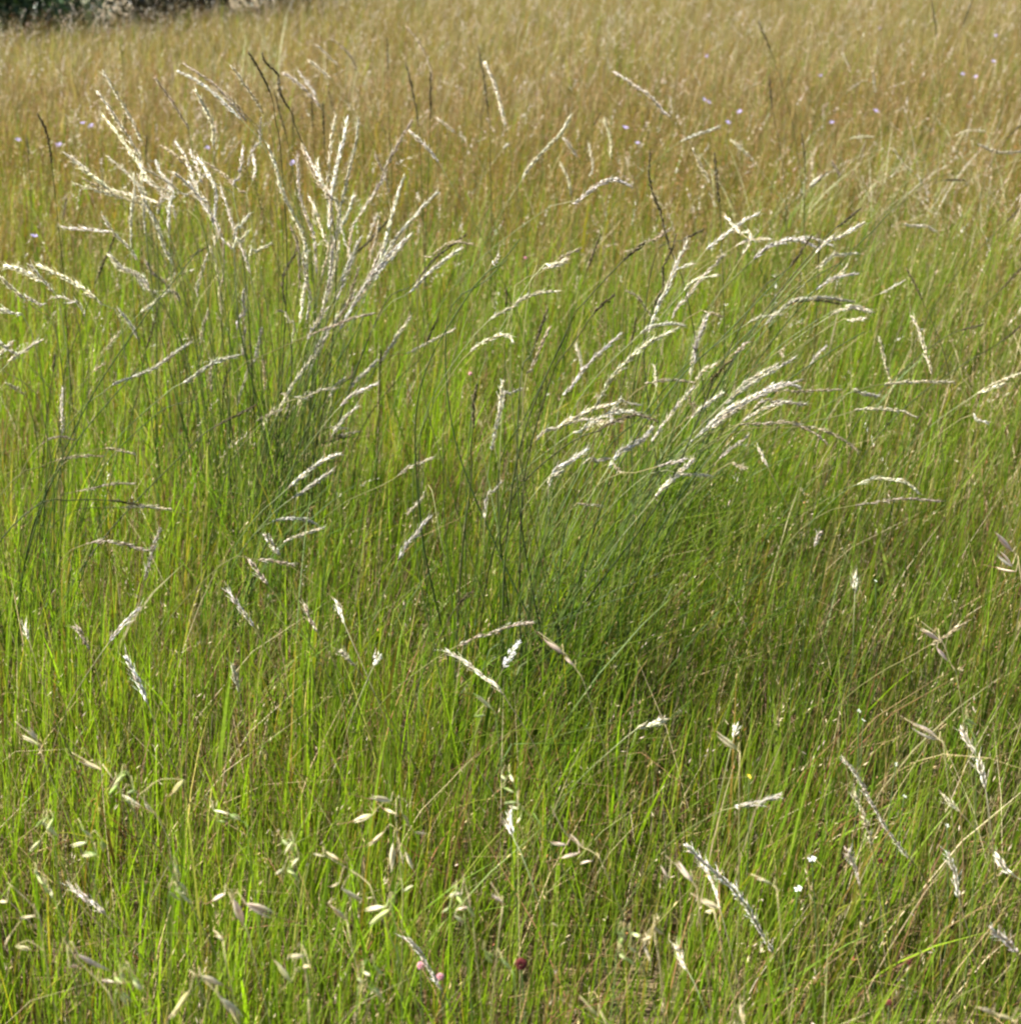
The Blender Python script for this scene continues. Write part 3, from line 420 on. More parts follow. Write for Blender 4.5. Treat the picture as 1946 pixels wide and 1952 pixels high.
  ('B',0.064,[(-0.023,2.109,-0.004),(0.000,2.202,0.171),(0.039,2.357,0.339),(0.091,2.480,0.484),(0.164,2.478,0.593),(0.175,2.468,0.607),(0.210,2.459,0.609)]),
  ('p',0.062,[(0.013,2.181,-0.003),(0.024,2.161,0.175),(0.028,2.138,0.361),(0.062,2.109,0.530),(0.152,2.074,0.656),(0.198,2.055,0.676),(0.232,2.036,0.695),(0.277,2.017,0.716)]),
  ('B',0.05,[(-0.005,2.125,-0.004),(0.018,2.149,0.177),(0.055,2.213,0.362),(0.103,2.244,0.526),(0.160,2.171,0.642),(0.180,2.102,0.657)]),
  ('P',0.05,[(-0.096,2.291,-0.005),(-0.086,2.303,0.244),(-0.081,2.326,0.502),(-0.053,2.331,0.742),(0.041,2.286,0.938),(0.066,2.273,0.954),(0.092,2.260,0.969)]),
  ('D',0.081,[(-0.038,2.195,-0.004),(0.031,2.187,0.204),(0.145,2.173,0.402),(0.257,2.150,0.594),(0.313,2.112,0.782),(0.318,2.098,0.821),(0.323,2.085,0.829),(0.329,2.071,0.849),(0.341,2.057,0.864)]),
  ('p',0.131,[(0.138,2.122,-0.002),(0.175,2.144,0.187),(0.228,2.188,0.379),(0.316,2.243,0.543),(0.449,2.297,0.648),(0.505,2.308,0.663),(0.569,2.319,0.670),(0.621,2.329,0.682),(0.684,2.340,0.677),(0.726,2.351,0.658)]),
  ('p',0.177,[(0.056,2.358,-0.002),(0.087,2.314,0.211),(0.142,2.233,0.424),(0.227,2.174,0.609),(0.349,2.196,0.732),(0.378,2.216,0.751),(0.409,2.235,0.766),(0.450,2.255,0.783),(0.482,2.275,0.794)]),
  ('p',0.088,[(0.188,2.224,-0.001),(0.195,2.207,0.207),(0.210,2.181,0.424),(0.256,2.154,0.617),(0.372,2.136,0.754),(0.414,2.131,0.783),(0.464,2.125,0.808)]),
  ('B',0.135,[(0.204,2.244,-0.001),(0.227,2.231,0.207),(0.270,2.211,0.422),(0.338,2.211,0.609),(0.449,2.260,0.729),(0.493,2.281,0.732),(0.539,2.301,0.727),(0.578,2.322,0.721)]),
  ('B',0.119,[(0.158,2.213,-0.001),(0.173,2.236,0.171),(0.198,2.277,0.349),(0.251,2.313,0.505),(0.350,2.323,0.611),(0.418,2.319,0.648),(0.485,2.315,0.652),(0.524,2.310,0.656),(0.559,2.306,0.649),(0.586,2.301,0.635),(0.613,2.297,0.616)]),
  ('p',0.05,[(0.204,2.219,-0.001),(0.198,2.220,0.211),(0.201,2.215,0.428),(0.230,2.198,0.628),(0.302,2.165,0.793),(0.312,2.164,0.809),(0.334,2.164,0.822)]),
  ('B',0.084,[(0.019,2.362,-0.003),(0.050,2.362,0.199),(0.120,2.358,0.392),(0.215,2.336,0.561),(0.315,2.279,0.692),(0.310,2.261,0.717),(0.304,2.243,0.735)]),
  ('B',0.067,[(0.044,2.313,-0.003),(0.100,2.316,0.169),(0.185,2.325,0.335),(0.284,2.313,0.484),(0.370,2.254,0.603),(0.390,2.225,0.616),(0.401,2.195,0.624)]),
  ('p',0.085,[(0.110,2.273,-0.002),(0.121,2.270,0.202),(0.148,2.257,0.419),(0.192,2.275,0.598),(0.255,2.363,0.690),(0.264,2.417,0.704),(0.266,2.471,0.715)]),
  ('p',0.094,[(0.027,2.340,-0.003),(0.039,2.290,0.199),(0.059,2.191,0.407),(0.095,2.128,0.584),(0.160,2.184,0.695),(0.171,2.231,0.702),(0.182,2.279,0.702)]),
  ('B',0.05,[(0.180,2.307,-0.001),(0.164,2.327,0.116),(0.131,2.362,0.231),(0.108,2.400,0.341),(0.114,2.429,0.446),(0.142,2.433,0.448),(0.175,2.437,0.445)]),
  ('P',0.05,[(-0.018,2.227,-0.004),(0.015,2.204,0.171),(0.057,2.171,0.353),(0.123,2.148,0.515),(0.231,2.155,0.632),(0.284,2.154,0.631),(0.333,2.152,0.630)]),
 ],
 'U': [
  ('B',0.07,[(0.359,2.707,0.003),(0.326,2.745,0.211),(0.267,2.812,0.418),(0.222,2.869,0.618),(0.227,2.877,0.806),(0.258,2.870,0.832),(0.278,2.863,0.852)]),
  ('P',0.204,[(0.280,2.728,0.002),(0.272,2.746,0.188),(0.261,2.778,0.378),(0.265,2.807,0.560),(0.304,2.815,0.723),(0.319,2.813,0.756),(0.332,2.811,0.796),(0.342,2.808,0.828),(0.356,2.806,0.860)]),
  ('P',0.144,[(0.388,2.881,0.003),(0.365,2.874,0.219),(0.325,2.862,0.445),(0.318,2.860,0.651),(0.390,2.879,0.809),(0.421,2.888,0.838),(0.460,2.897,0.868),(0.488,2.905,0.886),(0.516,2.914,0.898)]),
  ('P',0.165,[(0.245,2.726,0.001),(0.293,2.714,0.253),(0.381,2.695,0.509),(0.499,2.709,0.726),(0.633,2.796,0.863),(0.662,2.824,0.866),(0.694,2.852,0.875),(0.729,2.880,0.886)]),
  ('P',0.147,[(0.345,2.867,0.003),(0.350,2.878,0.229),(0.362,2.896,0.464),(0.410,2.905,0.674),(0.521,2.886,0.821),(0.550,2.879,0.841),(0.575,2.872,0.854),(0.601,2.864,0.854),(0.628,2.857,0.842)]),
  ('p',0.075,[(0.278,2.882,0.002),(0.280,2.880,0.247),(0.287,2.876,0.508),(0.337,2.860,0.730),(0.466,2.824,0.856),(0.495,2.816,0.866),(0.524,2.808,0.870)]),
  ('p',0.115,[(0.326,2.764,0.002),(0.363,2.801,0.231),(0.431,2.868,0.455),(0.537,2.945,0.645),(0.685,3.010,0.772),(0.724,3.023,0.780),(0.760,3.035,0.785)]),
  ('P',0.082,[(0.279,2.725,0.002),(0.266,2.732,0.217),(0.245,2.744,0.444),(0.261,2.751,0.646),(0.354,2.745,0.787),(0.385,2.741,0.807),(0.414,2.738,0.814)]),
  ('p',0.129,[(0.346,2.868,0.003),(0.375,2.830,0.243),(0.430,2.763,0.491),(0.516,2.729,0.702),(0.638,2.784,0.831),(0.675,2.815,0.835),(0.713,2.846,0.831)]),
  ('P',0.118,[(0.329,2.854,0.002),(0.364,2.857,0.223),(0.428,2.863,0.448),(0.528,2.885,0.634),(0.669,2.935,0.740),(0.712,2.953,0.754),(0.749,2.971,0.754)]),
  ('P',0.242,[(0.368,2.755,0.003),(0.386,2.792,0.201),(0.421,2.859,0.400),(0.488,2.935,0.567),(0.605,3.001,0.673),(0.658,3.021,0.684),(0.704,3.041,0.681),(0.767,3.061,0.667)]),
  ('P',0.071,[(0.261,2.737,0.001),(0.315,2.769,0.210),(0.414,2.824,0.411),(0.538,2.853,0.585),(0.665,2.807,0.712),(0.684,2.792,0.726),(0.711,2.776,0.739)]),
  ('P',0.079,[(0.242,2.844,0.001),(0.267,2.860,0.195),(0.313,2.887,0.393),(0.393,2.909,0.561),(0.515,2.907,0.667),(0.542,2.903,0.679),(0.574,2.899,0.686)]),
  ('p',0.067,[(0.263,2.737,0.001),(0.322,2.775,0.203),(0.429,2.843,0.386),(0.568,2.913,0.542),(0.722,2.960,0.664),(0.771,2.967,0.696),(0.816,2.975,0.715),(0.857,2.983,0.736)]),
  ('D',0.083,[(0.310,2.833,0.002),(0.327,2.823,0.172),(0.358,2.805,0.342),(0.402,2.789,0.505),(0.458,2.783,0.652),(0.512,2.785,0.772),(0.563,2.788,0.814),(0.604,2.790,0.880)]),
  ('N',0.0,[(0.239,2.845,0.001),(0.276,2.820,0.222),(0.344,2.779,0.446),(0.444,2.759,0.637),(0.577,2.798,0.760),(0.643,2.834,0.794),(0.697,2.869,0.809)]),
  ('N',0.0,[(0.295,2.789,0.002),(0.346,2.803,0.229),(0.438,2.825,0.449),(0.553,2.832,0.652),(0.672,2.800,0.827),(0.718,2.776,0.889),(0.751,2.752,0.944)]),
  ('B',0.05,[(0.359,2.707,0.003),(0.332,2.754,0.213),(0.282,2.830,0.422),(0.242,2.896,0.624),(0.254,2.913,0.813),(0.301,2.915,0.841),(0.331,2.916,0.863)]),
  ('D',0.054,[(0.359,2.707,0.003),(0.346,2.741,0.216),(0.306,2.804,0.428),(0.283,2.858,0.633),(0.302,2.862,0.826),(0.353,2.851,0.857),(0.394,2.840,0.882)]),
  ('p',0.171,[(0.280,2.728,0.002),(0.281,2.750,0.184),(0.277,2.787,0.370),(0.286,2.820,0.547),(0.341,2.831,0.706),(0.364,2.833,0.735),(0.388,2.835,0.772),(0.412,2.837,0.800),(0.439,2.839,0.828)]),
  ('D',0.173,[(0.280,2.728,0.002),(0.272,2.743,0.191),(0.258,2.773,0.384),(0.262,2.799,0.569),(0.297,2.804,0.735),(0.312,2.800,0.771),(0.309,2.795,0.814),(0.324,2.790,0.850),(0.332,2.786,0.885)]),
  ('p',0.142,[(0.245,2.726,0.001),(0.259,2.713,0.256),(0.312,2.693,0.513),(0.389,2.706,0.733),(0.483,2.792,0.872),(0.467,2.819,0.878),(0.454,2.846,0.889),(0.442,2.873,0.902)]),
  ('D',0.101,[(0.245,2.726,0.001),(0.297,2.714,0.258),(0.384,2.696,0.517),(0.502,2.710,0.738),(0.638,2.798,0.880),(0.661,2.827,0.887),(0.689,2.855,0.901),(0.721,2.883,0.916)]),
  ('p',0.126,[(0.345,2.867,0.003),(0.350,2.884,0.228),(0.364,2.908,0.462),(0.414,2.923,0.671),(0.529,2.910,0.817),(0.567,2.909,0.836),(0.605,2.907,0.848),(0.631,2.906,0.847),(0.673,2.905,0.834)]),
  ('p',0.058,[(0.279,2.725,0.002),(0.257,2.728,0.222),(0.228,2.736,0.454),(0.236,2.740,0.661),(0.317,2.730,0.807),(0.334,2.722,0.832),(0.359,2.715,0.844)]),
  ('B',0.053,[(0.279,2.725,0.002),(0.271,2.734,0.202),(0.258,2.749,0.414),(0.269,2.759,0.601),(0.367,2.755,0.727),(0.401,2.754,0.732),(0.427,2.753,0.724)]),
  ('P',0.076,[(0.329,2.854,0.002),(0.366,2.844,0.213),(0.433,2.837,0.427),(0.541,2.846,0.603),(0.688,2.883,0.699),(0.733,2.888,0.703),(0.769,2.893,0.692)]),
  ('D',0.174,[(0.368,2.755,0.003),(0.389,2.806,0.196),(0.427,2.888,0.390),(0.494,2.979,0.552),(0.615,3.059,0.652),(0.666,3.094,0.659),(0.711,3.128,0.650),(0.767,3.162,0.631)]),
  ('B',0.059,[(0.261,2.737,0.001),(0.290,2.753,0.197),(0.363,2.792,0.386),(0.461,2.805,0.547),(0.558,2.743,0.661),(0.545,2.712,0.663),(0.546,2.680,0.663)]),
  ('p',0.05,[(0.261,2.737,0.001),(0.317,2.756,0.210),(0.415,2.798,0.411),(0.544,2.814,0.584),(0.662,2.755,0.710),(0.685,2.727,0.724),(0.708,2.699,0.737)]),
  ('p',0.05,[(0.263,2.737,0.001),(0.300,2.776,0.208),(0.389,2.845,0.394),(0.507,2.917,0.555),(0.648,2.964,0.681),(0.673,2.973,0.717),(0.705,2.982,0.740),(0.729,2.991,0.766)]),
 ],
 'X': [
  ('p',0.181,[(0.398,2.650,0.003),(0.412,2.622,0.180),(0.439,2.573,0.362),(0.496,2.533,0.517),(0.600,2.534,0.610),(0.681,2.553,0.642),(0.733,2.573,0.643),(0.775,2.592,0.640),(0.826,2.611,0.635),(0.877,2.631,0.626)]),
  ('P',0.125,[(0.473,2.585,0.004),(0.495,2.586,0.174),(0.537,2.589,0.349),(0.598,2.614,0.497),(0.682,2.680,0.585),(0.723,2.721,0.570),(0.769,2.762,0.549)]),
 ],
 'Y': [
  ('P',0.125,[(0.528,2.290,0.003),(0.521,2.291,0.148),(0.509,2.294,0.300),(0.521,2.295,0.436),(0.585,2.290,0.532),(0.625,2.286,0.559),(0.647,2.282,0.570),(0.676,2.278,0.568),(0.702,2.274,0.563),(0.722,2.270,0.546)]),
  ('B',0.177,[(0.493,2.270,0.003),(0.495,2.306,0.129),(0.501,2.369,0.257),(0.531,2.427,0.363),(0.604,2.451,0.424),(0.660,2.448,0.441),(0.705,2.445,0.451),(0.747,2.442,0.458),(0.783,2.440,0.457),(0.821,2.437,0.454)]),
 ],
 'W': [
  ('P',0.09,[(-1.003,2.505,-0.019),(-0.969,2.522,0.195),(-0.909,2.553,0.408),(-0.862,2.587,0.615),(-0.867,2.612,0.808),(-0.901,2.617,0.837),(-0.929,2.621,0.854),(-0.962,2.626,0.862)]),
  ('P',0.143,[(-0.927,2.447,-0.018),(-0.883,2.465,0.188),(-0.806,2.497,0.392),(-0.742,2.533,0.589),(-0.738,2.562,0.774),(-0.762,2.567,0.795),(-0.789,2.571,0.820),(-0.817,2.576,0.839),(-0.851,2.580,0.858),(-0.885,2.585,0.873)]),
  ('P',0.206,[(-0.954,2.502,-0.018),(-0.955,2.531,0.148),(-0.954,2.581,0.320),(-0.927,2.623,0.472),(-0.846,2.630,0.579),(-0.816,2.624,0.599),(-0.785,2.618,0.625),(-0.748,2.612,0.641),(-0.711,2.607,0.657),(-0.682,2.601,0.674),(-0.648,2.595,0.700),(-0.616,2.590,0.721)]),
  ('P',0.132,[(-0.940,2.541,-0.018),(-0.911,2.533,0.174),(-0.856,2.519,0.366),(-0.771,2.505,0.534),(-0.649,2.495,0.652),(-0.607,2.493,0.677),(-0.576,2.491,0.700),(-0.542,2.489,0.719),(-0.505,2.487,0.729)]),
  ('P',0.075,[(-1.014,2.467,-0.019),(-1.019,2.447,0.183),(-1.024,2.411,0.394),(-1.001,2.386,0.585),(-0.917,2.396,0.729),(-0.892,2.403,0.752),(-0.868,2.410,0.767),(-0.843,2.418,0.781)]),
  ('P',0.059,[(-1.002,2.524,-0.019),(-0.972,2.520,0.191),(-0.920,2.513,0.402),(-0.877,2.495,0.607),(-0.876,2.460,0.795),(-0.894,2.451,0.819),(-0.917,2.442,0.831),(-0.927,2.433,0.838)]),
  ('p',0.063,[(-0.954,2.520,-0.018),(-0.924,2.495,0.169),(-0.872,2.450,0.354),(-0.829,2.402,0.534),(-0.824,2.371,0.705),(-0.839,2.367,0.732),(-0.858,2.363,0.758),(-0.877,2.359,0.780),(-0.903,2.355,0.803)]),
  ('B',0.104,[(-1.051,2.387,-0.019),(-1.050,2.401,0.121),(-1.048,2.426,0.268),(-1.025,2.463,0.394),(-0.962,2.514,0.474),(-0.927,2.537,0.482),(-0.895,2.559,0.489),(-0.856,2.582,0.488),(-0.818,2.605,0.478)]),
  ('B',0.128,[(-1.000,2.468,-0.019),(-1.002,2.493,0.100),(-1.004,2.536,0.224),(-0.985,2.575,0.329),(-0.923,2.584,0.393),(-0.872,2.578,0.413),(-0.839,2.571,0.422),(-0.789,2.564,0.436),(-0.749,2.557,0.439)]),
  ('D',0.094,[(-0.983,2.425,-0.018),(-0.956,2.468,0.098),(-0.908,2.544,0.199),(-0.843,2.619,0.288),(-0.766,2.657,0.369),(-0.706,2.662,0.427),(-0.659,2.668,0.471),(-0.623,2.674,0.503),(-0.591,2.679,0.521),(-0.559,2.685,0.536),(-0.520,2.690,0.555)]),
  ('N',0.0,[(-0.981,2.393,-0.018),(-0.965,2.388,0.145),(-0.933,2.380,0.311),(-0.882,2.382,0.463),(-0.806,2.408,0.584),(-0.745,2.437,0.652),(-0.686,2.465,0.713)]),
  ('p',0.054,[(-0.961,2.383,-0.018),(-0.932,2.408,0.193),(-0.882,2.453,0.404),(-0.843,2.495,0.609),(-0.849,2.511,0.801),(-0.868,2.510,0.819),(-0.890,2.509,0.836)]),
  ('p',0.076,[(-1.080,2.549,-0.020),(-1.035,2.565,0.178),(-0.956,2.592,0.374),(-0.887,2.609,0.563),(-0.871,2.594,0.742),(-0.897,2.580,0.788),(-0.930,2.566,0.829),(-0.952,2.552,0.864)]),
  ('B',0.082,[(-0.993,2.522,-0.019),(-0.988,2.484,0.138),(-0.977,2.417,0.299),(-0.950,2.371,0.444),(-0.894,2.394,0.552),(-0.870,2.419,0.580),(-0.844,2.444,0.585),(-0.825,2.468,0.568)]),
  ('p',0.091,[(-1.025,2.484,-0.019),(-1.019,2.459,0.176),(-1.009,2.419,0.385),(-0.991,2.413,0.564),(-0.960,2.495,0.664),(-0.949,2.534,0.649),(-0.946,2.572,0.622)]),
  ('N',0.0,[(-1.036,2.467,-0.019),(-0.999,2.502,0.195),(-0.931,2.565,0.402),(-0.836,2.627,0.592),(-0.717,2.660,0.753),(-0.659,2.663,0.817),(-0.597,2.667,0.887)]),
  ('p',0.085,[(-1.003,2.505,-0.019),(-0.959,2.518,0.187),(-0.887,2.544,0.394),(-0.826,2.573,0.593),(-0.815,2.594,0.779),(-0.839,2.595,0.800),(-0.850,2.595,0.810),(-0.871,2.595,0.810)]),
  ('p',0.063,[(-1.014,2.467,-0.019),(-1.030,2.455,0.180),(-1.047,2.429,0.387),(-1.034,2.412,0.575),(-0.962,2.431,0.716),(-0.944,2.447,0.735),(-0.929,2.463,0.747),(-0.919,2.479,0.758)]),
  ('p',0.05,[(-1.002,2.524,-0.019),(-0.982,2.525,0.177),(-0.940,2.523,0.374),(-0.910,2.511,0.564),(-0.925,2.482,0.738),(-0.959,2.478,0.749),(-0.996,2.475,0.747),(-1.029,2.471,0.740)]),
  ('p',0.053,[(-0.954,2.520,-0.018),(-0.929,2.490,0.169),(-0.883,2.440,0.354),(-0.845,2.388,0.533),(-0.844,2.351,0.704),(-0.870,2.342,0.731),(-0.892,2.334,0.756),(-0.916,2.325,0.779),(-0.954,2.316,0.800)]),
  ('D',0.101,[(-1.051,2.387,-0.019),(-1.041,2.397,0.109),(-1.026,2.418,0.243),(-0.995,2.451,0.357),(-0.919,2.497,0.424),(-0.875,2.516,0.420),(-0.828,2.534,0.415),(-0.773,2.553,0.401),(-0.719,2.571,0.379)]),
  ('p',0.106,[(-1.000,2.468,-0.019),(-0.992,2.492,0.093),(-0.984,2.535,0.211),(-0.954,2.573,0.309),(-0.886,2.582,0.367),(-0.821,2.574,0.380),(-0.782,2.567,0.383),(-0.725,2.559,0.389),(-0.681,2.552,0.386)]),
  ('p',0.075,[(-1.080,2.549,-0.020),(-1.020,2.559,0.182),(-0.929,2.581,0.383),(-0.846,2.592,0.576),(-0.822,2.571,0.759),(-0.840,2.551,0.809),(-0.860,2.531,0.855),(-0.875,2.511,0.894)]),
  ('B',0.063,[(-0.993,2.522,-0.019),(-0.975,2.481,0.135),(-0.949,2.411,0.293),(-0.907,2.362,0.435),(-0.838,2.382,0.540),(-0.796,2.404,0.566),(-0.755,2.426,0.568),(-0.709,2.448,0.548)]),
  ('D',0.064,[(-1.025,2.484,-0.019),(-1.029,2.450,0.176),(-1.027,2.400,0.385),(-1.016,2.385,0.564),(-0.999,2.457,0.664),(-0.993,2.487,0.650),(-0.999,2.516,0.622)]),
 ],
}
TUSSOCK_BASE = {'F':(-0.563,2.928), 'K':(-0.778,3.070), 'V':(-0.591,2.433), 'R':(0.035,2.235), 'U':(0.295,2.797), 'X':(0.466,2.636), 'Y':(0.508,2.315), 'W':(-1.037,2.467)}
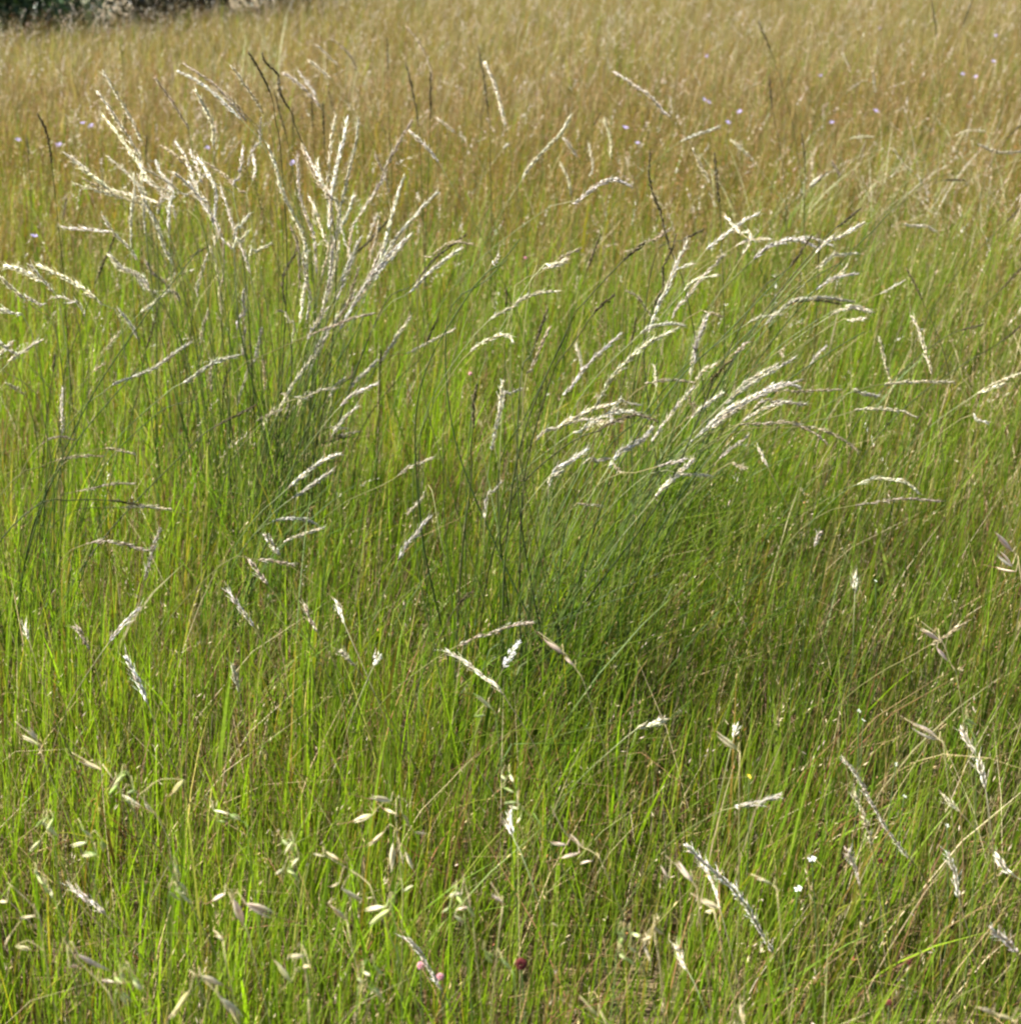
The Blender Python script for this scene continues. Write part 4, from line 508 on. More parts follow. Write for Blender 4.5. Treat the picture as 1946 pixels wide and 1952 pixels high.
LONE_STALKS = [
  ('B',0.126,'long tan seed head leaning right, above right of the left-leaning tussock',[(-1.440,5.272,0.002),(-1.422,5.264,0.109),(-1.389,5.250,0.215),(-1.343,5.236,0.312),(-1.286,5.227,0.394),(-1.180,5.219,0.515),(-1.071,5.211,0.545),(-1.029,5.203,0.601),(-0.978,5.195,0.654)]),
  ('O',0.133,'olive branched seed head leaning left, right of the left-leaning tussock',[(-0.395,2.777,-0.009),(-0.403,2.780,0.227),(-0.420,2.785,0.467),(-0.445,2.779,0.699),(-0.481,2.751,0.911),(-0.490,2.741,0.959),(-0.497,2.731,0.998),(-0.514,2.721,1.036)]),
  ('p',0.151,'thin pale seed head leaning left, above right of the left-leaning tussock, lowest of its kind',[(-0.247,4.208,-0.009),(-0.282,4.225,0.239),(-0.347,4.256,0.485),(-0.438,4.273,0.714),(-0.555,4.253,0.907),(-0.585,4.241,0.947),(-0.615,4.230,0.981),(-0.655,4.219,1.014)]),
  ('p',0.12,'thin pale seed head leaning left, above right of the left-leaning tussock, third from top',[(-0.269,4.301,-0.009),(-0.304,4.282,0.242),(-0.369,4.251,0.496),(-0.458,4.244,0.728),(-0.565,4.298,0.917),(-0.594,4.322,0.958),(-0.632,4.346,1.004)]),
  ('p',0.121,'thin pale seed head leaning left, above right of the left-leaning tussock, topmost of its kind',[(-0.203,4.752,-0.011),(-0.242,4.759,0.249),(-0.314,4.771,0.508),(-0.416,4.770,0.747),(-0.544,4.743,0.948),(-0.583,4.730,0.997),(-0.623,4.716,1.037)]),
  ('B',0.132,'tan seed head leaning left, above right of the left-leaning tussock',[(-0.321,5.092,-0.011),(-0.344,5.095,0.232),(-0.386,5.100,0.476),(-0.450,5.103,0.709),(-0.538,5.100,0.915),(-0.568,5.098,0.973),(-0.618,5.096,1.017)]),
  ('p',0.119,'thin pale seed head leaning left, above right of the left-leaning tussock, second from top',[(-0.269,4.730,-0.011),(-0.304,4.737,0.239),(-0.367,4.749,0.491),(-0.455,4.741,0.722),(-0.565,4.688,0.913),(-0.596,4.666,0.958),(-0.637,4.644,0.995)]),
  ('D',0.133,'dark spike upright, close left of the paired violet flowers',[(-1.165,3.485,-0.020),(-1.161,3.494,0.205),(-1.154,3.509,0.434),(-1.143,3.512,0.655),(-1.127,3.486,0.859),(-1.120,3.470,0.922),(-1.119,3.454,0.979),(-1.128,3.439,1.017)]),
  ('D',0.106,'dark spike upright, left of the paired violet flowers',[(-1.824,5.282,0.005),(-1.823,5.283,0.136),(-1.820,5.287,0.269),(-1.815,5.297,0.398),(-1.809,5.319,0.517),(-1.805,5.335,0.584),(-1.809,5.352,0.644)]),
  ('D',0.122,'dark spike leaning left, above right of the left-leaning tussock',[(-0.582,4.183,-0.011),(-0.588,4.169,0.197),(-0.599,4.146,0.407),(-0.616,4.130,0.612),(-0.641,4.138,0.801),(-0.650,4.146,0.854),(-0.664,4.153,0.906),(-0.677,4.161,0.969)]),
  ('D',0.124,'dark spike upright, right of the left-leaning tussock, leftmost of two',[(-0.934,5.964,0.001),(-0.932,5.956,0.124),(-0.928,5.943,0.249),(-0.921,5.933,0.370),(-0.911,5.935,0.483),(-0.903,5.941,0.552),(-0.897,5.948,0.659)]),
  ('D',0.13,'dark spike upright, right of the left-leaning tussock, rightmost of two',[(-0.794,5.680,-0.003),(-0.793,5.686,0.142),(-0.791,5.696,0.290),(-0.788,5.700,0.433),(-0.783,5.686,0.566),(-0.779,5.666,0.657),(-0.775,5.647,0.747)]),
  ('D',0.13,'dark spike upright, above the fan tussock',[(-0.575,4.435,-0.010),(-0.575,4.434,0.178),(-0.574,4.432,0.368),(-0.573,4.423,0.553),(-0.571,4.400,0.724),(-0.570,4.383,0.814),(-0.566,4.365,0.907)]),
  ('D',0.116,'short dark spike leaning left, right of the left-leaning tussock',[(-0.733,6.502,-0.002),(-0.739,6.507,0.137),(-0.749,6.515,0.279),(-0.766,6.518,0.416),(-0.790,6.507,0.542),(-0.816,6.486,0.653)]),
  ('D',0.139,'long dark spike leaning right, above the left edge tussock',[(-1.223,3.540,-0.021),(-1.218,3.530,0.074),(-1.208,3.513,0.169),(-1.194,3.500,0.261),(-1.172,3.504,0.344),(-1.153,3.517,0.403),(-1.116,3.529,0.487),(-1.067,3.542,0.590),(-1.008,3.554,0.701)]),
  ('D',0.072,'short dark spike upright, below the paired violet flowers',[(-1.378,4.219,-0.014),(-1.375,4.203,0.145),(-1.369,4.177,0.311),(-1.362,4.173,0.464),(-1.353,4.224,0.587),(-1.349,4.272,0.640)]),
  ('p',0.081,'short thin pale seed head upright, above the fan tussock',[(-0.516,4.155,-0.010),(-0.522,4.158,0.138),(-0.534,4.163,0.289),(-0.552,4.169,0.435),(-0.578,4.171,0.570),(-0.585,4.171,0.599),(-0.585,4.171,0.650)]),
  ('D',0.109,'short dark spike upright, right of the paired violet flowers',[(-1.426,5.296,0.002),(-1.419,5.309,0.147),(-1.407,5.332,0.294),(-1.389,5.342,0.435),(-1.364,5.319,0.559),(-1.340,5.277,0.657)]),
  ('P',0.205,'cream seed head leaning left, left of the centre violets',[(0.076,4.417,-0.009),(0.068,4.410,0.195),(0.053,4.400,0.402),(0.029,4.393,0.603),(-0.005,4.400,0.788),(-0.017,4.405,0.839),(-0.034,4.410,0.906),(-0.051,4.415,0.962),(-0.077,4.420,1.017)]),
  ('D',0.224,'long dark spike upright, left of the centre violets',[(-0.069,4.811,-0.012),(-0.068,4.808,0.157),(-0.068,4.803,0.328),(-0.067,4.797,0.495),(-0.067,4.791,0.651),(-0.066,4.788,0.746),(-0.075,4.784,0.833),(-0.090,4.781,0.943),(-0.105,4.777,1.021)]),
  ('p',0.223,'thin pale seed head bent low left, close above the centre violets',[(0.868,4.054,-0.002),(0.820,4.049,0.249),(0.732,4.041,0.494),(0.610,4.032,0.717),(0.463,4.027,0.900),(0.427,4.027,0.936),(0.388,4.026,0.978),(0.339,4.026,1.008),(0.290,4.026,1.039)]),
  ('P',0.201,'long cream seed head leaning right, left of the centre violets',[(-0.242,3.435,-0.007),(-0.217,3.429,0.210),(-0.171,3.418,0.426),(-0.103,3.405,0.631),(-0.013,3.391,0.809),(0.019,3.387,0.860),(0.046,3.383,0.906),(0.082,3.379,0.947),(0.117,3.374,0.983),(0.141,3.370,1.026)]),
  ('P',0.125,'cream seed head leaning left, above left of the pink flower',[(0.124,3.318,-0.001),(0.093,3.313,0.240),(0.037,3.303,0.481),(-0.045,3.299,0.707),(-0.151,3.310,0.902),(-0.177,3.315,0.941),(-0.203,3.320,0.971),(-0.232,3.325,0.996)]),
  ('P',0.134,'cream seed head arching right, below the centre violets',[(-0.364,2.633,-0.009),(-0.320,2.641,0.277),(-0.237,2.655,0.566),(-0.108,2.657,0.814),(0.076,2.628,0.976),(0.118,2.619,0.983),(0.138,2.609,1.001),(0.169,2.599,1.026),(0.193,2.589,1.033),(0.217,2.580,1.025)]),
  ('p',0.11,'short thin pale seed head bent low left, above the pink flower',[(0.059,5.707,-0.020),(0.028,5.710,0.148),(-0.029,5.715,0.314),(-0.107,5.712,0.464),(-0.204,5.690,0.583),(-0.240,5.677,0.619),(-0.284,5.665,0.654)]),
  ('p',0.116,'thin pale seed head upright, close left of the centre violets, topmost of two',[(0.323,4.174,-0.006),(0.320,4.180,0.192),(0.316,4.190,0.393),(0.308,4.201,0.588),(0.297,4.208,0.772),(0.292,4.209,0.832),(0.274,4.211,0.884)]),
  ('p',0.117,'thin pale seed head upright, close left of the centre violets, lowest of two',[(0.122,4.314,-0.008),(0.134,4.296,0.173),(0.155,4.266,0.356),(0.187,4.249,0.531),(0.231,4.270,0.686),(0.248,4.287,0.734),(0.236,4.304,0.794)]),
  ('p',0.083,'short thin pale seed head leaning left, left of the centre violets',[(0.448,5.277,-0.021),(0.426,5.274,0.142),(0.385,5.269,0.304),(0.326,5.263,0.455),(0.247,5.258,0.584),(0.197,5.255,0.650)]),
  ('p',0.113,'thin pale seed head leaning left, left of the centre violets',[(0.249,4.786,-0.014),(0.245,4.777,0.129),(0.236,4.762,0.273),(0.223,4.753,0.413),(0.204,4.763,0.542),(0.194,4.774,0.597),(0.171,4.785,0.646)]),
  ('N',0.0,'bare green stem leaning right, close above left of the pink flower',[(-0.270,4.362,-0.010),(-0.258,4.359,0.111),(-0.235,4.354,0.232),(-0.201,4.345,0.347),(-0.155,4.334,0.448),(-0.112,4.323,0.523),(-0.064,4.312,0.602),(-0.023,4.301,0.657)]),
  ('B',0.215,'tan seed head leaning left, above the pink flower',[(-0.298,5.378,-0.012),(-0.297,5.378,0.180),(-0.296,5.379,0.375),(-0.294,5.381,0.565),(-0.291,5.386,0.743),(-0.289,5.390,0.839),(-0.308,5.394,0.919),(-0.342,5.399,0.979),(-0.379,5.403,1.025)]),
  ('D',0.193,'long dark spike upright, above left of the pink flower',[(-0.265,4.364,-0.010),(-0.266,4.359,0.173),(-0.268,4.350,0.357),(-0.270,4.345,0.537),(-0.274,4.350,0.705),(-0.278,4.359,0.818),(-0.293,4.369,0.929),(-0.313,4.378,1.022)]),
  ('D',0.142,'dark spike upright, above the pink flower',[(-0.269,4.132,-0.009),(-0.266,4.145,0.197),(-0.261,4.168,0.406),(-0.252,4.182,0.608),(-0.239,4.166,0.796),(-0.230,4.142,0.908),(-0.226,4.118,1.027)]),
  ('D',0.12,'short dark spike upright, above the pink flower',[(-0.505,5.988,-0.009),(-0.505,5.987,0.199),(-0.504,5.984,0.409),(-0.504,5.980,0.615),(-0.502,5.973,0.807),(-0.501,5.967,0.926)]),
  ('D',0.204,'long dark spike upright, left of the upper right tussock',[(0.455,2.824,0.004),(0.448,2.820,0.169),(0.435,2.813,0.337),(0.415,2.809,0.499),(0.387,2.811,0.649),(0.372,2.814,0.714),(0.353,2.817,0.787),(0.322,2.820,0.856),(0.304,2.823,0.918),(0.279,2.826,0.978),(0.277,2.829,1.038)]),
  ('p',0.136,'thin pale seed head leaning left, below the lilac flower patch',[(0.822,4.449,-0.009),(0.801,4.457,0.164),(0.763,4.471,0.337),(0.709,4.475,0.499),(0.638,4.451,0.638),(0.596,4.429,0.704),(0.563,4.406,0.761)]),
  ('P',0.125,'cream seed head bent low right, close left of the lilac flower patch',[(0.147,4.343,-0.008),(0.183,4.358,0.215),(0.251,4.385,0.439),(0.353,4.402,0.633),(0.494,4.387,0.770),(0.554,4.374,0.807),(0.632,4.360,0.837)]),
  ('D',0.072,'dark spike leaning right, close left of the centre violets',[(0.227,5.888,-0.024),(0.237,5.898,0.119),(0.254,5.916,0.265),(0.280,5.924,0.404),(0.316,5.906,0.527),(0.337,5.888,0.584),(0.370,5.870,0.656)]),
  ('B',0.125,'tan seed head leaning left, left of the pink flower',[(-0.282,4.003,-0.009),(-0.289,4.017,0.176),(-0.301,4.042,0.363),(-0.320,4.055,0.543),(-0.346,4.033,0.707),(-0.357,4.018,0.759),(-0.380,4.002,0.823)]),
  ('N',0.0,'bare green stem leaning right, left of the pink flower',[(-0.606,5.117,-0.008),(-0.595,5.122,0.118),(-0.576,5.130,0.245),(-0.546,5.133,0.366),(-0.506,5.121,0.473),(-0.458,5.097,0.573),(-0.406,5.074,0.658)]),
  ('D',0.107,'dark spike leaning right, right of the pink flower',[(0.123,3.815,-0.004),(0.130,3.815,0.120),(0.143,3.814,0.245),(0.163,3.811,0.365),(0.192,3.804,0.476),(0.211,3.798,0.537),(0.245,3.792,0.644)]),
  ('P',0.044,'short cream seed head leaning right, above the pink flower',[(-0.276,5.074,-0.012),(-0.248,5.091,0.161),(-0.198,5.120,0.333),(-0.127,5.138,0.490),(-0.040,5.121,0.620),(-0.013,5.108,0.652)]),
  ('D',0.128,'dark spike upright, above left of the upper right tussock',[(0.554,3.411,0.004),(0.550,3.404,0.186),(0.544,3.391,0.371),(0.533,3.385,0.551),(0.518,3.397,0.718),(0.511,3.407,0.785),(0.498,3.418,0.866),(0.491,3.428,0.927)]),
  ('O',0.113,'olive branched seed head leaning left, above left of the upper right tussock',[(0.844,4.204,-0.005),(0.827,4.214,0.145),(0.795,4.232,0.295),(0.747,4.244,0.435),(0.685,4.240,0.558),(0.658,4.233,0.600),(0.625,4.227,0.653)]),
  ('p',0.132,'thin pale seed head arching right, right of the upper right tussock',[(0.774,3.875,0.001),(0.805,3.856,0.190),(0.863,3.824,0.381),(0.950,3.807,0.545),(1.067,3.833,0.653),(1.103,3.849,0.655),(1.149,3.864,0.649),(1.187,3.879,0.632)]),
  ('P',0.048,'short cream seed head leaning right, above the upper right tussock',[(0.784,4.531,-0.011),(0.801,4.533,0.148),(0.835,4.536,0.308),(0.884,4.543,0.458),(0.949,4.555,0.589),(0.972,4.560,0.625),(1.001,4.565,0.648)]),
  ('D',0.131,'dark spike leaning left, above the lilac flower patch',[(1.201,5.562,-0.030),(1.182,5.567,0.204),(1.146,5.575,0.440),(1.090,5.577,0.665),(1.012,5.564,0.866),(0.972,5.554,0.950),(0.928,5.543,1.032)]),
  ('D',0.149,'dark spike upright, above the right edge violets',[(1.911,6.297,-0.034),(1.903,6.294,0.205),(1.886,6.290,0.447),(1.860,6.291,0.682),(1.822,6.302,0.900),(1.807,6.308,0.968),(1.787,6.314,1.044)]),
  ('D',0.114,'dark spike leaning right, close above the right edge violets',[(1.812,6.280,-0.036),(1.820,6.280,0.196),(1.834,6.278,0.430),(1.858,6.270,0.657),(1.893,6.252,0.867),(1.911,6.242,0.952),(1.934,6.232,1.051)]),
  ('N',0.0,'bare green stem leaning right, close above left of the right edge violets',[(2.399,9.110,-0.008),(2.418,9.117,0.110),(2.453,9.130,0.227),(2.502,9.145,0.334),(2.564,9.159,0.424),(2.651,9.175,0.525),(2.782,9.192,0.647)]),
  ('D',0.124,'dark spike upright, close right of the lilac flower patch',[(1.068,5.261,-0.025),(1.059,5.265,0.152),(1.044,5.272,0.332),(1.019,5.279,0.505),(0.983,5.284,0.665),(0.955,5.286,0.767),(0.940,5.287,0.867)]),
  ('D',0.126,'dark spike upright, right of the lilac flower patch',[(0.970,4.597,-0.012),(0.969,4.588,0.138),(0.966,4.570,0.289),(0.962,4.560,0.437),(0.957,4.569,0.574),(0.950,4.591,0.692),(0.938,4.613,0.778)]),
  ('p',0.124,'short thin pale seed head leaning left, left of the right edge violets',[(2.035,8.071,-0.024),(2.019,8.081,0.122),(1.991,8.097,0.268),(1.948,8.106,0.405),(1.891,8.094,0.525),(1.828,8.069,0.628)]),
  ('p',0.125,'short thin pale seed head upright, left of the right edge violets',[(1.920,7.389,-0.033),(1.913,7.386,0.108),(1.900,7.380,0.250),(1.880,7.366,0.387),(1.851,7.340,0.509),(1.816,7.305,0.625)]),
  ('p',0.099,'short thin pale seed head bent low right, left of the right edge violets, topmost',[(1.314,6.845,-0.040),(1.343,6.849,0.136),(1.398,6.856,0.311),(1.477,6.854,0.468),(1.579,6.834,0.590),(1.653,6.814,0.653)]),
  ('p',0.113,'thin pale seed head bent low right, below the right edge violets',[(1.411,5.513,-0.030),(1.437,5.510,0.152),(1.487,5.506,0.335),(1.566,5.502,0.494),(1.682,5.498,0.601),(1.749,5.497,0.637),(1.814,5.496,0.637)]),
  ('p',0.124,'thin pale seed head arching right, below the right edge violets',[(0.712,3.602,0.004),(0.754,3.594,0.273),(0.833,3.580,0.545),(0.956,3.571,0.778),(1.132,3.577,0.933),(1.172,3.581,0.923),(1.224,3.584,0.903),(1.282,3.588,0.903)]),
  ('p',0.132,'short thin pale seed head leaning left, below the right edge violets',[(1.687,5.051,-0.021),(1.659,5.057,0.148),(1.605,5.067,0.318),(1.529,5.063,0.467),(1.430,5.025,0.571),(1.396,5.006,0.594),(1.341,4.987,0.657)]),
  ('p',0.117,'short thin pale seed head leaning left, close below the lilac flower patch',[(1.125,5.218,-0.024),(1.098,5.222,0.140),(1.048,5.229,0.303),(0.977,5.229,0.452),(0.888,5.215,0.575),(0.849,5.205,0.618),(0.804,5.195,0.653)]),
  ('B',0.066,'short tan seed head leaning left, above right of the upper right tussock',[(1.292,4.793,-0.016),(1.273,4.804,0.148),(1.238,4.822,0.312),(1.187,4.830,0.467),(1.120,4.813,0.599),(1.086,4.797,0.653)]),
  ('D',0.106,'dark spike leaning right, below the right edge violets, topmost of two',[(1.874,5.634,-0.029),(1.875,5.634,0.063),(1.877,5.635,0.156),(1.881,5.636,0.246),(1.886,5.637,0.331),(1.894,5.638,0.436),(1.944,5.639,0.562),(2.013,5.640,0.650)]),
  ('D',0.052,'dark spike leaning right, below the right edge violets, lowest of two',[(1.187,4.109,-0.002),(1.207,4.106,0.138),(1.246,4.100,0.277),(1.301,4.093,0.406),(1.370,4.084,0.515),(1.425,4.077,0.585),(1.477,4.070,0.653)]),
  ('D',0.072,'dark spike bent low right, below the right edge violets',[(1.031,4.449,-0.009),(1.058,4.456,0.175),(1.108,4.469,0.362),(1.189,4.483,0.521),(1.310,4.495,0.620),(1.380,4.500,0.649),(1.448,4.504,0.648)]),
  ('D',0.085,'dark spike bent low right, above the upper right tussock',[(0.658,4.645,-0.013),(0.684,4.648,0.132),(0.732,4.654,0.275),(0.800,4.657,0.404),(0.886,4.649,0.507),(0.966,4.637,0.578),(1.037,4.624,0.655)]),
  ('p',0.123,'short thin pale seed head bent low right, left of the right edge violets, lowest',[(0.956,5.333,-0.026),(0.984,5.317,0.167),(1.036,5.288,0.364),(1.120,5.272,0.530),(1.241,5.294,0.633),(1.300,5.315,0.646),(1.355,5.336,0.643)]),
  ('p',0.048,'short thin pale seed head upright, below the right edge violets',[(1.404,4.061,-0.001),(1.397,4.069,0.146),(1.385,4.083,0.295),(1.365,4.098,0.438),(1.337,4.109,0.572),(1.317,4.114,0.649)]),
  ('P',0.107,'cream seed head leaning left, right of the left edge tussock',[(-0.813,3.206,-0.016),(-0.818,3.202,0.122),(-0.829,3.195,0.261),(-0.846,3.184,0.396),(-0.870,3.171,0.520),(-0.877,3.167,0.549),(-0.890,3.164,0.583),(-0.910,3.160,0.619)]),
  ('P',0.131,'cream seed head bent low right, below the left-leaning tussock',[(-1.166,3.297,-0.021),(-1.138,3.307,0.140),(-1.087,3.324,0.300),(-1.013,3.333,0.442),(-0.918,3.318,0.551),(-0.885,3.307,0.578),(-0.852,3.297,0.604),(-0.819,3.287,0.631)]),
  ('P',0.1,'cream seed head upright, close below the left edge tussock',[(-0.968,2.653,-0.019),(-0.965,2.660,0.099),(-0.959,2.674,0.218),(-0.949,2.688,0.333),(-0.935,2.700,0.441),(-0.924,2.706,0.507),(-0.922,2.711,0.543),(-0.917,2.716,0.582)]),
  ('D',0.056,'dark spike bent low right, close below the left-leaning tussock',[(-1.158,3.649,-0.019),(-1.135,3.653,0.128),(-1.091,3.661,0.273),(-1.030,3.668,0.406),(-0.952,3.674,0.518),(-0.906,3.675,0.569),(-0.862,3.677,0.605),(-0.809,3.679,0.636)]),
  ('D',0.12,'long dark spike upright, right of the left edge tussock',[(-0.990,3.193,-0.019),(-0.987,3.192,0.045),(-0.981,3.191,0.110),(-0.971,3.190,0.172),(-0.956,3.191,0.229),(-0.922,3.196,0.333),(-0.896,3.201,0.409),(-0.874,3.206,0.495),(-0.850,3.211,0.559),(-0.833,3.216,0.609)]),
  ('D',0.05,'dark spike upright, close below left of the left edge tussock',[(-1.073,2.845,-0.020),(-1.068,2.851,0.096),(-1.059,2.862,0.214),(-1.045,2.875,0.328),(-1.024,2.886,0.433),(-1.002,2.894,0.519),(-0.986,2.903,0.594)]),
  ('p',0.129,'thin pale seed head upright, left of the fan tussock, leftmost of two',[(-0.784,3.174,-0.016),(-0.779,3.178,0.119),(-0.769,3.186,0.257),(-0.754,3.185,0.389),(-0.732,3.164,0.508),(-0.719,3.146,0.570),(-0.696,3.127,0.626)]),
  ('p',0.099,'thin pale seed head upright, left of the fan tussock, rightmost of two',[(-0.625,3.075,-0.013),(-0.623,3.073,0.124),(-0.619,3.070,0.264),(-0.614,3.060,0.399),(-0.606,3.037,0.523),(-0.602,3.024,0.572),(-0.590,3.011,0.617)]),
  ('p',0.069,'short thin pale seed head leaning right, right of the left edge tussock',[(-1.140,3.036,-0.021),(-1.114,3.040,0.139),(-1.065,3.047,0.298),(-0.998,3.046,0.444),(-0.914,3.025,0.563),(-0.870,3.008,0.613)]),
  ('B',0.06,'short tan seed head bent low right, close right of the left edge tussock',[(-1.155,2.826,-0.022),(-1.127,2.835,0.143),(-1.074,2.850,0.307),(-0.998,2.856,0.454),(-0.901,2.837,0.565),(-0.856,2.822,0.602)]),
  ('N',0.0,'bare green stem bent low right, right of the left edge tussock',[(-0.969,2.667,-0.019),(-0.944,2.661,0.142),(-0.897,2.650,0.303),(-0.825,2.641,0.444),(-0.724,2.643,0.543),(-0.680,2.647,0.571),(-0.626,2.651,0.581)]),
  ('D',0.075,'dark spike leaning right, close left of the low pink bud',[(-0.462,3.135,-0.010),(-0.437,3.128,0.128),(-0.392,3.116,0.265),(-0.327,3.107,0.388),(-0.244,3.112,0.484),(-0.208,3.118,0.514),(-0.189,3.124,0.563),(-0.167,3.130,0.607)]),
  ('B',0.112,'tan seed head leaning left, right of the pink flower',[(0.512,3.328,0.004),(0.494,3.330,0.149),(0.460,3.333,0.295),(0.412,3.329,0.431),(0.350,3.310,0.548),(0.329,3.302,0.579),(0.309,3.293,0.610),(0.280,3.284,0.629)]),
  ('p',0.073,'thin pale seed head upright, right of the low pink bud',[(0.180,2.957,0.000),(0.179,2.949,0.123),(0.175,2.935,0.248),(0.170,2.929,0.369),(0.162,2.942,0.479),(0.155,2.964,0.561),(0.145,2.986,0.589)]),
  ('p',0.088,'long thin pale seed head bent low right, right of the twin bright heads',[(-0.528,2.395,-0.011),(-0.506,2.399,0.126),(-0.464,2.406,0.263),(-0.402,2.406,0.383),(-0.317,2.391,0.468),(-0.272,2.379,0.497),(-0.224,2.367,0.525),(-0.187,2.355,0.557),(-0.139,2.343,0.584)]),
  ('P',0.15,'cream seed head leaning right, below left of the upper right tussock',[(0.371,2.851,0.003),(0.373,2.862,0.142),(0.376,2.881,0.283),(0.382,2.895,0.420),(0.390,2.889,0.547),(0.394,2.880,0.602),(0.399,2.871,0.643),(0.411,2.862,0.692)]),
  ('D',0.043,'dark spike upright, below the pink flower',[(-0.017,3.276,-0.003),(-0.017,3.287,0.122),(-0.016,3.306,0.249),(-0.015,3.320,0.372),(-0.014,3.318,0.487),(-0.012,3.308,0.558),(-0.009,3.299,0.628)]),
  ('D',0.064,'long dark spike upright, above the big tussock',[(0.255,3.144,0.001),(0.254,3.137,0.074),(0.254,3.124,0.148),(0.253,3.113,0.219),(0.252,3.112,0.287),(0.249,3.121,0.381),(0.273,3.130,0.491),(0.290,3.139,0.604)]),
  ('D',0.047,'dark spike upright, left of the low pink bud',[(-0.308,2.871,-0.008),(-0.306,2.882,0.120),(-0.303,2.899,0.249),(-0.297,2.913,0.375),(-0.289,2.908,0.492),(-0.284,2.899,0.552),(-0.279,2.890,0.607)]),
  ('p',0.088,'thin pale seed head leaning right, left of the level thin pale head',[(0.443,2.946,0.004),(0.468,2.933,0.151),(0.514,2.912,0.298),(0.575,2.905,0.431),(0.646,2.935,0.537),(0.676,2.957,0.574),(0.701,2.980,0.588)]),
  ('D',0.097,'dark spike leaning left, above the level thin pale head',[(1.205,3.530,0.006),(1.192,3.514,0.134),(1.167,3.485,0.263),(1.132,3.471,0.383),(1.090,3.496,0.483),(1.077,3.512,0.508),(1.044,3.528,0.574),(1.018,3.544,0.617)]),
  ('p',0.127,'thin pale seed head leaning left, close above the level thin pale head',[(0.918,2.641,0.008),(0.909,2.631,0.172),(0.892,2.613,0.338),(0.866,2.607,0.496),(0.832,2.629,0.639),(0.821,2.641,0.674),(0.804,2.653,0.721),(0.788,2.664,0.752)]),
  ('D',0.075,'dark spike leaning right, above right of the level thin pale head',[(1.052,3.452,0.007),(1.066,3.460,0.132),(1.092,3.474,0.258),(1.131,3.486,0.376),(1.181,3.488,0.480),(1.212,3.485,0.532),(1.240,3.481,0.567),(1.290,3.478,0.632)]),
  ('P',0.083,'cream seed head bent low right, right of the level thin pale head',[(0.694,2.764,0.007),(0.719,2.750,0.168),(0.766,2.726,0.332),(0.839,2.711,0.470),(0.944,2.724,0.557),(0.984,2.735,0.573),(1.020,2.746,0.582)]),
  ('p',0.101,'thin pale seed head bent low right, right of the level thin pale head',[(0.800,2.814,0.008),(0.820,2.818,0.156),(0.856,2.825,0.305),(0.909,2.818,0.441),(0.979,2.784,0.547),(0.994,2.774,0.564),(1.023,2.764,0.584),(1.056,2.754,0.604)]),
  ('p',0.044,'short thin pale seed head arching right, right of the level thin pale head',[(0.611,2.488,0.005),(0.641,2.504,0.171),(0.696,2.531,0.336),(0.775,2.549,0.482),(0.877,2.537,0.590),(0.897,2.531,0.586),(0.918,2.525,0.581)]),
  ('p',0.108,'thin pale seed head leaning left, close above left of the level thin pale head',[(0.937,2.989,0.008),(0.928,2.988,0.137),(0.912,2.984,0.266),(0.887,2.981,0.390),(0.853,2.981,0.504),(0.835,2.981,0.552),(0.817,2.982,0.605)]),
  ('D',0.053,'long dark spike bent low right, right of the level thin pale head',[(0.750,3.054,0.007),(0.773,3.058,0.130),(0.816,3.065,0.251),(0.877,3.070,0.360),(0.951,3.065,0.446),(1.026,3.055,0.514),(1.102,3.044,0.572),(1.145,3.033,0.620)]),
  ('D',0.051,'dark spike bent low right, close above right of the level thin pale head',[(0.688,3.018,0.007),(0.715,3.029,0.151),(0.766,3.049,0.293),(0.837,3.065,0.421),(0.924,3.065,0.524),(0.995,3.056,0.591),(1.062,3.047,0.616)]),
  ('D',0.082,'dark spike upright, close right of the upper right tussock',[(0.868,3.833,0.002),(0.867,3.825,0.113),(0.864,3.810,0.226),(0.859,3.794,0.335),(0.853,3.785,0.439),(0.845,3.780,0.542),(0.838,3.775,0.643)]),
  ('p',0.051,'thin pale seed head leaning left, left of the far-right drooping pair',[(0.639,2.470,0.005),(0.624,2.454,0.134),(0.596,2.427,0.263),(0.557,2.411,0.384),(0.507,2.427,0.486),(0.486,2.443,0.522),(0.468,2.459,0.555)]),
  ('p',0.059,'thin pale seed head leaning left, below the twin bright heads, topmost of two',[(-0.327,2.075,-0.008),(-0.331,2.086,0.107),(-0.339,2.106,0.223),(-0.351,2.121,0.335),(-0.368,2.117,0.438),(-0.375,2.110,0.477),(-0.391,2.103,0.516),(-0.406,2.095,0.548)]),
  ('p',0.133,'thin pale seed head leaning right, left of the twin bright heads',[(-0.692,2.121,-0.014),(-0.686,2.130,0.105),(-0.673,2.146,0.225),(-0.653,2.153,0.340),(-0.626,2.135,0.442),(-0.614,2.121,0.478),(-0.595,2.108,0.524),(-0.579,2.094,0.559)]),
  ('B',0.111,'long tan seed head arching right, below the left edge tussock',[(-0.869,2.093,-0.016),(-0.857,2.087,0.116),(-0.836,2.076,0.249),(-0.803,2.068,0.375),(-0.757,2.067,0.488),(-0.744,2.068,0.512),(-0.723,2.070,0.532),(-0.697,2.071,0.542),(-0.663,2.072,0.547),(-0.636,2.074,0.541),(-0.600,2.075,0.528)]),
  ('B',0.065,'tan seed head arching right, below the twin bright heads',[(-0.699,2.005,-0.013),(-0.673,2.004,0.144),(-0.626,2.001,0.301),(-0.555,2.005,0.438),(-0.458,2.025,0.535),(-0.431,2.032,0.535),(-0.396,2.039,0.528),(-0.354,2.046,0.516)]),
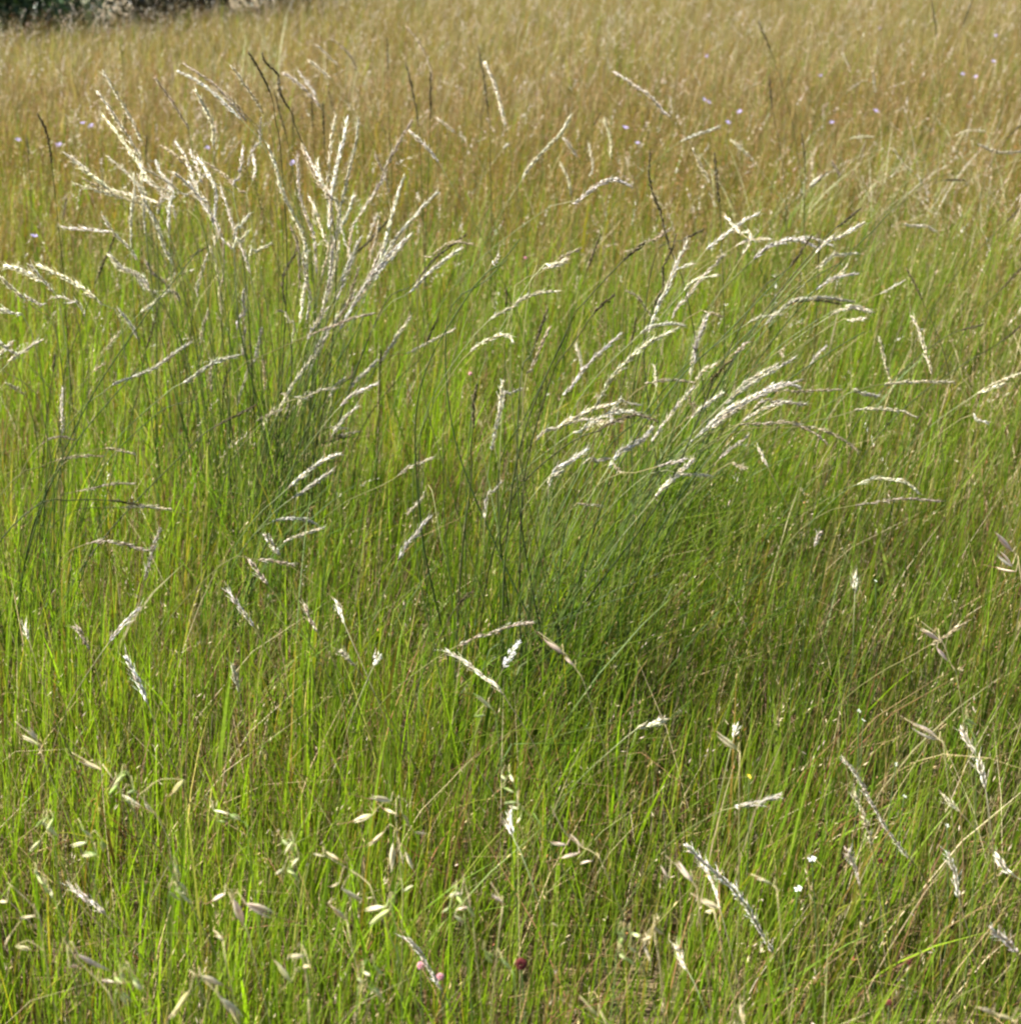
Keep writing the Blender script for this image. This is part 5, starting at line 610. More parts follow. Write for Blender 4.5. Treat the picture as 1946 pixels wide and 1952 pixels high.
  ('B',0.051,'long tan seed head leaning left, below the twin bright heads',[(-0.221,2.013,-0.007),(-0.234,2.014,0.095),(-0.258,2.016,0.198),(-0.292,2.022,0.293),(-0.336,2.036,0.375),(-0.373,2.050,0.429),(-0.404,2.065,0.471),(-0.432,2.079,0.507)]),
  ('p',0.071,'thin pale seed head leaning left, below the twin bright heads, lowest of two',[(-0.295,1.907,-0.008),(-0.306,1.911,0.106),(-0.326,1.919,0.221),(-0.355,1.931,0.329),(-0.395,1.950,0.425),(-0.410,1.957,0.452),(-0.430,1.965,0.479),(-0.450,1.972,0.506)]),
  ('S',0.094,'silvery spike leaning left, above the four-spikelet brome',[(-0.473,1.804,-0.010),(-0.480,1.797,0.095),(-0.492,1.784,0.202),(-0.511,1.777,0.305),(-0.537,1.787,0.397),(-0.550,1.795,0.432),(-0.563,1.804,0.460),(-0.574,1.812,0.480)]),
  ('S',0.082,'silvery spike leaning right, above the four-spikelet brome',[(-0.809,1.945,-0.015),(-0.788,1.927,0.112),(-0.748,1.897,0.238),(-0.696,1.881,0.351),(-0.635,1.905,0.440),(-0.607,1.928,0.472),(-0.587,1.951,0.487)]),
  ('B',0.057,'tan seed head leaning left, above the four-spikelet brome',[(-0.605,1.891,-0.012),(-0.607,1.883,0.084),(-0.611,1.869,0.181),(-0.618,1.857,0.275),(-0.628,1.857,0.363),(-0.636,1.862,0.411),(-0.644,1.866,0.446),(-0.657,1.871,0.490),(-0.667,1.876,0.495)]),
  ('p',0.041,'short thin pale seed head leaning left, above the four-spikelet brome',[(-0.657,1.873,-0.013),(-0.664,1.859,0.114),(-0.678,1.837,0.244),(-0.700,1.830,0.364),(-0.731,1.862,0.462),(-0.739,1.873,0.479),(-0.746,1.885,0.492)]),
  ('S',0.07,'silvery spike upright, above left of the whorled oat',[(-0.402,1.773,-0.010),(-0.402,1.778,0.099),(-0.401,1.786,0.209),(-0.400,1.787,0.316),(-0.399,1.771,0.414),(-0.398,1.757,0.462),(-0.400,1.742,0.510)]),
  ('S',0.05,'silvery spike leaning left, below the twin bright heads',[(-0.125,1.896,-0.006),(-0.140,1.890,0.116),(-0.168,1.879,0.239),(-0.205,1.884,0.352),(-0.249,1.922,0.441),(-0.263,1.942,0.464),(-0.276,1.962,0.493)]),
  ('B',0.052,'long tan seed head leaning left, left of the fluffy white head',[(-0.184,1.919,-0.007),(-0.191,1.915,0.084),(-0.205,1.908,0.175),(-0.225,1.906,0.262),(-0.252,1.915,0.340),(-0.281,1.931,0.405),(-0.308,1.946,0.448),(-0.326,1.962,0.487)]),
  ('p',0.04,'short thin pale seed head leaning left, left of the fluffy white head',[(-0.094,1.752,-0.006),(-0.107,1.766,0.116),(-0.133,1.789,0.239),(-0.171,1.806,0.354),(-0.221,1.802,0.454),(-0.237,1.797,0.479),(-0.249,1.791,0.503)]),
  ('P',0.103,'cream seed head leaning right, below right of the twin bright heads',[(-0.303,2.140,-0.008),(-0.293,2.147,0.105),(-0.276,2.159,0.218),(-0.249,2.170,0.326),(-0.212,2.172,0.422),(-0.178,2.170,0.494),(-0.163,2.167,0.510),(-0.152,2.164,0.529),(-0.139,2.161,0.548)]),
  ('B',0.13,'long tan seed head bent low right, close left of the fluffy white head',[(-0.314,1.909,-0.008),(-0.294,1.900,0.122),(-0.256,1.885,0.253),(-0.198,1.871,0.366),(-0.114,1.869,0.445),(-0.061,1.872,0.475),(-0.038,1.875,0.482),(-0.014,1.878,0.490),(0.009,1.881,0.498),(0.035,1.884,0.498)]),
  ('S',0.114,'silvery spike bent low left, close left of the fluffy white head',[(0.122,1.813,-0.004),(0.108,1.807,0.106),(0.082,1.795,0.215),(0.045,1.790,0.318),(-0.003,1.802,0.404),(-0.020,1.810,0.429),(-0.037,1.818,0.438),(-0.054,1.827,0.451),(-0.072,1.835,0.461),(-0.096,1.843,0.473)]),
  ('W',0.064,'fluffy white seed head, the brightest, below the shaded big tussock',[(-0.103,1.783,-0.006),(-0.094,1.794,0.111),(-0.078,1.812,0.229),(-0.052,1.826,0.341),(-0.017,1.822,0.442),(-0.002,1.817,0.475),(0.012,1.811,0.507)]),
  ('P',0.045,'cream seed head bent low right, above the arrowhead oat',[(-0.027,1.660,-0.006),(-0.008,1.653,0.122),(0.028,1.642,0.252),(0.083,1.638,0.365),(0.161,1.654,0.443),(0.179,1.661,0.455),(0.196,1.667,0.456),(0.218,1.673,0.461)]),
  ('D',0.034,'dark spike leaning right, above left of the fluffy white head',[(-0.216,1.938,-0.007),(-0.204,1.936,0.111),(-0.183,1.934,0.230),(-0.152,1.937,0.343),(-0.109,1.950,0.442),(-0.084,1.961,0.488),(-0.060,1.972,0.506)]),
  ('W',0.03,'short fluffy white seed head leaning right, left of the fluffy white head',[(-0.283,1.767,-0.008),(-0.276,1.754,0.126),(-0.262,1.734,0.270),(-0.240,1.737,0.392),(-0.209,1.795,0.462),(-0.202,1.815,0.468),(-0.197,1.834,0.473)]),
  ('B',0.08,'tan seed head bent low right, close below the crossed oat spikelets',[(0.441,1.850,-0.000),(0.453,1.858,0.122),(0.477,1.873,0.247),(0.521,1.882,0.356),(0.591,1.873,0.430),(0.607,1.869,0.439),(0.626,1.865,0.462),(0.655,1.861,0.481),(0.674,1.857,0.503),(0.688,1.853,0.518)]),
  ('P',0.047,'short cream seed head upright, left of the crossed oat spikelets',[(0.563,2.033,0.002),(0.562,2.020,0.122),(0.561,1.997,0.245),(0.559,1.982,0.363),(0.555,1.993,0.472),(0.555,2.000,0.492),(0.555,2.006,0.517)]),
  ('P',0.067,'short cream seed head leaning right, below left of the far-right drooping pair',[(0.521,2.137,0.002),(0.520,2.144,0.130),(0.518,2.156,0.262),(0.515,2.155,0.387),(0.512,2.124,0.496),(0.510,2.107,0.527),(0.511,2.090,0.554)]),
  ('W',0.021,'short fluffy white seed head leaning right, above the upper white flower',[(0.256,1.614,-0.004),(0.261,1.605,0.116),(0.269,1.591,0.242),(0.283,1.595,0.354),(0.307,1.642,0.434),(0.313,1.655,0.444),(0.318,1.668,0.454)]),
  ('S',0.238,'thick silvery spike leaning left, upper of the two big ones at lower right',[(0.655,1.585,-0.001),(0.646,1.586,0.071),(0.630,1.587,0.143),(0.606,1.586,0.211),(0.575,1.579,0.269),(0.552,1.571,0.305),(0.528,1.564,0.339),(0.501,1.557,0.380),(0.479,1.549,0.420),(0.459,1.542,0.458),(0.437,1.535,0.490)]),
  ('S',0.045,'silvery spike leaning left, below the crossed oat spikelets',[(0.710,1.674,-0.000),(0.706,1.662,0.097),(0.698,1.640,0.195),(0.686,1.626,0.289),(0.669,1.636,0.374),(0.661,1.647,0.404),(0.648,1.658,0.426),(0.635,1.669,0.448)]),
  ('p',0.064,'thin pale seed head bent low left, below the four-spikelet brome',[(-0.377,1.363,-0.009),(-0.387,1.361,0.089),(-0.407,1.356,0.190),(-0.439,1.357,0.280),(-0.489,1.372,0.350),(-0.503,1.377,0.363),(-0.517,1.383,0.375),(-0.534,1.389,0.386),(-0.550,1.395,0.397)]),
  ('S',0.104,'silvery spike leaning left beside a pink flower at the bottom edge',[(-0.021,1.302,-0.007),(-0.027,1.303,0.072),(-0.037,1.303,0.152),(-0.053,1.302,0.229),(-0.076,1.300,0.298),(-0.089,1.298,0.330),(-0.100,1.296,0.358),(-0.108,1.294,0.381),(-0.121,1.292,0.404)]),
  ('P',0.03,'cream seed head leaning left, close left of the arrowhead oat',[(0.065,1.460,-0.006),(0.061,1.450,0.104),(0.054,1.434,0.221),(0.038,1.436,0.321),(0.012,1.480,0.384),(0.005,1.494,0.390),(0.000,1.507,0.401),(-0.003,1.521,0.410)]),
  ('S',0.236,'longest silvery spike of the lower right, slanting down right across the oat',[(0.406,1.480,-0.003),(0.403,1.479,0.043),(0.397,1.476,0.091),(0.388,1.473,0.136),(0.376,1.469,0.177),(0.362,1.467,0.213),(0.347,1.464,0.242),(0.328,1.461,0.277),(0.310,1.458,0.311),(0.291,1.456,0.338),(0.269,1.453,0.365),(0.248,1.450,0.388),(0.224,1.448,0.418)]),
  ('S',0.068,'silvery spike leaning left, close left of the long silver spike',[(0.317,1.369,-0.005),(0.312,1.370,0.080),(0.304,1.371,0.167),(0.291,1.379,0.248),(0.274,1.401,0.320),(0.265,1.416,0.353),(0.259,1.432,0.370),(0.248,1.447,0.385)]),
  ('S',0.087,'silvery spike leaning left, close right of the upper white flower',[(0.509,1.385,-0.004),(0.504,1.396,0.077),(0.496,1.414,0.158),(0.483,1.427,0.236),(0.465,1.424,0.306),(0.445,1.408,0.369),(0.429,1.392,0.417),(0.410,1.377,0.465)]),
  ('S',0.079,'silvery spike leaning left, right of the upper white flower, topmost of two',[(0.638,1.431,-0.003),(0.633,1.428,0.080),(0.623,1.424,0.162),(0.609,1.420,0.242),(0.588,1.421,0.315),(0.573,1.423,0.356),(0.564,1.425,0.391),(0.551,1.427,0.422)]),
  ('S',0.086,'silvery spike leaning left, right of the upper white flower, lowest of two',[(0.727,1.279,-0.003),(0.714,1.290,0.093),(0.691,1.308,0.191),(0.657,1.320,0.281),(0.614,1.310,0.356),(0.586,1.294,0.397),(0.560,1.278,0.428)]),
  ('S',0.035,'silvery spike bent low left, right of the upper white flower',[(0.789,1.428,-0.002),(0.777,1.421,0.111),(0.753,1.409,0.227),(0.711,1.402,0.327),(0.644,1.413,0.391),(0.628,1.418,0.399),(0.613,1.423,0.418)]),
  ('p',0.034,'thin pale seed head leaning left, right of the upper white flower',[(0.782,1.535,-0.001),(0.762,1.527,0.106),(0.727,1.512,0.212),(0.679,1.503,0.308),(0.620,1.512,0.387),(0.594,1.522,0.415),(0.574,1.531,0.433)]),
  ('p',0.077,'thin pale seed head bent low right, above left of the upper white flower',[(0.097,1.512,-0.005),(0.119,1.522,0.116),(0.159,1.539,0.237),(0.214,1.543,0.344),(0.279,1.514,0.423),(0.298,1.499,0.440),(0.319,1.485,0.456),(0.343,1.470,0.479)]),
  ('P',0.036,'cream seed head leaning left, below left of the long silver spike',[(0.290,1.334,-0.005),(0.283,1.318,0.083),(0.271,1.290,0.172),(0.253,1.273,0.255),(0.227,1.288,0.323),(0.218,1.300,0.339),(0.210,1.311,0.346),(0.201,1.322,0.364)]),
  ('p',0.101,'long thin pale seed head upright, right of the upper white flower',[(0.540,1.551,-0.002),(0.538,1.544,0.055),(0.534,1.533,0.112),(0.528,1.522,0.167),(0.519,1.516,0.219),(0.501,1.511,0.305),(0.483,1.506,0.362),(0.467,1.502,0.409),(0.447,1.497,0.460)]),
  ('S',0.053,'silvery spike upright, below the crossed oat spikelets',[(0.699,1.618,-0.001),(0.695,1.608,0.094),(0.688,1.589,0.189),(0.676,1.574,0.281),(0.659,1.576,0.366),(0.649,1.583,0.408),(0.635,1.590,0.449)]),
  ('p',0.093,'thin pale seed head leaning right, above the twin bright heads',[(-0.509,2.639,-0.011),(-0.493,2.638,0.130),(-0.462,2.636,0.271),(-0.417,2.630,0.403),(-0.358,2.616,0.517),(-0.332,2.608,0.557),(-0.300,2.601,0.587)]),
  ('N',0.0,'bare green stem bent low right, below the right edge violets',[(1.063,4.651,-0.013),(1.089,4.652,0.157),(1.139,4.654,0.328),(1.216,4.654,0.477),(1.325,4.649,0.582),(1.410,4.643,0.633),(1.493,4.637,0.652)]),
]
OATS = [
  ('s','wild oat with a full whorl of drooping straw spikelets, at bottom centre-left',[(-0.141,1.370,-0.008),(-0.140,1.370,0.173),(-0.135,1.370,0.346),(-0.133,1.376,0.400),(-0.137,1.382,0.460),(-0.138,1.388,0.509),(-0.138,1.394,0.530)],[((-0.142,1.371,0.543),(-0.169,1.361,0.554)),((-0.137,1.381,0.517),(-0.154,1.392,0.517)),((-0.129,1.369,0.526),(-0.122,1.376,0.502)),((-0.154,1.392,0.482),(-0.176,1.381,0.470)),((-0.142,1.375,0.478),(-0.143,1.365,0.441)),((-0.133,1.365,0.476),(-0.131,1.362,0.456)),((-0.129,1.393,0.451),(-0.119,1.384,0.429)),((-0.116,1.387,0.485),(-0.100,1.393,0.477)),((-0.165,1.377,0.519),(-0.191,1.385,0.503))]),
  ('g','wild oat with two wide greenish spikelets spread like open scissors below the whorled oat',[(-0.118,1.217,-0.008),(-0.120,1.217,0.219),(-0.126,1.217,0.439),(-0.127,1.225,0.473),(-0.131,1.232,0.502),(-0.124,1.240,0.530)],[((-0.135,1.211,0.521),(-0.161,1.218,0.511)),((-0.132,1.217,0.512),(-0.159,1.226,0.481)),((-0.118,1.232,0.524),(-0.107,1.233,0.532))]),
  ('s','wild oat leaning left with two white spikelets on top and a long tan one beneath',[(-0.071,1.267,-0.008),(-0.091,1.267,0.238),(-0.152,1.267,0.475),(-0.163,1.274,0.502),(-0.184,1.282,0.514),(-0.214,1.289,0.530)],[((-0.210,1.277,0.536),(-0.223,1.279,0.538)),((-0.210,1.288,0.534),(-0.193,1.277,0.531)),((-0.193,1.264,0.510),(-0.206,1.275,0.495)),((-0.194,1.285,0.484),(-0.170,1.288,0.461))]),
  ('k','wild oat with one large pale green spikelet pointing right and two dusty pink ones',[(-0.250,1.201,-0.009),(-0.258,1.201,0.220),(-0.281,1.201,0.440),(-0.289,1.209,0.487),(-0.303,1.216,0.518),(-0.309,1.224,0.530)],[((-0.307,1.199,0.548),(-0.325,1.209,0.529)),((-0.302,1.216,0.526),(-0.297,1.225,0.481)),((-0.286,1.200,0.534),(-0.255,1.205,0.512))]),
  ('s','wild oat at the bottom edge with three long straw spikelets hanging in an open fan',[(-0.166,1.081,-0.009),(-0.194,1.081,0.238),(-0.276,1.081,0.475),(-0.287,1.089,0.494),(-0.306,1.096,0.517),(-0.328,1.104,0.530)],[((-0.321,1.079,0.527),(-0.354,1.090,0.474)),((-0.310,1.082,0.543),(-0.287,1.089,0.521)),((-0.295,1.085,0.512),(-0.275,1.085,0.480))]),
  ('s','wild oat with a fat cream spikelet slanting down right and a level one above it',[(-0.212,1.109,-0.009),(-0.211,1.109,0.230),(-0.210,1.109,0.461),(-0.210,1.116,0.480),(-0.213,1.124,0.511),(-0.217,1.131,0.530)],[((-0.227,1.117,0.501),(-0.246,1.126,0.525)),((-0.212,1.123,0.531),(-0.228,1.115,0.539)),((-0.204,1.103,0.535),(-0.213,1.112,0.526)),((-0.224,1.123,0.514),(-0.218,1.124,0.509))]),
  ('s','wild oat at the left edge with level cream spikelets and a pink one hanging',[(-0.516,1.217,-0.010),(-0.517,1.217,0.226),(-0.520,1.217,0.453),(-0.521,1.225,0.492),(-0.534,1.232,0.510),(-0.557,1.240,0.530)],[((-0.526,1.225,0.496),(-0.542,1.214,0.502)),((-0.550,1.215,0.523),(-0.561,1.218,0.521)),((-0.556,1.227,0.450),(-0.536,1.224,0.447)),((-0.550,1.211,0.483),(-0.557,1.202,0.469))]),
  ('k','wild oat at bottom left with a long pinkish spikelet between two short cream ones',[(-0.344,1.129,-0.009),(-0.362,1.129,0.223),(-0.416,1.129,0.447),(-0.427,1.136,0.474),(-0.453,1.144,0.503),(-0.470,1.151,0.530)],[((-0.456,1.122,0.518),(-0.449,1.133,0.508)),((-0.435,1.148,0.475),(-0.415,1.137,0.481)),((-0.450,1.134,0.523),(-0.422,1.144,0.492))]),
  ('s','wild oat above the green brome with a cream pair and one spikelet slanting up',[(-0.396,1.391,-0.010),(-0.401,1.391,0.221),(-0.417,1.391,0.441),(-0.421,1.398,0.470),(-0.439,1.406,0.507),(-0.460,1.413,0.530)],[((-0.470,1.400,0.531),(-0.446,1.390,0.521)),((-0.448,1.412,0.511),(-0.439,1.409,0.496)),((-0.395,1.408,0.547),(-0.419,1.414,0.518))]),
  ('g','small pale green brome head nodding right above bright lime grass',[(-0.305,1.371,-0.009),(-0.308,1.371,0.231),(-0.316,1.371,0.462),(-0.319,1.379,0.505),(-0.352,1.386,0.510),(-0.363,1.394,0.530)],[((-0.356,1.380,0.523),(-0.336,1.370,0.524)),((-0.338,1.380,0.517),(-0.323,1.380,0.511)),((-0.354,1.385,0.503),(-0.342,1.389,0.500))]),
  ('g','green brome with four short pale spikelets spread sideways on a blue-green stem',[(-0.500,1.323,-0.010),(-0.498,1.323,0.208),(-0.494,1.323,0.416),(-0.492,1.330,0.467),(-0.491,1.338,0.505),(-0.510,1.345,0.530)],[((-0.499,1.338,0.508),(-0.520,1.342,0.498)),((-0.483,1.322,0.503),(-0.505,1.330,0.495)),((-0.495,1.324,0.536),(-0.492,1.336,0.513)),((-0.477,1.329,0.518),(-0.480,1.340,0.492))]),
  ('g','bright green young brome head still closed, leaning left among the lower left grass',[(-0.465,1.243,-0.010),(-0.475,1.243,0.228),(-0.504,1.243,0.457),(-0.512,1.251,0.494),(-0.525,1.258,0.512),(-0.534,1.266,0.530)],[((-0.524,1.246,0.535),(-0.527,1.246,0.544)),((-0.525,1.257,0.513),(-0.536,1.269,0.517)),((-0.520,1.252,0.515),(-0.519,1.250,0.529)),((-0.514,1.243,0.511),(-0.517,1.237,0.527)),((-0.513,1.247,0.503),(-0.517,1.255,0.509))]),
  ('g','bright green brome with stacked light spikelets, upright at the bottom centre',[(0.162,1.354,-0.006),(0.131,1.354,0.258),(0.039,1.354,0.515),(0.025,1.360,0.527),(0.010,1.366,0.542),(0.006,1.372,0.560),(-0.002,1.378,0.580)],[((-0.011,1.372,0.579),(-0.004,1.366,0.575)),((-0.001,1.349,0.597),(0.004,1.337,0.595)),((-0.009,1.368,0.565),(0.005,1.365,0.559)),((0.009,1.362,0.548),(-0.009,1.353,0.553)),((0.009,1.353,0.545),(-0.002,1.358,0.545)),((0.012,1.358,0.529),(0.007,1.349,0.527))]),
  ('k','wild oat with three pinkish white spikelets pointing left like an arrowhead',[(0.208,1.355,-0.005),(0.186,1.355,0.221),(0.118,1.355,0.441),(0.101,1.361,0.474),(0.088,1.367,0.477),(0.067,1.373,0.493),(0.048,1.379,0.530)],[((0.069,1.371,0.479),(0.046,1.366,0.488)),((0.086,1.375,0.472),(0.070,1.382,0.485)),((0.082,1.352,0.482),(0.057,1.344,0.479)),((0.100,1.379,0.448),(0.084,1.374,0.447))]),
  ('k','slender oat with two small level pinkish spikelets, one right above the other',[(-0.022,1.233,-0.007),(-0.027,1.233,0.226),(-0.040,1.233,0.453),(-0.045,1.243,0.493),(-0.053,1.253,0.530)],[((-0.054,1.235,0.518),(-0.068,1.245,0.508)),((-0.046,1.237,0.498),(-0.062,1.235,0.495))]),
  ('k','single fat cream oat spikelet tipped over on a short reddish stem',[(-0.036,1.220,-0.008),(-0.030,1.220,0.241),(-0.012,1.220,0.483),(-0.009,1.230,0.509),(-0.022,1.240,0.530)],[((-0.009,1.214,0.523),(-0.022,1.214,0.536))]),
  ('k',"wild oat with a broad brownish pink spikelet beside the long silver spike's tip",[(0.260,1.266,-0.006),(0.249,1.266,0.232),(0.216,1.266,0.465),(0.208,1.276,0.500),(0.176,1.286,0.530)],[((0.205,1.260,0.514),(0.185,1.271,0.536)),((0.178,1.263,0.516),(0.168,1.271,0.529))]),
  ('s','small oat with three short white spikelets in a triangle, right of the clover head',[(0.192,1.155,-0.007),(0.184,1.155,0.235),(0.161,1.155,0.470),(0.154,1.165,0.513),(0.153,1.175,0.530)],[((0.152,1.171,0.529),(0.164,1.178,0.509)),((0.149,1.159,0.525),(0.139,1.167,0.512)),((0.140,1.146,0.524),(0.147,1.137,0.510))]),
  ('g','small brome with two green spikelets just above the dark red clover head',[(0.033,1.112,-0.008),(0.026,1.112,0.242),(0.006,1.112,0.484),(0.002,1.119,0.513),(-0.008,1.127,0.519),(-0.029,1.134,0.530)],[((-0.026,1.130,0.529),(-0.018,1.133,0.512)),((-0.008,1.105,0.542),(0.001,1.109,0.524))]),
  ('s','lone pale yellow oat spikelet at the bottom edge right of the clover head',[(0.187,1.047,-0.007),(0.165,1.047,0.255),(0.096,1.047,0.510),(0.087,1.057,0.514),(0.069,1.067,0.530)],[((0.086,1.044,0.528),(0.073,1.039,0.545))]),
  ('k','lone rosy oat spikelet with a long awn beside the shaded base of the big tussock',[(0.194,1.690,-0.004),(0.173,1.690,0.242),(0.111,1.690,0.485),(0.091,1.698,0.530),(0.070,1.705,0.557),(0.038,1.713,0.580)],[((0.074,1.687,0.558),(0.043,1.691,0.583)),((0.091,1.700,0.531),(0.075,1.705,0.546))]),
  ('k','wild oat at the right edge with two pale spikelets ending in pink awns',[(0.851,1.934,0.003),(0.840,1.934,0.245),(0.808,1.934,0.490),(0.796,1.944,0.545),(0.789,1.954,0.580)],[((0.771,1.932,0.597),(0.732,1.921,0.638)),((0.771,1.925,0.575),(0.742,1.925,0.601)),((0.781,1.931,0.563),(0.753,1.943,0.564))]),
  ('k','two brownish oat spikelets crossed under the beaded grey head on the right',[(0.718,1.720,0.000),(0.699,1.720,0.242),(0.642,1.720,0.484),(0.629,1.727,0.517),(0.610,1.735,0.557),(0.582,1.742,0.580)],[((0.604,1.718,0.563),(0.573,1.718,0.584)),((0.603,1.723,0.548),(0.624,1.719,0.525))]),
  ('k','lone pink and white oat spikelet slanting down right above reddish grass',[(0.619,1.475,-0.002),(0.602,1.475,0.262),(0.549,1.475,0.524),(0.539,1.483,0.555),(0.517,1.490,0.567),(0.491,1.498,0.580)],[((0.543,1.495,0.546),(0.502,1.491,0.574))]),
  ('g','small green oat with two white spikelets close to the right edge',[(0.628,1.482,-0.002),(0.619,1.482,0.260),(0.590,1.482,0.519),(0.583,1.492,0.558),(0.573,1.502,0.580)],[((0.572,1.491,0.580),(0.592,1.500,0.565)),((0.573,1.500,0.570),(0.589,1.504,0.557))]),
  ('s','small oat with one cream spikelet left of the lower white flower',[(0.346,1.234,-0.005),(0.334,1.234,0.247),(0.299,1.234,0.494),(0.292,1.244,0.522),(0.268,1.254,0.530)],[((0.288,1.226,0.537),(0.267,1.226,0.547))]),
  ('s','small straw oat spikelets tangled on the silver spike with an orange tint',[(0.299,1.202,-0.006),(0.281,1.202,0.247),(0.227,1.202,0.495),(0.219,1.212,0.518),(0.197,1.222,0.530)],[((0.226,1.197,0.530),(0.204,1.202,0.539)),((0.223,1.220,0.507),(0.215,1.224,0.502))]),
  ('s','bright straw oat head lying almost level in the bottom right corner',[(0.597,1.031,-0.006),(0.573,1.031,0.261),(0.503,1.031,0.523),(0.494,1.038,0.525),(0.474,1.046,0.529),(0.459,1.053,0.530)],[((0.473,1.044,0.530),(0.454,1.036,0.545)),((0.487,1.032,0.534),(0.470,1.034,0.540))]),
  ('s','lone tan oat spikelet slanting right at the left, above the cream pair',[(-0.342,1.395,-0.009),(-0.375,1.395,0.278),(-0.475,1.395,0.555),(-0.493,1.405,0.564),(-0.526,1.415,0.580)],[((-0.495,1.411,0.561),(-0.524,1.413,0.574))]),
  ('s','pair of short cream oat spikelets close to the left edge under dark stems',[(-0.515,1.466,-0.011),(-0.532,1.466,0.264),(-0.583,1.466,0.528),(-0.592,1.476,0.556),(-0.620,1.486,0.580)],[((-0.593,1.479,0.553),(-0.605,1.477,0.580)),((-0.588,1.466,0.559),(-0.611,1.474,0.568))]),
  ('g','two pale green spikelets below the fluffy white head',[(0.016,1.533,-0.006),(0.008,1.533,0.256),(-0.015,1.533,0.511),(-0.022,1.543,0.560),(-0.049,1.553,0.580)],[((-0.027,1.540,0.565),(-0.046,1.533,0.588)),((-0.047,1.537,0.554),(-0.032,1.544,0.553))]),
  ('s','thin straw spikelet slanting down right beside lime green blades',[(-0.128,1.182,-0.008),(-0.139,1.182,0.247),(-0.172,1.182,0.495),(-0.177,1.192,0.518),(-0.195,1.202,0.530)],[((-0.177,1.186,0.523),(-0.190,1.175,0.551))]),
  ('s','tiny cream spikelet under the pink-spikelet oat',[(-0.270,1.143,-0.009),(-0.277,1.143,0.249),(-0.299,1.143,0.499),(-0.302,1.153,0.525),(-0.314,1.163,0.530)],[((-0.302,1.151,0.526),(-0.310,1.153,0.533))]),
  ('s','straw spikelet crossing under the white cottony tuft',[(0.305,1.443,-0.004),(0.299,1.443,0.266),(0.283,1.443,0.532),(0.281,1.453,0.559),(0.255,1.463,0.580)],[((0.277,1.435,0.572),(0.253,1.439,0.593))]),
  ('s','thin white spikelet standing straight up at the bottom edge',[(0.225,1.046,-0.007),(0.226,1.046,0.254),(0.230,1.046,0.508),(0.230,1.056,0.509),(0.228,1.066,0.530)],[((0.230,1.054,0.511),(0.228,1.063,0.526))]),
  ('g','slim green brome with nodding spikelets at left, above the four-spikelet brome',[(-0.440,1.345,-0.010),(-0.440,1.345,0.261),(-0.440,1.345,0.523),(-0.440,1.352,0.570),(-0.447,1.360,0.594),(-0.463,1.367,0.580)],[((-0.449,1.361,0.589),(-0.464,1.369,0.570)),((-0.456,1.366,0.549),(-0.448,1.366,0.541)),((-0.459,1.356,0.577),(-0.474,1.364,0.557)),((-0.435,1.339,0.581),(-0.441,1.329,0.584)),((-0.449,1.346,0.598),(-0.459,1.352,0.578)),((-0.448,1.338,0.599),(-0.461,1.337,0.583))]),
  ('g','slim green brome nodding left of the pink-spikelet oat',[(-0.411,1.236,-0.010),(-0.404,1.236,0.238),(-0.384,1.236,0.476),(-0.377,1.243,0.522),(-0.370,1.251,0.545),(-0.361,1.258,0.530)],[((-0.375,1.247,0.513),(-0.359,1.238,0.515)),((-0.374,1.253,0.543),(-0.371,1.262,0.517)),((-0.373,1.245,0.522),(-0.363,1.239,0.511)),((-0.366,1.235,0.535),(-0.359,1.241,0.513)),((-0.365,1.232,0.520),(-0.353,1.234,0.504)),((-0.378,1.239,0.517),(-0.369,1.250,0.495))]),
  ('g','slim green brome right of the small brome head nodding over lime grass',[(-0.237,1.282,-0.009),(-0.238,1.282,0.237),(-0.243,1.282,0.475),(-0.245,1.289,0.521),(-0.252,1.297,0.545),(-0.266,1.304,0.530)],[((-0.256,1.291,0.505),(-0.247,1.287,0.503)),((-0.259,1.280,0.515),(-0.266,1.270,0.517)),((-0.260,1.294,0.547),(-0.247,1.290,0.534)),((-0.240,1.283,0.529),(-0.250,1.286,0.513)),((-0.255,1.295,0.506),(-0.246,1.298,0.483)),((-0.243,1.275,0.560),(-0.256,1.281,0.537))]),
  ('g','slim green brome above the long pinkish spikelet oat at bottom left',[(-0.431,1.080,-0.010),(-0.424,1.080,0.242),(-0.402,1.080,0.483),(-0.396,1.087,0.525),(-0.389,1.095,0.545),(-0.382,1.102,0.530)],[((-0.395,1.095,0.535),(-0.395,1.107,0.508)),((-0.400,1.100,0.500),(-0.396,1.107,0.477)),((-0.398,1.100,0.504),(-0.390,1.102,0.489)),((-0.381,1.089,0.530),(-0.371,1.085,0.520)),((-0.378,1.082,0.540),(-0.370,1.082,0.528)),((-0.403,1.099,0.525),(-0.393,1.092,0.522))]),
  ('g','slim green brome between the whorled oat and the lone fat spikelet',[(-0.034,1.200,-0.008),(-0.038,1.200,0.239),(-0.048,1.200,0.478),(-0.051,1.208,0.522),(-0.058,1.215,0.545),(-0.070,1.223,0.530)],[((-0.047,1.205,0.527),(-0.039,1.211,0.505)),((-0.059,1.209,0.540),(-0.054,1.213,0.530)),((-0.061,1.205,0.512),(-0.051,1.210,0.499)),((-0.058,1.195,0.555),(-0.067,1.197,0.544)),((-0.059,1.219,0.530),(-0.052,1.207,0.524)),((-0.066,1.194,0.534),(-0.074,1.185,0.534))]),
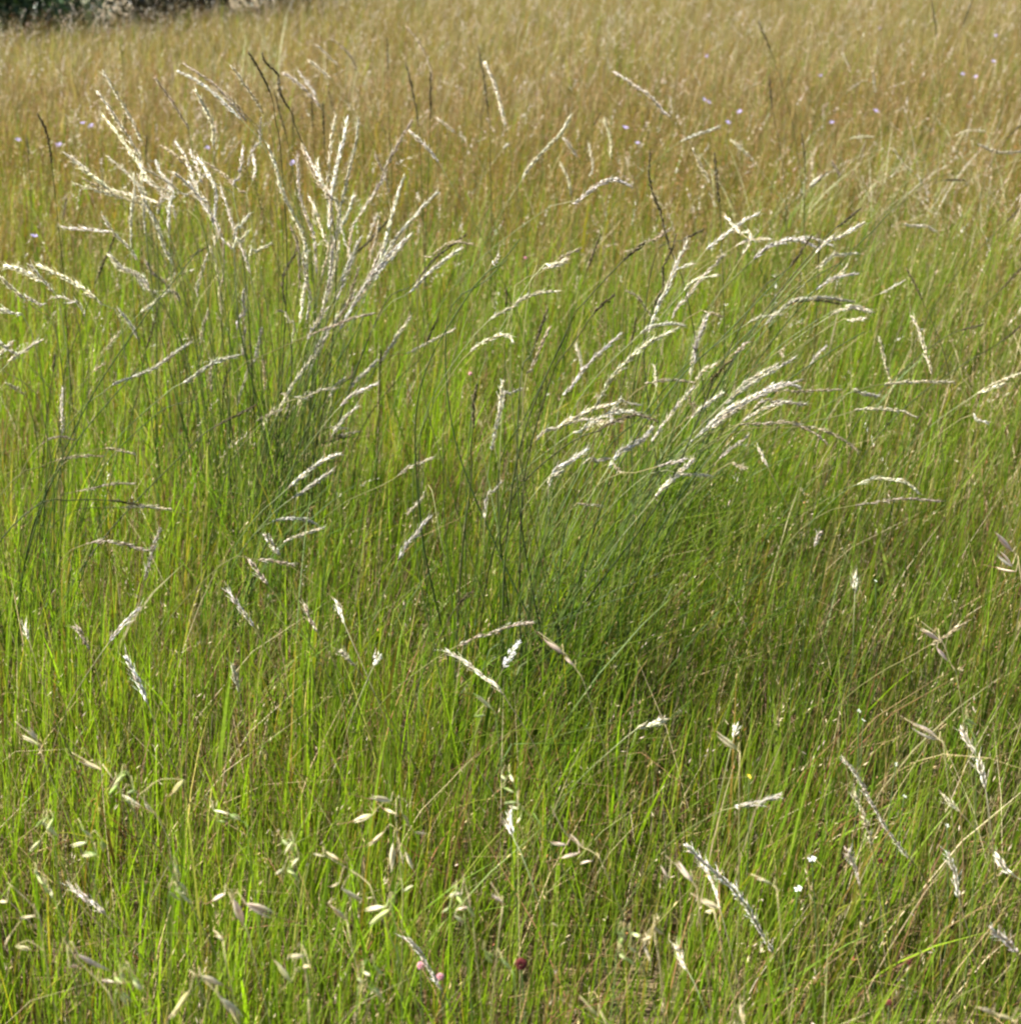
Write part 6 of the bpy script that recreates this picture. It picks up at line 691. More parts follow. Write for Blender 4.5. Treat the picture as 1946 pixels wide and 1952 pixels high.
  ('g','slim green brome right of the dark red clover head, below the arrowhead oat',[(0.097,1.134,-0.007),(0.100,1.134,0.240),(0.109,1.134,0.481),(0.111,1.141,0.523),(0.118,1.149,0.545),(0.130,1.156,0.530)],[((0.111,1.139,0.547),(0.123,1.149,0.532)),((0.119,1.132,0.520),(0.132,1.141,0.501)),((0.125,1.148,0.539),(0.135,1.138,0.542)),((0.118,1.143,0.540),(0.114,1.148,0.518)),((0.113,1.130,0.527),(0.119,1.126,0.523)),((0.125,1.150,0.518),(0.133,1.151,0.510))]),
  ('g','slim green brome left of the bottom silvery spike with the pink flower',[(-0.177,1.087,-0.009),(-0.172,1.087,0.241),(-0.157,1.087,0.483),(-0.153,1.094,0.525),(-0.146,1.102,0.545),(-0.137,1.109,0.530)],[((-0.148,1.105,0.507),(-0.142,1.114,0.489)),((-0.148,1.091,0.539),(-0.140,1.082,0.544)),((-0.139,1.100,0.511),(-0.132,1.109,0.485)),((-0.138,1.101,0.538),(-0.130,1.102,0.523)),((-0.144,1.104,0.503),(-0.137,1.114,0.487)),((-0.155,1.093,0.530),(-0.149,1.091,0.525))]),
  ('g','slim green brome near the left edge above the closed young brome',[(-0.534,1.321,-0.011),(-0.534,1.321,0.237),(-0.532,1.321,0.473),(-0.532,1.328,0.520),(-0.538,1.336,0.545),(-0.555,1.343,0.530)],[((-0.551,1.335,0.514),(-0.563,1.324,0.505)),((-0.532,1.319,0.559),(-0.542,1.321,0.545)),((-0.524,1.316,0.560),(-0.531,1.305,0.550)),((-0.533,1.314,0.547),(-0.523,1.318,0.531)),((-0.539,1.321,0.555),(-0.550,1.324,0.540)),((-0.545,1.333,0.540),(-0.536,1.341,0.518))]),
]
TUFTS = [
  (-1.798,9.978,55,(0.4, 0.8),(0.1, 0.6),1.2,1.5,'g','pale green tuft of long loose blades at the top, right of the shrubs',(0.003, 0.006),0.14),
  (-3.294,10.435,40,(0.35, 0.6),(0.2, 0.8),1.5,1.8,'d','buff tuft of dry blades at the left edge just below the shrubs',(0.003, 0.006),0.25),
  (-1.196,9.425,40,(0.35, 0.65),(0.2, 0.8),2.6,1.2,'d','buff tuft of thin leaning blades at the top centre-left',(0.003, 0.005),0.2),
  (1.795,6.346,90,(0.35, 0.66),(0.3, 1.1),0.3,1.7,'d','tangle of pale dry arching blades on the right above the dark green patch',(0.0014, 0.003),0.36),
  (1.651,6.743,60,(0.35, 0.6),(0.4, 1.2),0.2,1.5,'d','small knot of white dry blades left of the pale tangle at right',(0.0014, 0.003),0.16),
  (2.035,5.990,90,(0.35, 0.6),(0.5, 1.3),2.8,1.5,'d','pale dry blades bent low at the right edge beside the tangle',(0.0014, 0.003),0.28),
  (1.125,5.990,36,(0.35, 0.6),(0.2, 0.8),1.0,1.6,'g','pale green tuft left of the tangle, under upright dark spikes',(0.002, 0.004),0.12),
  (2.594,7.692,30,(0.35, 0.6),(0.2, 0.9),0.6,1.6,'d','small buff tuft at the right edge below the close violet pair',(0.003, 0.005),0.14),
]
FLOWERS = [
  ('v',(-2.048,5.948,0.520),'violet flower at the left edge of the brown grass, alone'),
  ('v',(-1.900,6.384,0.520),'left flower of the violet pair in the brown grass at upper left'),
  ('v',(-1.862,6.376,0.510),'right flower of the violet pair in the brown grass at upper left'),
  ('v',(-1.846,5.839,0.520),'small faded lilac flower below the violet pair at upper left'),
  ('v',(-1.508,4.399,0.490),'small violet flower low at the left edge above the pale arching heads'),
  ('v',(-1.227,5.780,0.520),'faint lilac flower between the leaning-left pale heads'),
  ('v',(-0.837,5.457,0.520),'tiny lilac flower beside the dark spikes left of the fan tussock'),
  ('v',(0.485,6.077,0.550),'upper violet flower of the two in the brown grass at centre'),
  ('v',(0.513,5.773,0.540),'lower violet flower of the two in the brown grass at centre'),
  ('v',(0.930,6.946,0.540),'pink-violet flower just left of a broad lilac flower in brown grass'),
  ('v',(0.960,6.999,0.520),'broad lilac flower in brown grass above the lilac patch'),
  ('v',(1.052,6.629,0.530),'largest pale lilac flower of the lilac patch'),
  ('v',(0.958,6.336,0.530),'lowest violet flower of the lilac patch, beside a pale head'),
  ('v',(1.181,8.836,0.520),'distant violet dot above the lilac patch'),
  ('v',(2.620,10.489,0.520),'broad violet flower at the top right above a level white blade'),
  ('v',(1.695,7.964,0.520),'greyish violet flower beside a yellow speck at the upper right'),
  ('v',(1.687,6.660,0.530),'lilac flower next to an upright white blade at the upper right'),
  ('v',(2.485,8.007,0.520),'left violet flower of the close pair near the right edge'),
  ('v',(2.523,7.900,0.520),'right violet flower of the close pair near the right edge'),
  ('v',(2.833,8.583,0.520),'pale lilac flower above the close violet pair near the right edge'),
  ('v',(3.282,9.974,0.520),'faint lilac flower nearest the top right corner'),
  ('v',(1.432,6.398,0.520),'dull lilac flower left of the tangled pale blades at right'),
  ('p',(0.043,3.902,0.550),'pink round flower head on a thin stem in the middle green grass'),
  ('p',(-0.100,3.336,0.400),'small low pink bud in the green grass left of the bright upright head'),
  ('r',(0.458,5.247,0.500),'tiny dark red flower head right of a bright arched head'),
  ('r',(1.314,8.009,0.450),'faint red flower head in the brown grass above the lilac patch'),
  ('c',(0.013,1.329,0.330),'dark red round clover head on the grass at the bottom centre'),
  ('p',(-0.110,1.327,0.330),'small pink flower touching the silver spike at the bottom'),
  ('p',(-0.087,1.340,0.300),'darker pink bud right of the silver spike at the bottom'),
  ('w',(0.398,1.491,0.360),'upper and larger white flower in the lower right grass'),
  ('w',(0.375,1.456,0.340),'lower smaller white flower in the lower right grass'),
  ('u',(0.597,1.564,0.360),'tiny white flower close to the thin pale head at lower right'),
  ('u',(0.546,1.603,0.380),'small greenish white cross-shaped flower at lower right'),
  ('u',(0.544,1.651,0.400),'pale green-white bud above the cross-shaped flower at lower right'),
  ('u',(0.523,1.789,0.400),'upper white petalled flower of the twisted white pair at right'),
  ('u',(0.533,1.794,0.380),'lower white petalled flower of the twisted white pair at right'),
  ('u',(0.648,2.212,0.400),'small white flower right of the upright cream head at right'),
  ('y',(0.338,1.650,0.380),'tiny yellow flower in the green grass at lower right'),
  ('y',(1.852,8.437,0.450),'yellow speck of a flower beside the greyish violet one'),
  ('r',(0.504,1.539,0.320),'dark red clover head under the long silver spike'),
  ('r',(0.500,1.367,0.300),'dull red clover head at lower right below the silver spikes'),
  ('r',(0.459,1.297,0.300),'dark red bud near the bottom right edge'),
]

# ------------------------------------------------------------------ meadow grass (nobody could count it)
def patch_noise(x, y, scale, seed):
    r = np.random.default_rng(seed)
    out = np.zeros_like(x)
    for k in range(7):
        a = r.uniform(0, 2 * math.pi); f = r.uniform(0.6, 1.8) * 2 * math.pi / scale; p = r.uniform(0, 6.28)
        out += np.sin((x * math.cos(a) + y * math.sin(a)) * f + p)
    return out / 7 ** 0.5 / 1.4          # roughly -1..1

def field_limit(x):
    """how far back the meadow reaches: the shrub edge runs away to the right"""
    return np.clip(13.0 + (x + 4.28) * 1.5, 9.5, 21.0)

def scatter(bands):
    xs, ys = [], []
    for y0, y1, dens in bands:
        w1 = 0.42 * y1 + 0.6
        n = int(dens * (y1 - y0) * 2 * w1)
        x = rng.uniform(-w1, w1, n); y = rng.uniform(y0, y1, n)
        k = (np.abs(x) < 0.42 * y + 0.6) & (y < field_limit(x))
        xs.append(x[k]); ys.append(y[k])
    return np.concatenate(xs), np.concatenate(ys)

def mixc(a, b, t):
    t = np.clip(t, 0, 1)[:, None]
    return a * (1 - t) + b * t

LIME = np.array([0.128, 0.218, 0.010]); MID = np.array([0.062, 0.130, 0.010]); DEEP = np.array([0.038, 0.080, 0.006])
YELL = np.array([0.230, 0.190, 0.026]); BROWN = np.array([0.185, 0.120, 0.050]); RED = np.array([0.170, 0.062, 0.026])
TAN = np.array([0.275, 0.120, 0.038]); BUFF = np.array([0.370, 0.285, 0.210]); STRAW = np.array([0.400, 0.300, 0.140]); PALE = np.array([0.560, 0.460, 0.280]); OLIVE = np.array([0.120, 0.115, 0.022])

def blades(x, y, h, wid, lean_dir, lean, segs, cbase, ctip, face=None):
    """ribbons: vectorised; returns verts, tris, cols"""
    n = len(x)
    z0 = ground_z(x, y) - 0.005
    L = segs + 1
    t = np.linspace(0, 1, L)
    bend = lean[:, None] * h[:, None] * (0.35 * t + 0.65 * t ** 2.2)[None, :]
    zz = h[:, None] * (t[None, :] - 0.28 * np.minimum(lean, 1.2)[:, None] ** 2 * t[None, :] ** 2.4)
    cx = x[:, None] + np.cos(lean_dir)[:, None] * bend
    cy = y[:, None] + np.sin(lean_dir)[:, None] * bend
    cz = z0[:, None] + zz
    if face is None: face = rng.uniform(0, math.pi, n)
    wprof = np.array([0.75 + 0.25 * min(1, k * 2.5) if k < 0.45 else (1 - ((k - 0.45) / 0.55) ** 1.6) for k in t])
    hw = 0.5 * wid[:, None] * wprof[None, :]
    tw = face[:, None] + 0.5 * t[None, :]
    ox, oy = np.cos(tw) * hw, np.sin(tw) * hw
    left = np.stack([cx - ox, cy - oy, cz], -1)[:, :-1]
    right = np.stack([cx + ox, cy + oy, cz], -1)[:, :-1]
    tip = np.stack([cx, cy, cz], -1)[:, -1:]
    per = 2 * segs + 1
    V = np.empty((n, per, 3)); V[:, 0:2 * segs:2] = left; V[:, 1:2 * segs:2] = right; V[:, -1:] = tip
    C = np.empty((n, per, 3))
    tt = t[:-1]
    cc = cbase[:, None, :] * (1 - tt)[None, :, None] + ctip[:, None, :] * tt[None, :, None]
    C[:, 0:2 * segs:2] = cc; C[:, 1:2 * segs:2] = cc; C[:, -1] = ctip
    T = []
    for s in range(segs - 1):
        a = 2 * s
        T += [(a, a + 1, a + 2), (a + 1, a + 3, a + 2)]
    a = 2 * (segs - 1)
    T.append((a, a + 1, a + 2))
    T = np.array(T)
    TT = (T[None] + (np.arange(n) * per)[:, None, None]).reshape(-1, 3)
    return V.reshape(-1, 3), TT, C.reshape(-1, 3)

def join(parts):
    V, T, C = [], [], []; n = 0
    for v, t, c in parts:
        V.append(v); T.append(t + n); C.append(c); n += len(v)
    return np.concatenate(V), np.concatenate(T), np.concatenate(C)

def zone(x, y):
    """0 = green near meadow, 1 = brown belt, 2 = buff far grass (what grows there)"""
    s = 0.35 * patch_noise(x, y, 2.2, 3) + 0.05 * x
    brown = np.clip((y + s - 4.4) / 2.0, 0, 1)
    brown = np.clip(brown + 0.35 * patch_noise(x, y, 1.3, 8) * (y > 4.5), 0, 1)
    brown *= 1 - 0.85 * np.exp(-((x - 1.35) / 0.75) ** 2 - ((y - 5.0) / 0.8) ** 2)
    buff = np.clip((y + s - 0.7 * x - 7.6 + 1.2 * patch_noise(x, y, 2.5, 9)) / 2.2, 0, 1)
    return brown, buff

BASES = np.array(list(TUSSOCK_BASE.values()))

def green_grass():
    parts = []
    for bands, segs, wscale in (([(0.85, 2.0, 6400), (2.0, 3.2, 5600)], 5, 1.0),
                                ([(3.2, 5.0, 3900)], 4, 1.15),
                                ([(5.0, 8.0, 2300)], 3, 1.5), ([(8.0, 21.0, 900)], 2, 2.2)):
        x, y = scatter(bands); n = len(x)
        pn = patch_noise(x, y, 0.55, 21); pm = patch_noise(x, y, 1.6, 22)
        # tufts: pull blades towards tuft centres
        gx = np.round(x / 0.055 + 0.3 * np.sin(y * 37)) * 0.055; gy = np.round(y / 0.055 + 0.3 * np.sin(x * 31)) * 0.055
        pull = rng.uniform(0.0, 0.75, n)
        x = x * (1 - pull) + gx * pull; y = y * (1 - pull) + gy * pull
        # thin spots where brown litter shows
        keep = rng.random(n) > 0.62 * np.clip((patch_noise(x, y, 0.42, 55) - 0.45) * 3, 0, 1) * (y < 4)
        x, y, pn, pm = x[keep], y[keep], pn[keep], pm[keep]; n = len(x)
        br, bf = zone(x, y)
        dull = np.clip((x - 0.1) * 1.6, 0, 1) * np.clip((2.1 - y) / 0.5, 0, 1)      # shorter, browner sward at lower right
        h = rng.gamma(7, 0.255 / 7, n) * (1 + 0.22 * pn) * (1 - 0.1 * br) * (1 - 0.2 * dull)
        h = np.clip(h, 0.06, 0.44)
        wid = rng.gamma(6, 0.0024 / 6, n) * wscale
        wid *= np.where(rng.random(n) < 0.05, rng.uniform(1.6, 2.4, n), 1.0)
        ld = rng.uniform(0, 2 * math.pi, n)
        lean = np.abs(rng.normal(0.0, 0.21, n)) + (rng.random(n) < 0.06) * rng.uniform(0.2, 0.7, n)
        # a light wind from the left
        lx = np.cos(ld) * lean + 0.10; ly = np.sin(ld) * lean
        ld = np.arctan2(ly, lx); lean = np.hypot(lx, ly)
        r = rng.random(n)
        c = mixc(np.tile(MID, (n, 1)), np.tile(LIME, (n, 1)), r * 1.25 + 0.25 * pm + 0.55 * np.clip((2.5 - y) / 0.6, 0, 1) * np.clip((0.5 - x) / 0.5, 0, 1))
        c = mixc(c, np.tile(DEEP, (n, 1)), (rng.random(n) < 0.12 - 0.1 * pm) * rng.uniform(0.4, 1, n))
        deep_patch = np.exp(-((x - 0.18) / 0.42) ** 2 - ((y - 2.45) / 0.40) ** 2) + 0.65 * np.clip((x - 0.3) / 0.5, 0, 1) * np.clip((y - 1.7) / 0.5, 0, 1) * (y < 4.8)  # more deep green blades around the big tussock and at mid right
        c = mixc(c, np.tile(DEEP, (n, 1)), (rng.random(n) < 0.62 * deep_patch) * rng.uniform(0.5, 1, n))
        c = mixc(c, np.tile(YELL, (n, 1)), (rng.random(n) < 0.07) * rng.uniform(0.4, 1, n))
        c = mixc(c, mixc(np.tile(BROWN, (n, 1)), np.tile(TAN, (n, 1)), br), (rng.random(n) < 0.05 + 0.50 * br + 0.14 * dull) * rng.uniform(0.4, 0.95, n))
        c = mixc(c, np.tile(OLIVE, (n, 1)), 0.45 * br * rng.random(n))
        c = mixc(c, np.tile(BUFF, (n, 1)), (rng.random(n) < 0.03 + 0.42 * bf) * rng.uniform(0.35, 0.9, n))
        c = mixc(c, np.tile(RED, (n, 1)), (rng.random(n) < 0.03) * rng.uniform(0.3, 0.8, n))
        c *= rng.uniform(0.75, 1.25, (n, 1)) * (1 - 0.22 * br)[:, None]
        cb = mixc(c * 0.9, np.tile(BROWN * 0.9, (n, 1)), rng.uniform(0.0, 0.55, n))
        ct = mixc(c, np.tile(YELL * 1.1, (n, 1)), rng.uniform(0, 0.22, n))
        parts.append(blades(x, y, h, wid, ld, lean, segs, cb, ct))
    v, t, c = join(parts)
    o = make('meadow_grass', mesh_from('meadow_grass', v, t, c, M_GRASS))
    tag(o, 'fine upright green grass blades filling the whole meadow', 'grass', kind='stuff')

def dry_thatch():
    parts = []
    for bands, segs, ws in (([(0.85, 3.2, 2100)], 3, 1.0), ([(3.2, 6.0, 1300)], 2, 1.3), ([(6.0, 21, 330)], 2, 2.2)):
        x, y = scatter(bands); n = len(x)
        h = rng.uniform(0.08, 0.30, n)
        wid = rng.uniform(0.001, 0.0026, n) * ws
        ld = rng.uniform(0, 2 * math.pi, n); lean = rng.uniform(0.1, 1.1, n)
        c = mixc(np.tile(BROWN, (n, 1)), np.tile(STRAW, (n, 1)), rng.random(n) ** 2.2)
        c = mixc(c, np.tile(RED, (n, 1)), (rng.random(n) < 0.2 + 0.5 * (patch_noise(x, y, 0.5, 71) > 0.5)) * rng.uniform(0.3, 1, n))
        h = h * (1 + 0.5 * (patch_noise(x, y, 0.5, 71) > 0.5))
        c *= rng.uniform(0.55, 1.15, (n, 1))
        parts.append(blades(x, y, h, wid, ld, lean, segs, c * 0.8, c))
    # thin dry stems at all angles
    for bands, ws in (([(0.95, 3.2, 250)], 1.0), ([(3.2, 6.0, 260)], 1.5), ([(6.0, 21, 80)], 2.6)):
        x, y = scatter(bands); n = len(x)
        h = rng.uniform(0.16, 0.46, n); wid = rng.uniform(0.0008, 0.0016, n) * ws
        ld = rng.uniform(0, 2 * math.pi, n); lean = rng.uniform(0.05, 0.95, n)
        c = mixc(np.tile(STRAW, (n, 1)), np.tile(PALE, (n, 1)), rng.random(n)) * rng.uniform(0.5, 1.1, (n, 1))
        parts.append(blades(x, y, h, wid, ld, lean, 3, c * 0.7, c))
    v, t, c = join(parts)
    o = make('dry_grass', mesh_from('dry_grass', v, t, c, M_DRY))
    tag(o, 'brown and straw coloured dry grass low among the green blades', 'dry grass', kind='stuff')

def fleck_heads(name, label, bands, hrange, nfl, length, width, hl, palette, spread, mat, stemc, droop=(0.05, 0.35), prob=None, stem_w=0.0011):
    """fine grass stems, each ending in a loose head of tiny husks"""
    x, y = scatter(bands)
    if prob is not None:
        k = rng.random(len(x)) < prob(x, y); x, y = x[k], y[k]
    n = len(x)
    h = rng.uniform(hrange[0], hrange[1], n)
    far = np.clip(y / 3.0, 1, 3.0)
    ld = rng.normal(0.2, 1.5, n); lean = rng.uniform(droop[0], droop[1], n)
    sc = np.tile(np.asarray(stemc), (n, 1)) * rng.uniform(0.7, 1.3, (n, 1))
    V, T, C = blades(x, y, h, stem_w * far, ld, lean, 3, sc * 0.8, sc)
    z0 = ground_z(x, y)
    pal = np.asarray(palette)
    m = n * nfl
    i = np.repeat(np.arange(n), nfl)
    s = 1 - rng.random(m) * hl                       # position along the stem
    bend = lean[i] * h[i] * (0.35 * s + 0.65 * s ** 2.2)
    px = x[i] + np.cos(ld[i]) * bend; py = y[i] + np.sin(ld[i]) * bend
    pz = z0[i] + h[i] * (s - 0.28 * lean[i] ** 2 * s ** 2.4)
    a = rng.uniform(0, 2 * math.pi, m); rad = spread * (0.25 + (1 - s) / hl) * rng.uniform(0.2, 1, m) * h[i]
    px += np.cos(a) * rad; py += np.sin(a) * rad
    P = np.stack([px, py, pz], -1)
    d = np.stack([np.cos(ld[i]) * lean[i] + np.cos(a) * 0.45, np.sin(ld[i]) * lean[i] + np.sin(a) * 0.45, 0.8 + 0 * a], -1)
    d += rng.normal(0, 0.25, d.shape); d /= np.linalg.norm(d, axis=1)[:, None]
    u = np.cross(d, rng.normal(0, 1, d.shape)); u /= np.linalg.norm(u, axis=1)[:, None]
    fw = np.minimum(far[i], 2.1)
    ln = (length * rng.uniform(0.6, 1.3, m) * (0.6 + 0.4 * fw))[:, None]; wd = (width * rng.uniform(0.7, 1.3, m) * fw)[:, None]
    q = np.stack([P, P + d * ln * 0.45 + u * wd * 0.5, P + d * ln, P + d * ln * 0.45 - u * wd * 0.5], 1)
    ci = rng.integers(0, len(pal), n)
    cc = pal[ci][i] * rng.uniform(0.7, 1.25, (m, 1))
    qt = (np.array([(0, 1, 2), (0, 2, 3)])[None] + (np.arange(m) * 4)[:, None, None]).reshape(-1, 3)
    v, t, c = join([(V, T, C), (q.reshape(-1, 3), qt, np.repeat(cc, 4, 0))])
    o = make(name, mesh_from(name, v, t, np.clip(c, 0, 0.85), mat))
    tag(o, label, 'grass', kind='stuff')

green_grass()
dry_thatch()
fleck_heads('reddish_fine_grass', 'haze of fine reddish brown seed panicles above the grass, thickest farther back',
            [(0.95, 3.5, 260), (3.5, 6.0, 460), (6.0, 10.0, 420), (10, 21, 150)], (0.26, 0.50), 7, 0.0065, 0.0017, 0.42,
            [BROWN, TAN, RED * 1.2, [0.24, 0.11, 0.05], [0.26, 0.15, 0.07]], 0.055, M_DRY, [0.16, 0.12, 0.035],
            prob=lambda x, y: 0.30 + 0.70 * zone(x, y)[0])
fleck_heads('pale_heads_and_glints', 'sprinkling of small pale straw seed heads and painted blade glints all over the meadow',  # pale husks: seed heads, plus painted stand-ins for blade glints and far veil
            [(0.95, 3.2, 420), (3.2, 6.0, 260), (6.0, 10.0, 190), (10, 21, 110)], (0.18, 0.46), 5, 0.0095, 0.0014, 0.22,
            [PALE, PALE * 0.85, STRAW * 1.2, [0.55, 0.43, 0.33]], 0.02, M_SEED, [0.17, 0.17, 0.06], droop=(0.1, 0.9),
            prob=lambda x, y: 0.55 + 0.45 * zone(x, y)[1])

fleck_heads('silvery_fine_grass', 'wispy silvery seed heads standing through the farther grass like a pale haze',
            [(2.4, 4.0, 16), (4.0, 6.5, 24), (6.5, 10.0, 26), (10, 21, 40)], (0.38, 0.60), 14, 0.0095, 0.0013, 0.20,
            [[0.66, 0.58, 0.50], [0.58, 0.50, 0.40], [0.60, 0.48, 0.42], [0.72, 0.66, 0.58]], 0.006, M_SEED, [0.20, 0.18, 0.09], droop=(0.15, 1.0), prob=lambda x, y: np.clip(0.5 + 0.5 * patch_noise(x, y, 1.4, 31) - 0.05 * x, 0.08, 1))

# ------------------------------------------------------------------ seed heads and stalks
HEAD = {  # radius, husks per cm, husk length, husk width, colours, spread angle
    'P': (0.0031, 12.0, 0.0105, 0.0025, [(0.70, 0.65, 0.55), (0.78, 0.75, 0.67), (0.56, 0.50, 0.37), (0.60, 0.58, 0.44), (0.46, 0.40, 0.30)], 0.22),
    'p': (0.0026, 8.0, 0.0095, 0.0022, [(0.60, 0.55, 0.44), (0.70, 0.65, 0.55), (0.48, 0.42, 0.30)], 0.24),
    'B': (0.0026, 8.0, 0.0090, 0.0022, [(0.42, 0.34, 0.25), (0.56, 0.49, 0.38), (0.32, 0.25, 0.17)], 0.24),
    'D': (0.0031, 9.0, 0.0080, 0.0025, [(0.075, 0.058, 0.028), (0.11, 0.085, 0.042), (0.05, 0.044, 0.022), (0.17, 0.13, 0.07)], 0.22),
    'O': (0.0080, 6.0, 0.0065, 0.0024, [(0.26, 0.22, 0.07), (0.36, 0.30, 0.12), (0.20, 0.15, 0.05)], 0.6),
    'S': (0.0018, 3.8, 0.0130, 0.0026, [(0.70, 0.64, 0.55), (0.78, 0.74, 0.67), (0.58, 0.50, 0.42)], 0.24),
    'W': (0.0055, 13., 0.0090, 0.0020, [(0.74, 0.71, 0.64), (0.78, 0.76, 0.70)], 0.38),
}
def seed_head(path, style, origin):
    rad, dens, hl, hw, cols, ang = HEAD[style]
    big = min(1.4, max(1.0, path[0][1] / 2.8))       # the taller plants farther out carry stouter heads
    big = min(big, 1.2) if style == 'D' else big * random.uniform(0.8, 1.15)
    rad *= big; hl *= big; hw *= big; dens /= big ** 0.5
    g = Geo()
    seg = np.linalg.norm(np.diff(path, axis=0), axis=1)
    s = np.concatenate([[0], np.cumsum(seg)]); L = s[-1]
    n = max(8, int(L * 100 * dens * 1.15))
    ph = [random.uniform(0, 6.28) for _ in range(3)]
    fr = random.uniform(180, 300)
    tone = random.uniform(0.72, 1.12) * np.array([1, random.uniform(.97, 1.03), random.uniform(.85, 1.08)])
    for k in range(n):
        q = (k + random.random()) / n
        d0 = q * L
        lump = 0.74 + 0.34 * math.sin(d0 * fr + ph[0]) + 0.24 * math.sin(d0 * fr * 2.3 + ph[1])
        if style in 'PpBO' and lump < 0.22 + 0.45 * max(0, 0.6 - q): continue     # gaps, more of them low on the head
        prof = (min(1, q / 0.35) ** 0.8 * 0.7 + 0.3) * min(1, (1 - q) / 0.35 + 0.12)
        p = np.array([np.interp(d0, s, path[:, j]) for j in range(3)])
        e = np.array([np.interp(min(d0 + 0.004, L), s, path[:, j]) - np.interp(max(d0 - 0.004, 0), s, path[:, j]) for j in range(3)])
        d, u, w = frame_of(e)
        if style == 'S': a = math.pi * (k % 2) + random.uniform(-0.35, 0.35) + ph[2]
        else: a = random.uniform(0, 2 * math.pi)
        o = u * math.cos(a) + w * math.sin(a)
        r = rad * prof * lump * random.uniform(0.25, 1.0)
        dd = d * math.cos(ang) + o * math.sin(ang) * random.uniform(0.4, 1.3)
        c = jitter(np.array(random.choice(cols)) * tone, 0.14)
        lens(g, p + o * r - d * hl * 0.3, dd, hl * random.uniform(0.75, 1.25), hw * random.uniform(0.7, 1.2), c, tipc=np.clip(c * 1.1, 0, .85))
        if style in 'PpBS' and random.random() < 0.35:      # hair-fine bristles
            lens(g, p + o * r, dd + o * 0.25, hl * random.uniform(1.3, 2.0), 0.0006, c)
    return g.mesh('seed_head', M_SEED, origin)

STEMC = {'P': ((0.050, 0.085, 0.014), (0.40, 0.38, 0.22)), 'p': ((0.060, 0.085, 0.018), (0.33, 0.27, 0.13)), 'B': ((0.09, 0.10, 0.025), (0.24, 0.18, 0.09)),
         'D': ((0.032, 0.040, 0.014), (0.050, 0.045, 0.020)), 'O': ((0.08, 0.09, 0.02), (0.17, 0.14, 0.04)), 'S': ((0.16, 0.15, 0.06), (0.40, 0.34, 0.24)),
         'W': ((0.12, 0.12, 0.04), (0.25, 0.22, 0.12)), 'N': ((0.035, 0.055, 0.014), (0.045, 0.065, 0.018))}
def stalk_meshes(style, head_len, pts, origin, rad=0.0014):
    path = catmull(pts)
    # a little natural waviness
    k = np.linspace(0, 1, len(path))
    f = random.uniform(2, 4); ph = random.uniform(0, 6.28)
    path = path + (np.sin(k * f * 3.14 + ph) * 0.003 * np.sin(k * math.pi))[:, None] * np.array([0.7, 0.7, 0])
    seg = np.linalg.norm(np.diff(path, axis=0), axis=1)
    s = np.concatenate([[0], np.cumsum(seg)])
    g = Geo()
    c0, c1 = STEMC[style]
    thin = path[::2] if len(path) > 12 else path
    if style in 'DN': rad *= 1.45
    tube(g, thin, rad, rad * 0.45, jitter(c0), jitter(c1), 5)
    # a nodal leaf on the lower stem of the longer ones
    stem = g.mesh('stem', M_STEM, origin)
    head = None
    if style != 'N' and head_len > 0.01:
        j = int(np.searchsorted(s, s[-1] - head_len))
        j = min(max(j, 1), len(path) - 3)
        head = seed_head(path[j:], style, origin)
    return stem, head

def arching_leaves(n, base, spread, length, wid, ddir, dspread, lean, palette, origin, mat=None):
    x = rng.normal(0, spread, n) + base[0]; y = rng.normal(0, spread, n) + base[1]
    h = rng.uniform(length[0], length[1], n)
    w = rng.uniform(wid[0], wid[1], n)
    ld = rng.normal(ddir, dspread, n); ln = rng.uniform(lean[0], lean[1], n)
    pal = np.asarray(palette)[rng.integers(0, len(palette), n)] * rng.uniform(0.75, 1.25, (n, 1))
    v, t, c = blades(x, y, h, w, ld, ln, 7, pal * 0.85, pal)
    per = 15                                           # kinks and broken tips
    vv = v.reshape(n, per, 3)
    kink = rng.random(n) < 0.3
    at = rng.integers(6, 11, n)
    for q in np.nonzero(kink)[0]:
        k = at[q] - at[q] % 2
        piv = vv[q, k].copy(); rel = vv[q, k:] - piv
        rel[:, 2] *= rng.uniform(-0.6, 0.5); rel[:, 0] += np.abs(rel[:, 2]) * rng.uniform(-0.5, 0.9)
        vv[q, k:] = piv + rel
    v = vv.reshape(-1, 3)
    return mesh_from('leaves', v - np.asarray(origin), t, c, mat or M_GRASS)

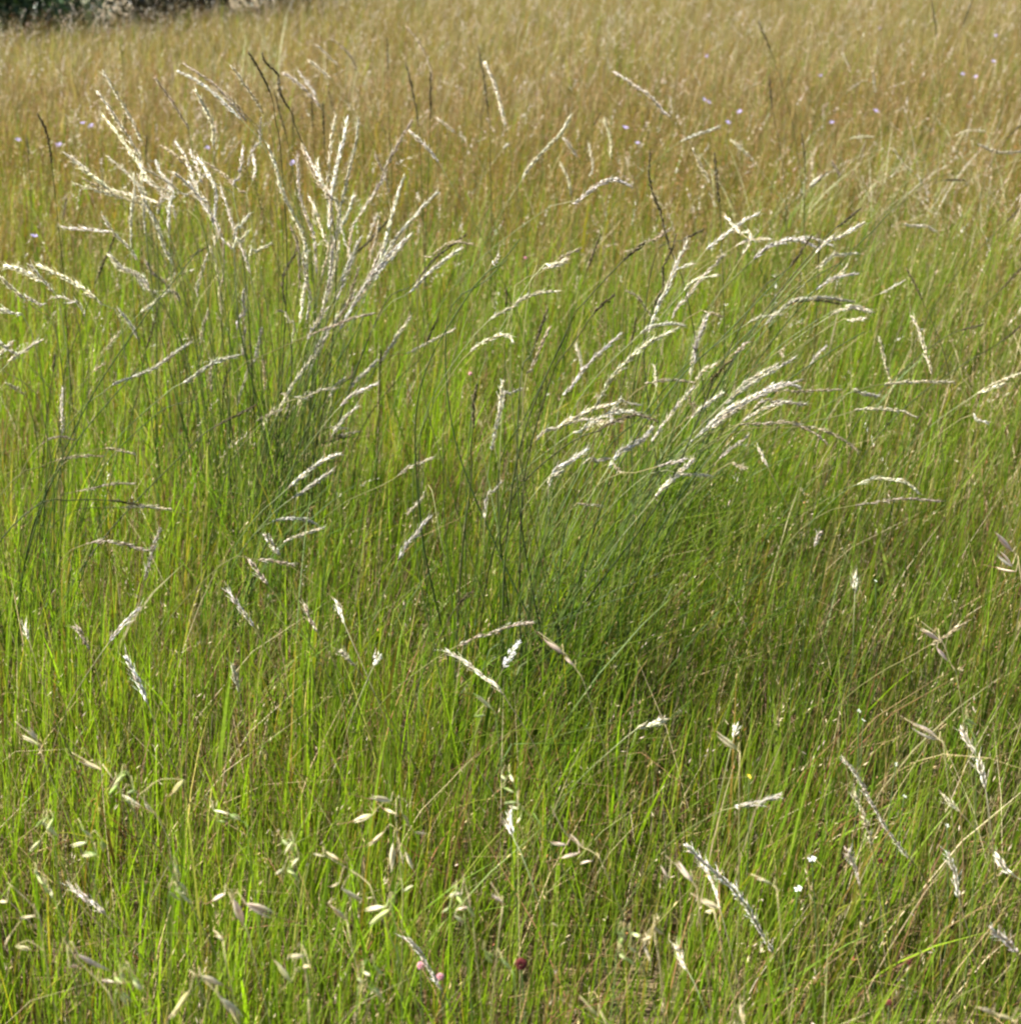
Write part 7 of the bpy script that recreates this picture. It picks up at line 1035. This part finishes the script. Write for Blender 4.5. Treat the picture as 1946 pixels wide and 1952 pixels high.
BLUEG = [(0.042, 0.082, 0.005), (0.058, 0.098, 0.006), (0.034, 0.062, 0.004), (0.085, 0.115, 0.008)]
FRESH = [(0.08, 0.14, 0.02), (0.06, 0.12, 0.02), (0.11, 0.16, 0.025)]
TUSSOCKS = {
 'F': ('tall fan tussock of bright cream seed heads spreading upward left of centre', 60, FRESH, 0.4, 1.4, (0.1, 0.5), (0.35, 0.7)),
 'K': ('tussock at upper left with many cream seed heads all leaning left', 45, FRESH, 2.9, 1.0, (0.1, 0.5), (0.3, 0.62)),
 'V': ('small tussock with two bright parallel cream heads leaning right over green grass', 40, FRESH, 0.0, 0.8, (0.2, 0.8), (0.3, 0.6)),
 'R': ('big blue-green tussock swept to the right by wind, crowded cream heads in the centre', 430, BLUEG, 0.15, 0.85, (0.15, 1.0), (0.30, 0.74)),
 'U': ('upper right tussock with a row of level arching cream heads above dark green leaves', 210, BLUEG, 0.1, 0.9, (0.3, 1.0), (0.35, 0.75)),
 'X': ('slight tussock with one long level thin head and one short cream head at right', 14, BLUEG, 0.0, 0.7, (0.3, 0.9), (0.3, 0.5)),
 'Y': ('pair of drooping heads, one cream and one tan, arching right over plain grass', 16, FRESH, 0.0, 0.7, (0.3, 0.9), (0.3, 0.5)),
 'W': ('tussock at the left edge with long cream heads arching both ways', 35, BLUEG, 0.2, 1.3, (0.2, 0.8), (0.35, 0.65)),
}
for key, (label, nl, pal, ddir, dsp, lean, length) in TUSSOCKS.items():
    bx, by = TUSSOCK_BASE[key]
    org = (bx, by, float(ground_z(bx, by)))
    root = make('grass_tussock', None, loc=org)
    root.empty_display_size = 0.1
    tag(root, label, 'tussock', 'flowering grass tussocks')
    make('leaves', arching_leaves(nl, (bx, by), 0.07 if key != 'R' else 0.16, length, (0.0016, 0.0030), ddir, dsp, lean, pal, org), root)
    for st, hl, pts in TUSSOCK_STALKS[key]:
        stem, head = stalk_meshes(st, hl, pts, org)
        s = make('stalk', stem, root)
        if head: make('seed_head', head, s)

for st, hl, label, pts in LONE_STALKS:
    org = pts[0]
    root = make('grass_stalk', None, loc=org)
    root.empty_display_size = 0.05
    tag(root, label, 'stalk' if st in 'ND' else 'seed head', {'D': 'dark upright spikes', 'S': 'silvery spikes', 'N': 'bare stems'}.get(st, 'single seed heads in the grass'))
    stem, head = stalk_meshes(st, hl, pts, org, 0.0012)
    make('stem', stem, root)
    if head: make('seed_head', head, root)

def pale_tuft(x, y, n, length, lean, ddir, dsp, pal, label, wid=(0.003, 0.006), spread=0.12):
    org = (x, y, float(ground_z(np.float64(x), np.float64(y))))
    root = make('dry_tuft', None, loc=org); root.empty_display_size = 0.1
    tag(root, label, 'tuft', 'pale tufts in the far grass')
    make('leaves', arching_leaves(n, (x, y), spread, length, wid, ddir, dsp, lean, pal, org, M_DRY), root)
DRYP = [(0.54, 0.47, 0.35), (0.42, 0.38, 0.24), (0.26, 0.28, 0.10), (0.60, 0.55, 0.45)]
GRNP = [(0.30, 0.33, 0.15), (0.40, 0.40, 0.22), (0.22, 0.27, 0.09)]
for args in TUFTS: pale_tuft(*args[:5], args[5], args[6], DRYP if args[7] == 'd' else GRNP, args[8], *args[9:])

# ------------------------------------------------------------------ oats and bromes
SPIK = {'s': [(0.54, 0.46, 0.26), (0.60, 0.54, 0.34), (0.46, 0.44, 0.20)], 'g': [(0.34, 0.44, 0.13), (0.44, 0.50, 0.21), (0.54, 0.57, 0.31)], 'k': [(0.60, 0.47, 0.38), (0.66, 0.55, 0.44), (0.54, 0.41, 0.31)]}
def husk(g, p, d, length, width, c, tipc):
    """one boat-shaped glume: ridged, pointed, 5 rings"""
    d, u, w = frame_of(d)
    a = random.random() * 6.28
    u, w = u * math.cos(a) + w * math.sin(a), w * math.cos(a) - u * math.sin(a)
    prof = [(0, 0.15), (0.18, 0.75), (0.38, 1.0), (0.62, 0.78), (0.84, 0.36), (1.0, 0.03)]
    V = []; C = []; n = 6
    for q, r in prof:
        b = 0.06 * length * math.sin(q * math.pi)
        for k in range(n):
            th = k * 2 * math.pi / n
            V.append(p + d * length * q + u * (math.cos(th) * width * 0.5 * r) + w * (math.sin(th) * width * 0.36 * r + b))
            m = 0.88 if k % 2 else 1.08
            C.append((np.asarray(c) * (1 - q) + np.asarray(tipc) * q) * m)
    T = []
    for i in range(len(prof) - 1):
        for k in range(n):
            a, b = i * n + k, i * n + (k + 1) % n
            T += [(a, b, a + n), (b, b + n, a + n)]
    g.add(V, T, np.clip(C, 0, 0.9))

def spikelet_mesh(a, b, colour, node, org):
    a = np.asarray(a, float); b = np.asarray(b, float)
    g = Geo()
    L = np.linalg.norm(b - a); d = (b - a) / L
    base = np.asarray(random.choice(SPIK[colour]))
    pale = np.array([0.66, 0.58, 0.40])
    # thread-like pedicel from the stem
    node = np.asarray(node, float)
    mid = (node + a) / 2 + np.array([0, 0, 0.012])
    tube(g, catmull([node, mid, a], 0.01), 0.0005, 0.0004, (0.42, 0.36, 0.18), base * 0.9, 4)
    w = min(0.0056, max(0.0028, L * 0.135))
    for k in range(2):
        side = np.array([random.uniform(-1, 1) for _ in range(3)]) * 0.10
        husk(g, a, d + side, L * random.uniform(0.86, 1.0), w * random.uniform(0.85, 1.05), jitter(base), jitter(pale if random.random() < 0.5 else base, 0.1))
    husk(g, a + d * L * 0.12, d, L * 0.82, w * 0.7, jitter(base * 1.05), jitter(pale))
    if colour != 'g' and L > 0.02:
        aw = a + d * L * 0.55
        bend = d + np.array([random.uniform(-.5, .5), random.uniform(-.5, .5), random.uniform(-.1, .5)])
        tube(g, catmull([aw, a + d * L * 1.05, a + d * L * 1.1 + bend * L * 0.45], 0.006), 0.0005, 0.0002, (0.30, 0.16, 0.09), (0.42, 0.27, 0.18), 4)
    return g.mesh('spikelet', M_SEED, org)

for colour, label, pts, spikelets in OATS:
    org = pts[0]
    brome = colour == 'g'
    root = make('brome_grass' if brome else 'wild_oat', None, loc=org)
    root.empty_display_size = 0.05
    tag(root, label, 'brome' if brome else 'oat', 'green bromes in the foreground' if brome else 'wild oats in the foreground')
    path = catmull(pts, 0.01)
    g = Geo()
    c0, c1 = ((0.08, 0.13, 0.03), (0.16, 0.22, 0.06)) if brome else ((0.20, 0.19, 0.07), (0.50, 0.40, 0.23))
    tube(g, path, 0.0010, 0.0005, c0, c1, 5)
    make('stem', g.mesh('stem', M_STEM, org), root)
    for a, b in spikelets:
        dist = np.linalg.norm(path - np.asarray(a), axis=1)
        up = path[:, 2] - a[2]
        node = path[int(np.argmin(dist + 0.5 * np.abs(up - 0.008)))]
        make('spikelet', spikelet_mesh(a, b, colour, node, org), root)

# ------------------------------------------------------------------ flowers
def petal(g, p, d, up, length, width, c, ctip):
    d, u, w = frame_of(d)
    n = 5
    V = [p]; C = [np.asarray(c) * 0.8]
    for q, r in ((0.3, 0.55), (0.65, 1.0), (0.9, 0.7)):
        for sgn in (-1, 0, 1):
            V.append(p + d * length * q + u * sgn * width * 0.5 * r + np.asarray(up) * (0.1 * length * (abs(sgn) + q)))
            C.append(np.asarray(c) * (1 - q) + np.asarray(ctip) * q)
    V.append(p + d * length); C.append(np.asarray(ctip))
    T = [(0, 2, 1), (0, 3, 2)]
    for i in (1, 4):
        T += [(i, i + 1, i + 3), (i + 1, i + 4, i + 3), (i + 1, i + 2, i + 4), (i + 2, i + 5, i + 4)]
    T += [(7, 8, 10), (8, 9, 10)]
    g.add(V, T, C)

FLOWER = {'v': ('violet_flower', 'flower', 'violet flowers in the meadow'), 'p': ('pink_flower', 'flower', 'pink flowers in the grass'), 'r': ('clover_flower', 'clover', 'small red clover heads'),
          'c': ('clover_flower', 'clover', 'small red clover heads'), 'w': ('white_flower', 'flower', 'white flowers in the grass'), 'u': ('white_flower', 'flower', 'white flowers in the grass'), 'y': ('yellow_flower', 'flower', 'tiny yellow flowers')}
for kind, p, label in FLOWERS:
    p = np.asarray(p, float)
    name, cat, grp = FLOWER[kind]
    bx, by = p[0] + random.uniform(-.03, .03), p[1] + random.uniform(-.03, .03)
    org = (bx, by, float(ground_z(bx, by)) - 0.005)
    root = make(name, None, loc=org); root.empty_display_size = 0.04
    tag(root, label, cat, grp)
    g = Geo()
    tube(g, catmull([org, (np.asarray(org) + p) / 2 + np.array([0.01, 0, 0]), p], 0.03), 0.0011, 0.0008, (0.07, 0.11, 0.03), (0.10, 0.14, 0.05), 5)
    make('stem', g.mesh('stem', M_STEM, org), root)
    if kind in 'vwuy':
        big = {'v': 0.015, 'w': 0.0068, 'u': 0.0034, 'y': 0.004}[kind] * random.uniform(0.85, 1.15)
        c, ct = {'v': ((0.28, 0.23, 0.42), (0.38, 0.33, 0.54)), 'w': ((0.42, 0.46, 0.36), (0.56, 0.56, 0.54)), 'u': ((0.40, 0.46, 0.32), (0.54, 0.55, 0.48)), 'y': ((0.7, 0.5, 0.03), (0.75, 0.55, 0.04))}[kind]
        np_ = 6 if kind == 'v' else 5
        a0 = random.random() * 6.28
        tilt = np.array([random.uniform(-.6, .6), random.uniform(-.7, .1), 0])
        for k in range(np_):
            a = a0 + k * 2 * math.pi / np_
            d = np.array([math.cos(a), math.sin(a) * 0.8, 0.55 if kind == 'v' else 0.25])
            d[2] += -tilt[0] * math.cos(a) - tilt[1] * math.sin(a)
            gp = Geo(); petal(gp, p, d, (0, 0, 1), big * random.uniform(.8, 1.15), big * (0.5 if kind == 'v' else 0.62), jitter(c, .1), jitter(ct, .1))
            make('petal', gp.mesh('petal', M_PETAL, org), root)
        gc = Geo()
        for _ in range(9):
            dd = np.array([random.gauss(0, .4), random.gauss(0, .4), 1])
            lens(gc, p, dd, big * 0.4, big * 0.08, (0.6, 0.5, 0.2))
        make('stamens', gc.mesh('stamens', M_PETAL, org), root)
    else:
        r = {'c': 0.0075, 'r': 0.0036, 'p': 0.0046}[kind]
        c = {'c': (0.085, 0.014, 0.014), 'r': (0.13, 0.035, 0.028), 'p': (0.55, 0.27, 0.30)}[kind]
        gh = Geo()
        for k in range(110):
            z = 1 - 1.75 * (k + .5) / 110; a = k * 2.39996
            s = math.sqrt(max(0, 1 - z * z))
            d = np.array([s * math.cos(a), s * math.sin(a), z + 0.25])
            lens(gh, p + d * r * 0.35, d, r * 0.85, r * 0.30, jitter(c, .3), tipc=jitter(np.array(c) * 1.3, .2))
        make('flower_head', gh.mesh('flower_head', M_PETAL, org), root)

# ------------------------------------------------------------------ shrubs behind the meadow
def shrub(x, y, h, r, label, leafc, seed, leaf=0.075, n=9000):
    rs = np.random.default_rng(seed)
    org = (x, y, float(ground_z(np.float64(x), np.float64(y))))
    root = make('shrub', None, loc=org)
    tag(root, label, 'shrub', 'shrubs along the far edge')
    g = Geo(); tips = []
    for k in range(7):
        a = rs.uniform(0, 6.28); lr = rs.uniform(0.35, 0.8) * r; hh = h * rs.uniform(0.5, 0.9)
        p = [(0, 0, -0.05), (math.cos(a) * lr * 0.3, math.sin(a) * lr * 0.3, hh * 0.4), (math.cos(a) * lr, math.sin(a) * lr, hh)]
        tube(g, catmull(p, 0.15), 0.022, 0.007, (0.05, 0.035, 0.025), (0.07, 0.05, 0.03), 6)
        tips.append(p[2])
    make('trunk', g.mesh('trunk', M_BARK), root)
    ncl = 70
    cc = []
    for k in range(ncl):
        d = rs.normal(0, 1, 3); d /= np.linalg.norm(d); q = rs.uniform(0.45, 1.0)
        cc.append((d[0] * r * q, d[1] * r * q, max(0.10, h * 0.42 + d[2] * h * 0.5 * q)))
    cc = np.array(cc)
    ci = rs.integers(0, ncl, n)
    P = cc[ci] + rs.normal(0, 0.16 * r, (n, 3)); P[:, 2] = np.abs(P[:, 2])
    d = rs.normal(0, 1, (n, 3)); d[:, 2] -= 0.2; d /= np.linalg.norm(d, axis=1)[:, None]
    u = np.cross(d, rs.normal(0, 1, (n, 3))); u /= np.linalg.norm(u, axis=1)[:, None]
    L = leaf * rs.uniform(0.6, 1.3, (n, 1)); Wd = L * 0.5
    q = np.stack([P, P + d * L * 0.5 + u * Wd * 0.5, P + d * L, P + d * L * 0.5 - u * Wd * 0.5], 1).reshape(-1, 3)
    t = (np.array([(0, 1, 2), (0, 2, 3)])[None] + (np.arange(n) * 4)[:, None, None]).reshape(-1, 3)
    tone = rs.uniform(0.6, 1.3, ncl)[ci][:, None] * rs.uniform(0.7, 1.3, (n, 1))
    c = np.repeat(np.asarray(leafc)[None] * tone, 4, 0)
    make('crown', mesh_from('crown', q, t, c, M_LEAF), root)
shrub(-5.7, 13.6, 2.0, 1.2, 'leftmost dark evergreen shrub at the top left corner', (0.040, 0.062, 0.024), 1)
shrub(-4.55, 14.1, 1.8, 0.80, 'greenest dark shrub in the top left corner, second from left', (0.036, 0.066, 0.022), 2)
shrub(-3.55, 15.5, 1.8, 0.85, 'brownish dark shrub between the green shrub and the pale weed', (0.044, 0.042, 0.024), 3)
shrub(-2.5, 18.0, 2.0, 1.05, 'dark shrub just right of the tall pale weed', (0.040, 0.058, 0.026), 4)
shrub(-4.2, 16.8, 2.8, 1.40, 'tall dark shrub standing behind the green and brownish ones', (0.034, 0.055, 0.022), 6)
shrub(-6.6, 15.8, 2.8, 1.40, 'tall dark shrub behind the leftmost one, mostly hidden', (0.036, 0.056, 0.022), 7)

# a tall pale weed in front of the shrubs
def pale_weed(x, y, h):
    org = (x, y, float(ground_z(np.float64(x), np.float64(y))))
    root = make('flowering_weed', None, loc=org)
    tag(root, 'tall pale flowering weed in front of the dark shrubs', 'weed')
    for k in range(6):
        a = random.uniform(0, 6.28); rr = random.uniform(0.03, 0.16)
        pts = [(0, 0, -0.02), (math.cos(a) * rr * .5, math.sin(a) * rr * .5, h * .5), (math.cos(a) * rr, math.sin(a) * rr, h * random.uniform(.75, 1))]
        g = Geo(); tube(g, catmull(pts, 0.08), 0.005, 0.003, (0.10, 0.13, 0.05), (0.2, 0.22, 0.1), 5)
        s = make('stem', g.mesh('stem', M_STEM), root)
        gh = Geo()
        for _ in range(70):
            q = random.uniform(.5, 1)
            p = np.array(pts[1]) * (1 - q) * 2 + np.array(pts[2]) * (2 * q - 1)
            d = np.array([random.gauss(0, 1), random.gauss(0, 1), random.gauss(.5, .6)])
            lens(gh, p, d, random.uniform(.02, .045), random.uniform(.008, .016), jitter((0.50, 0.52, 0.34), .25))
        make('flower_spray', gh.mesh('flower_spray', M_PETAL), s)
pale_weed(-3.66, 12.9, 1.0)
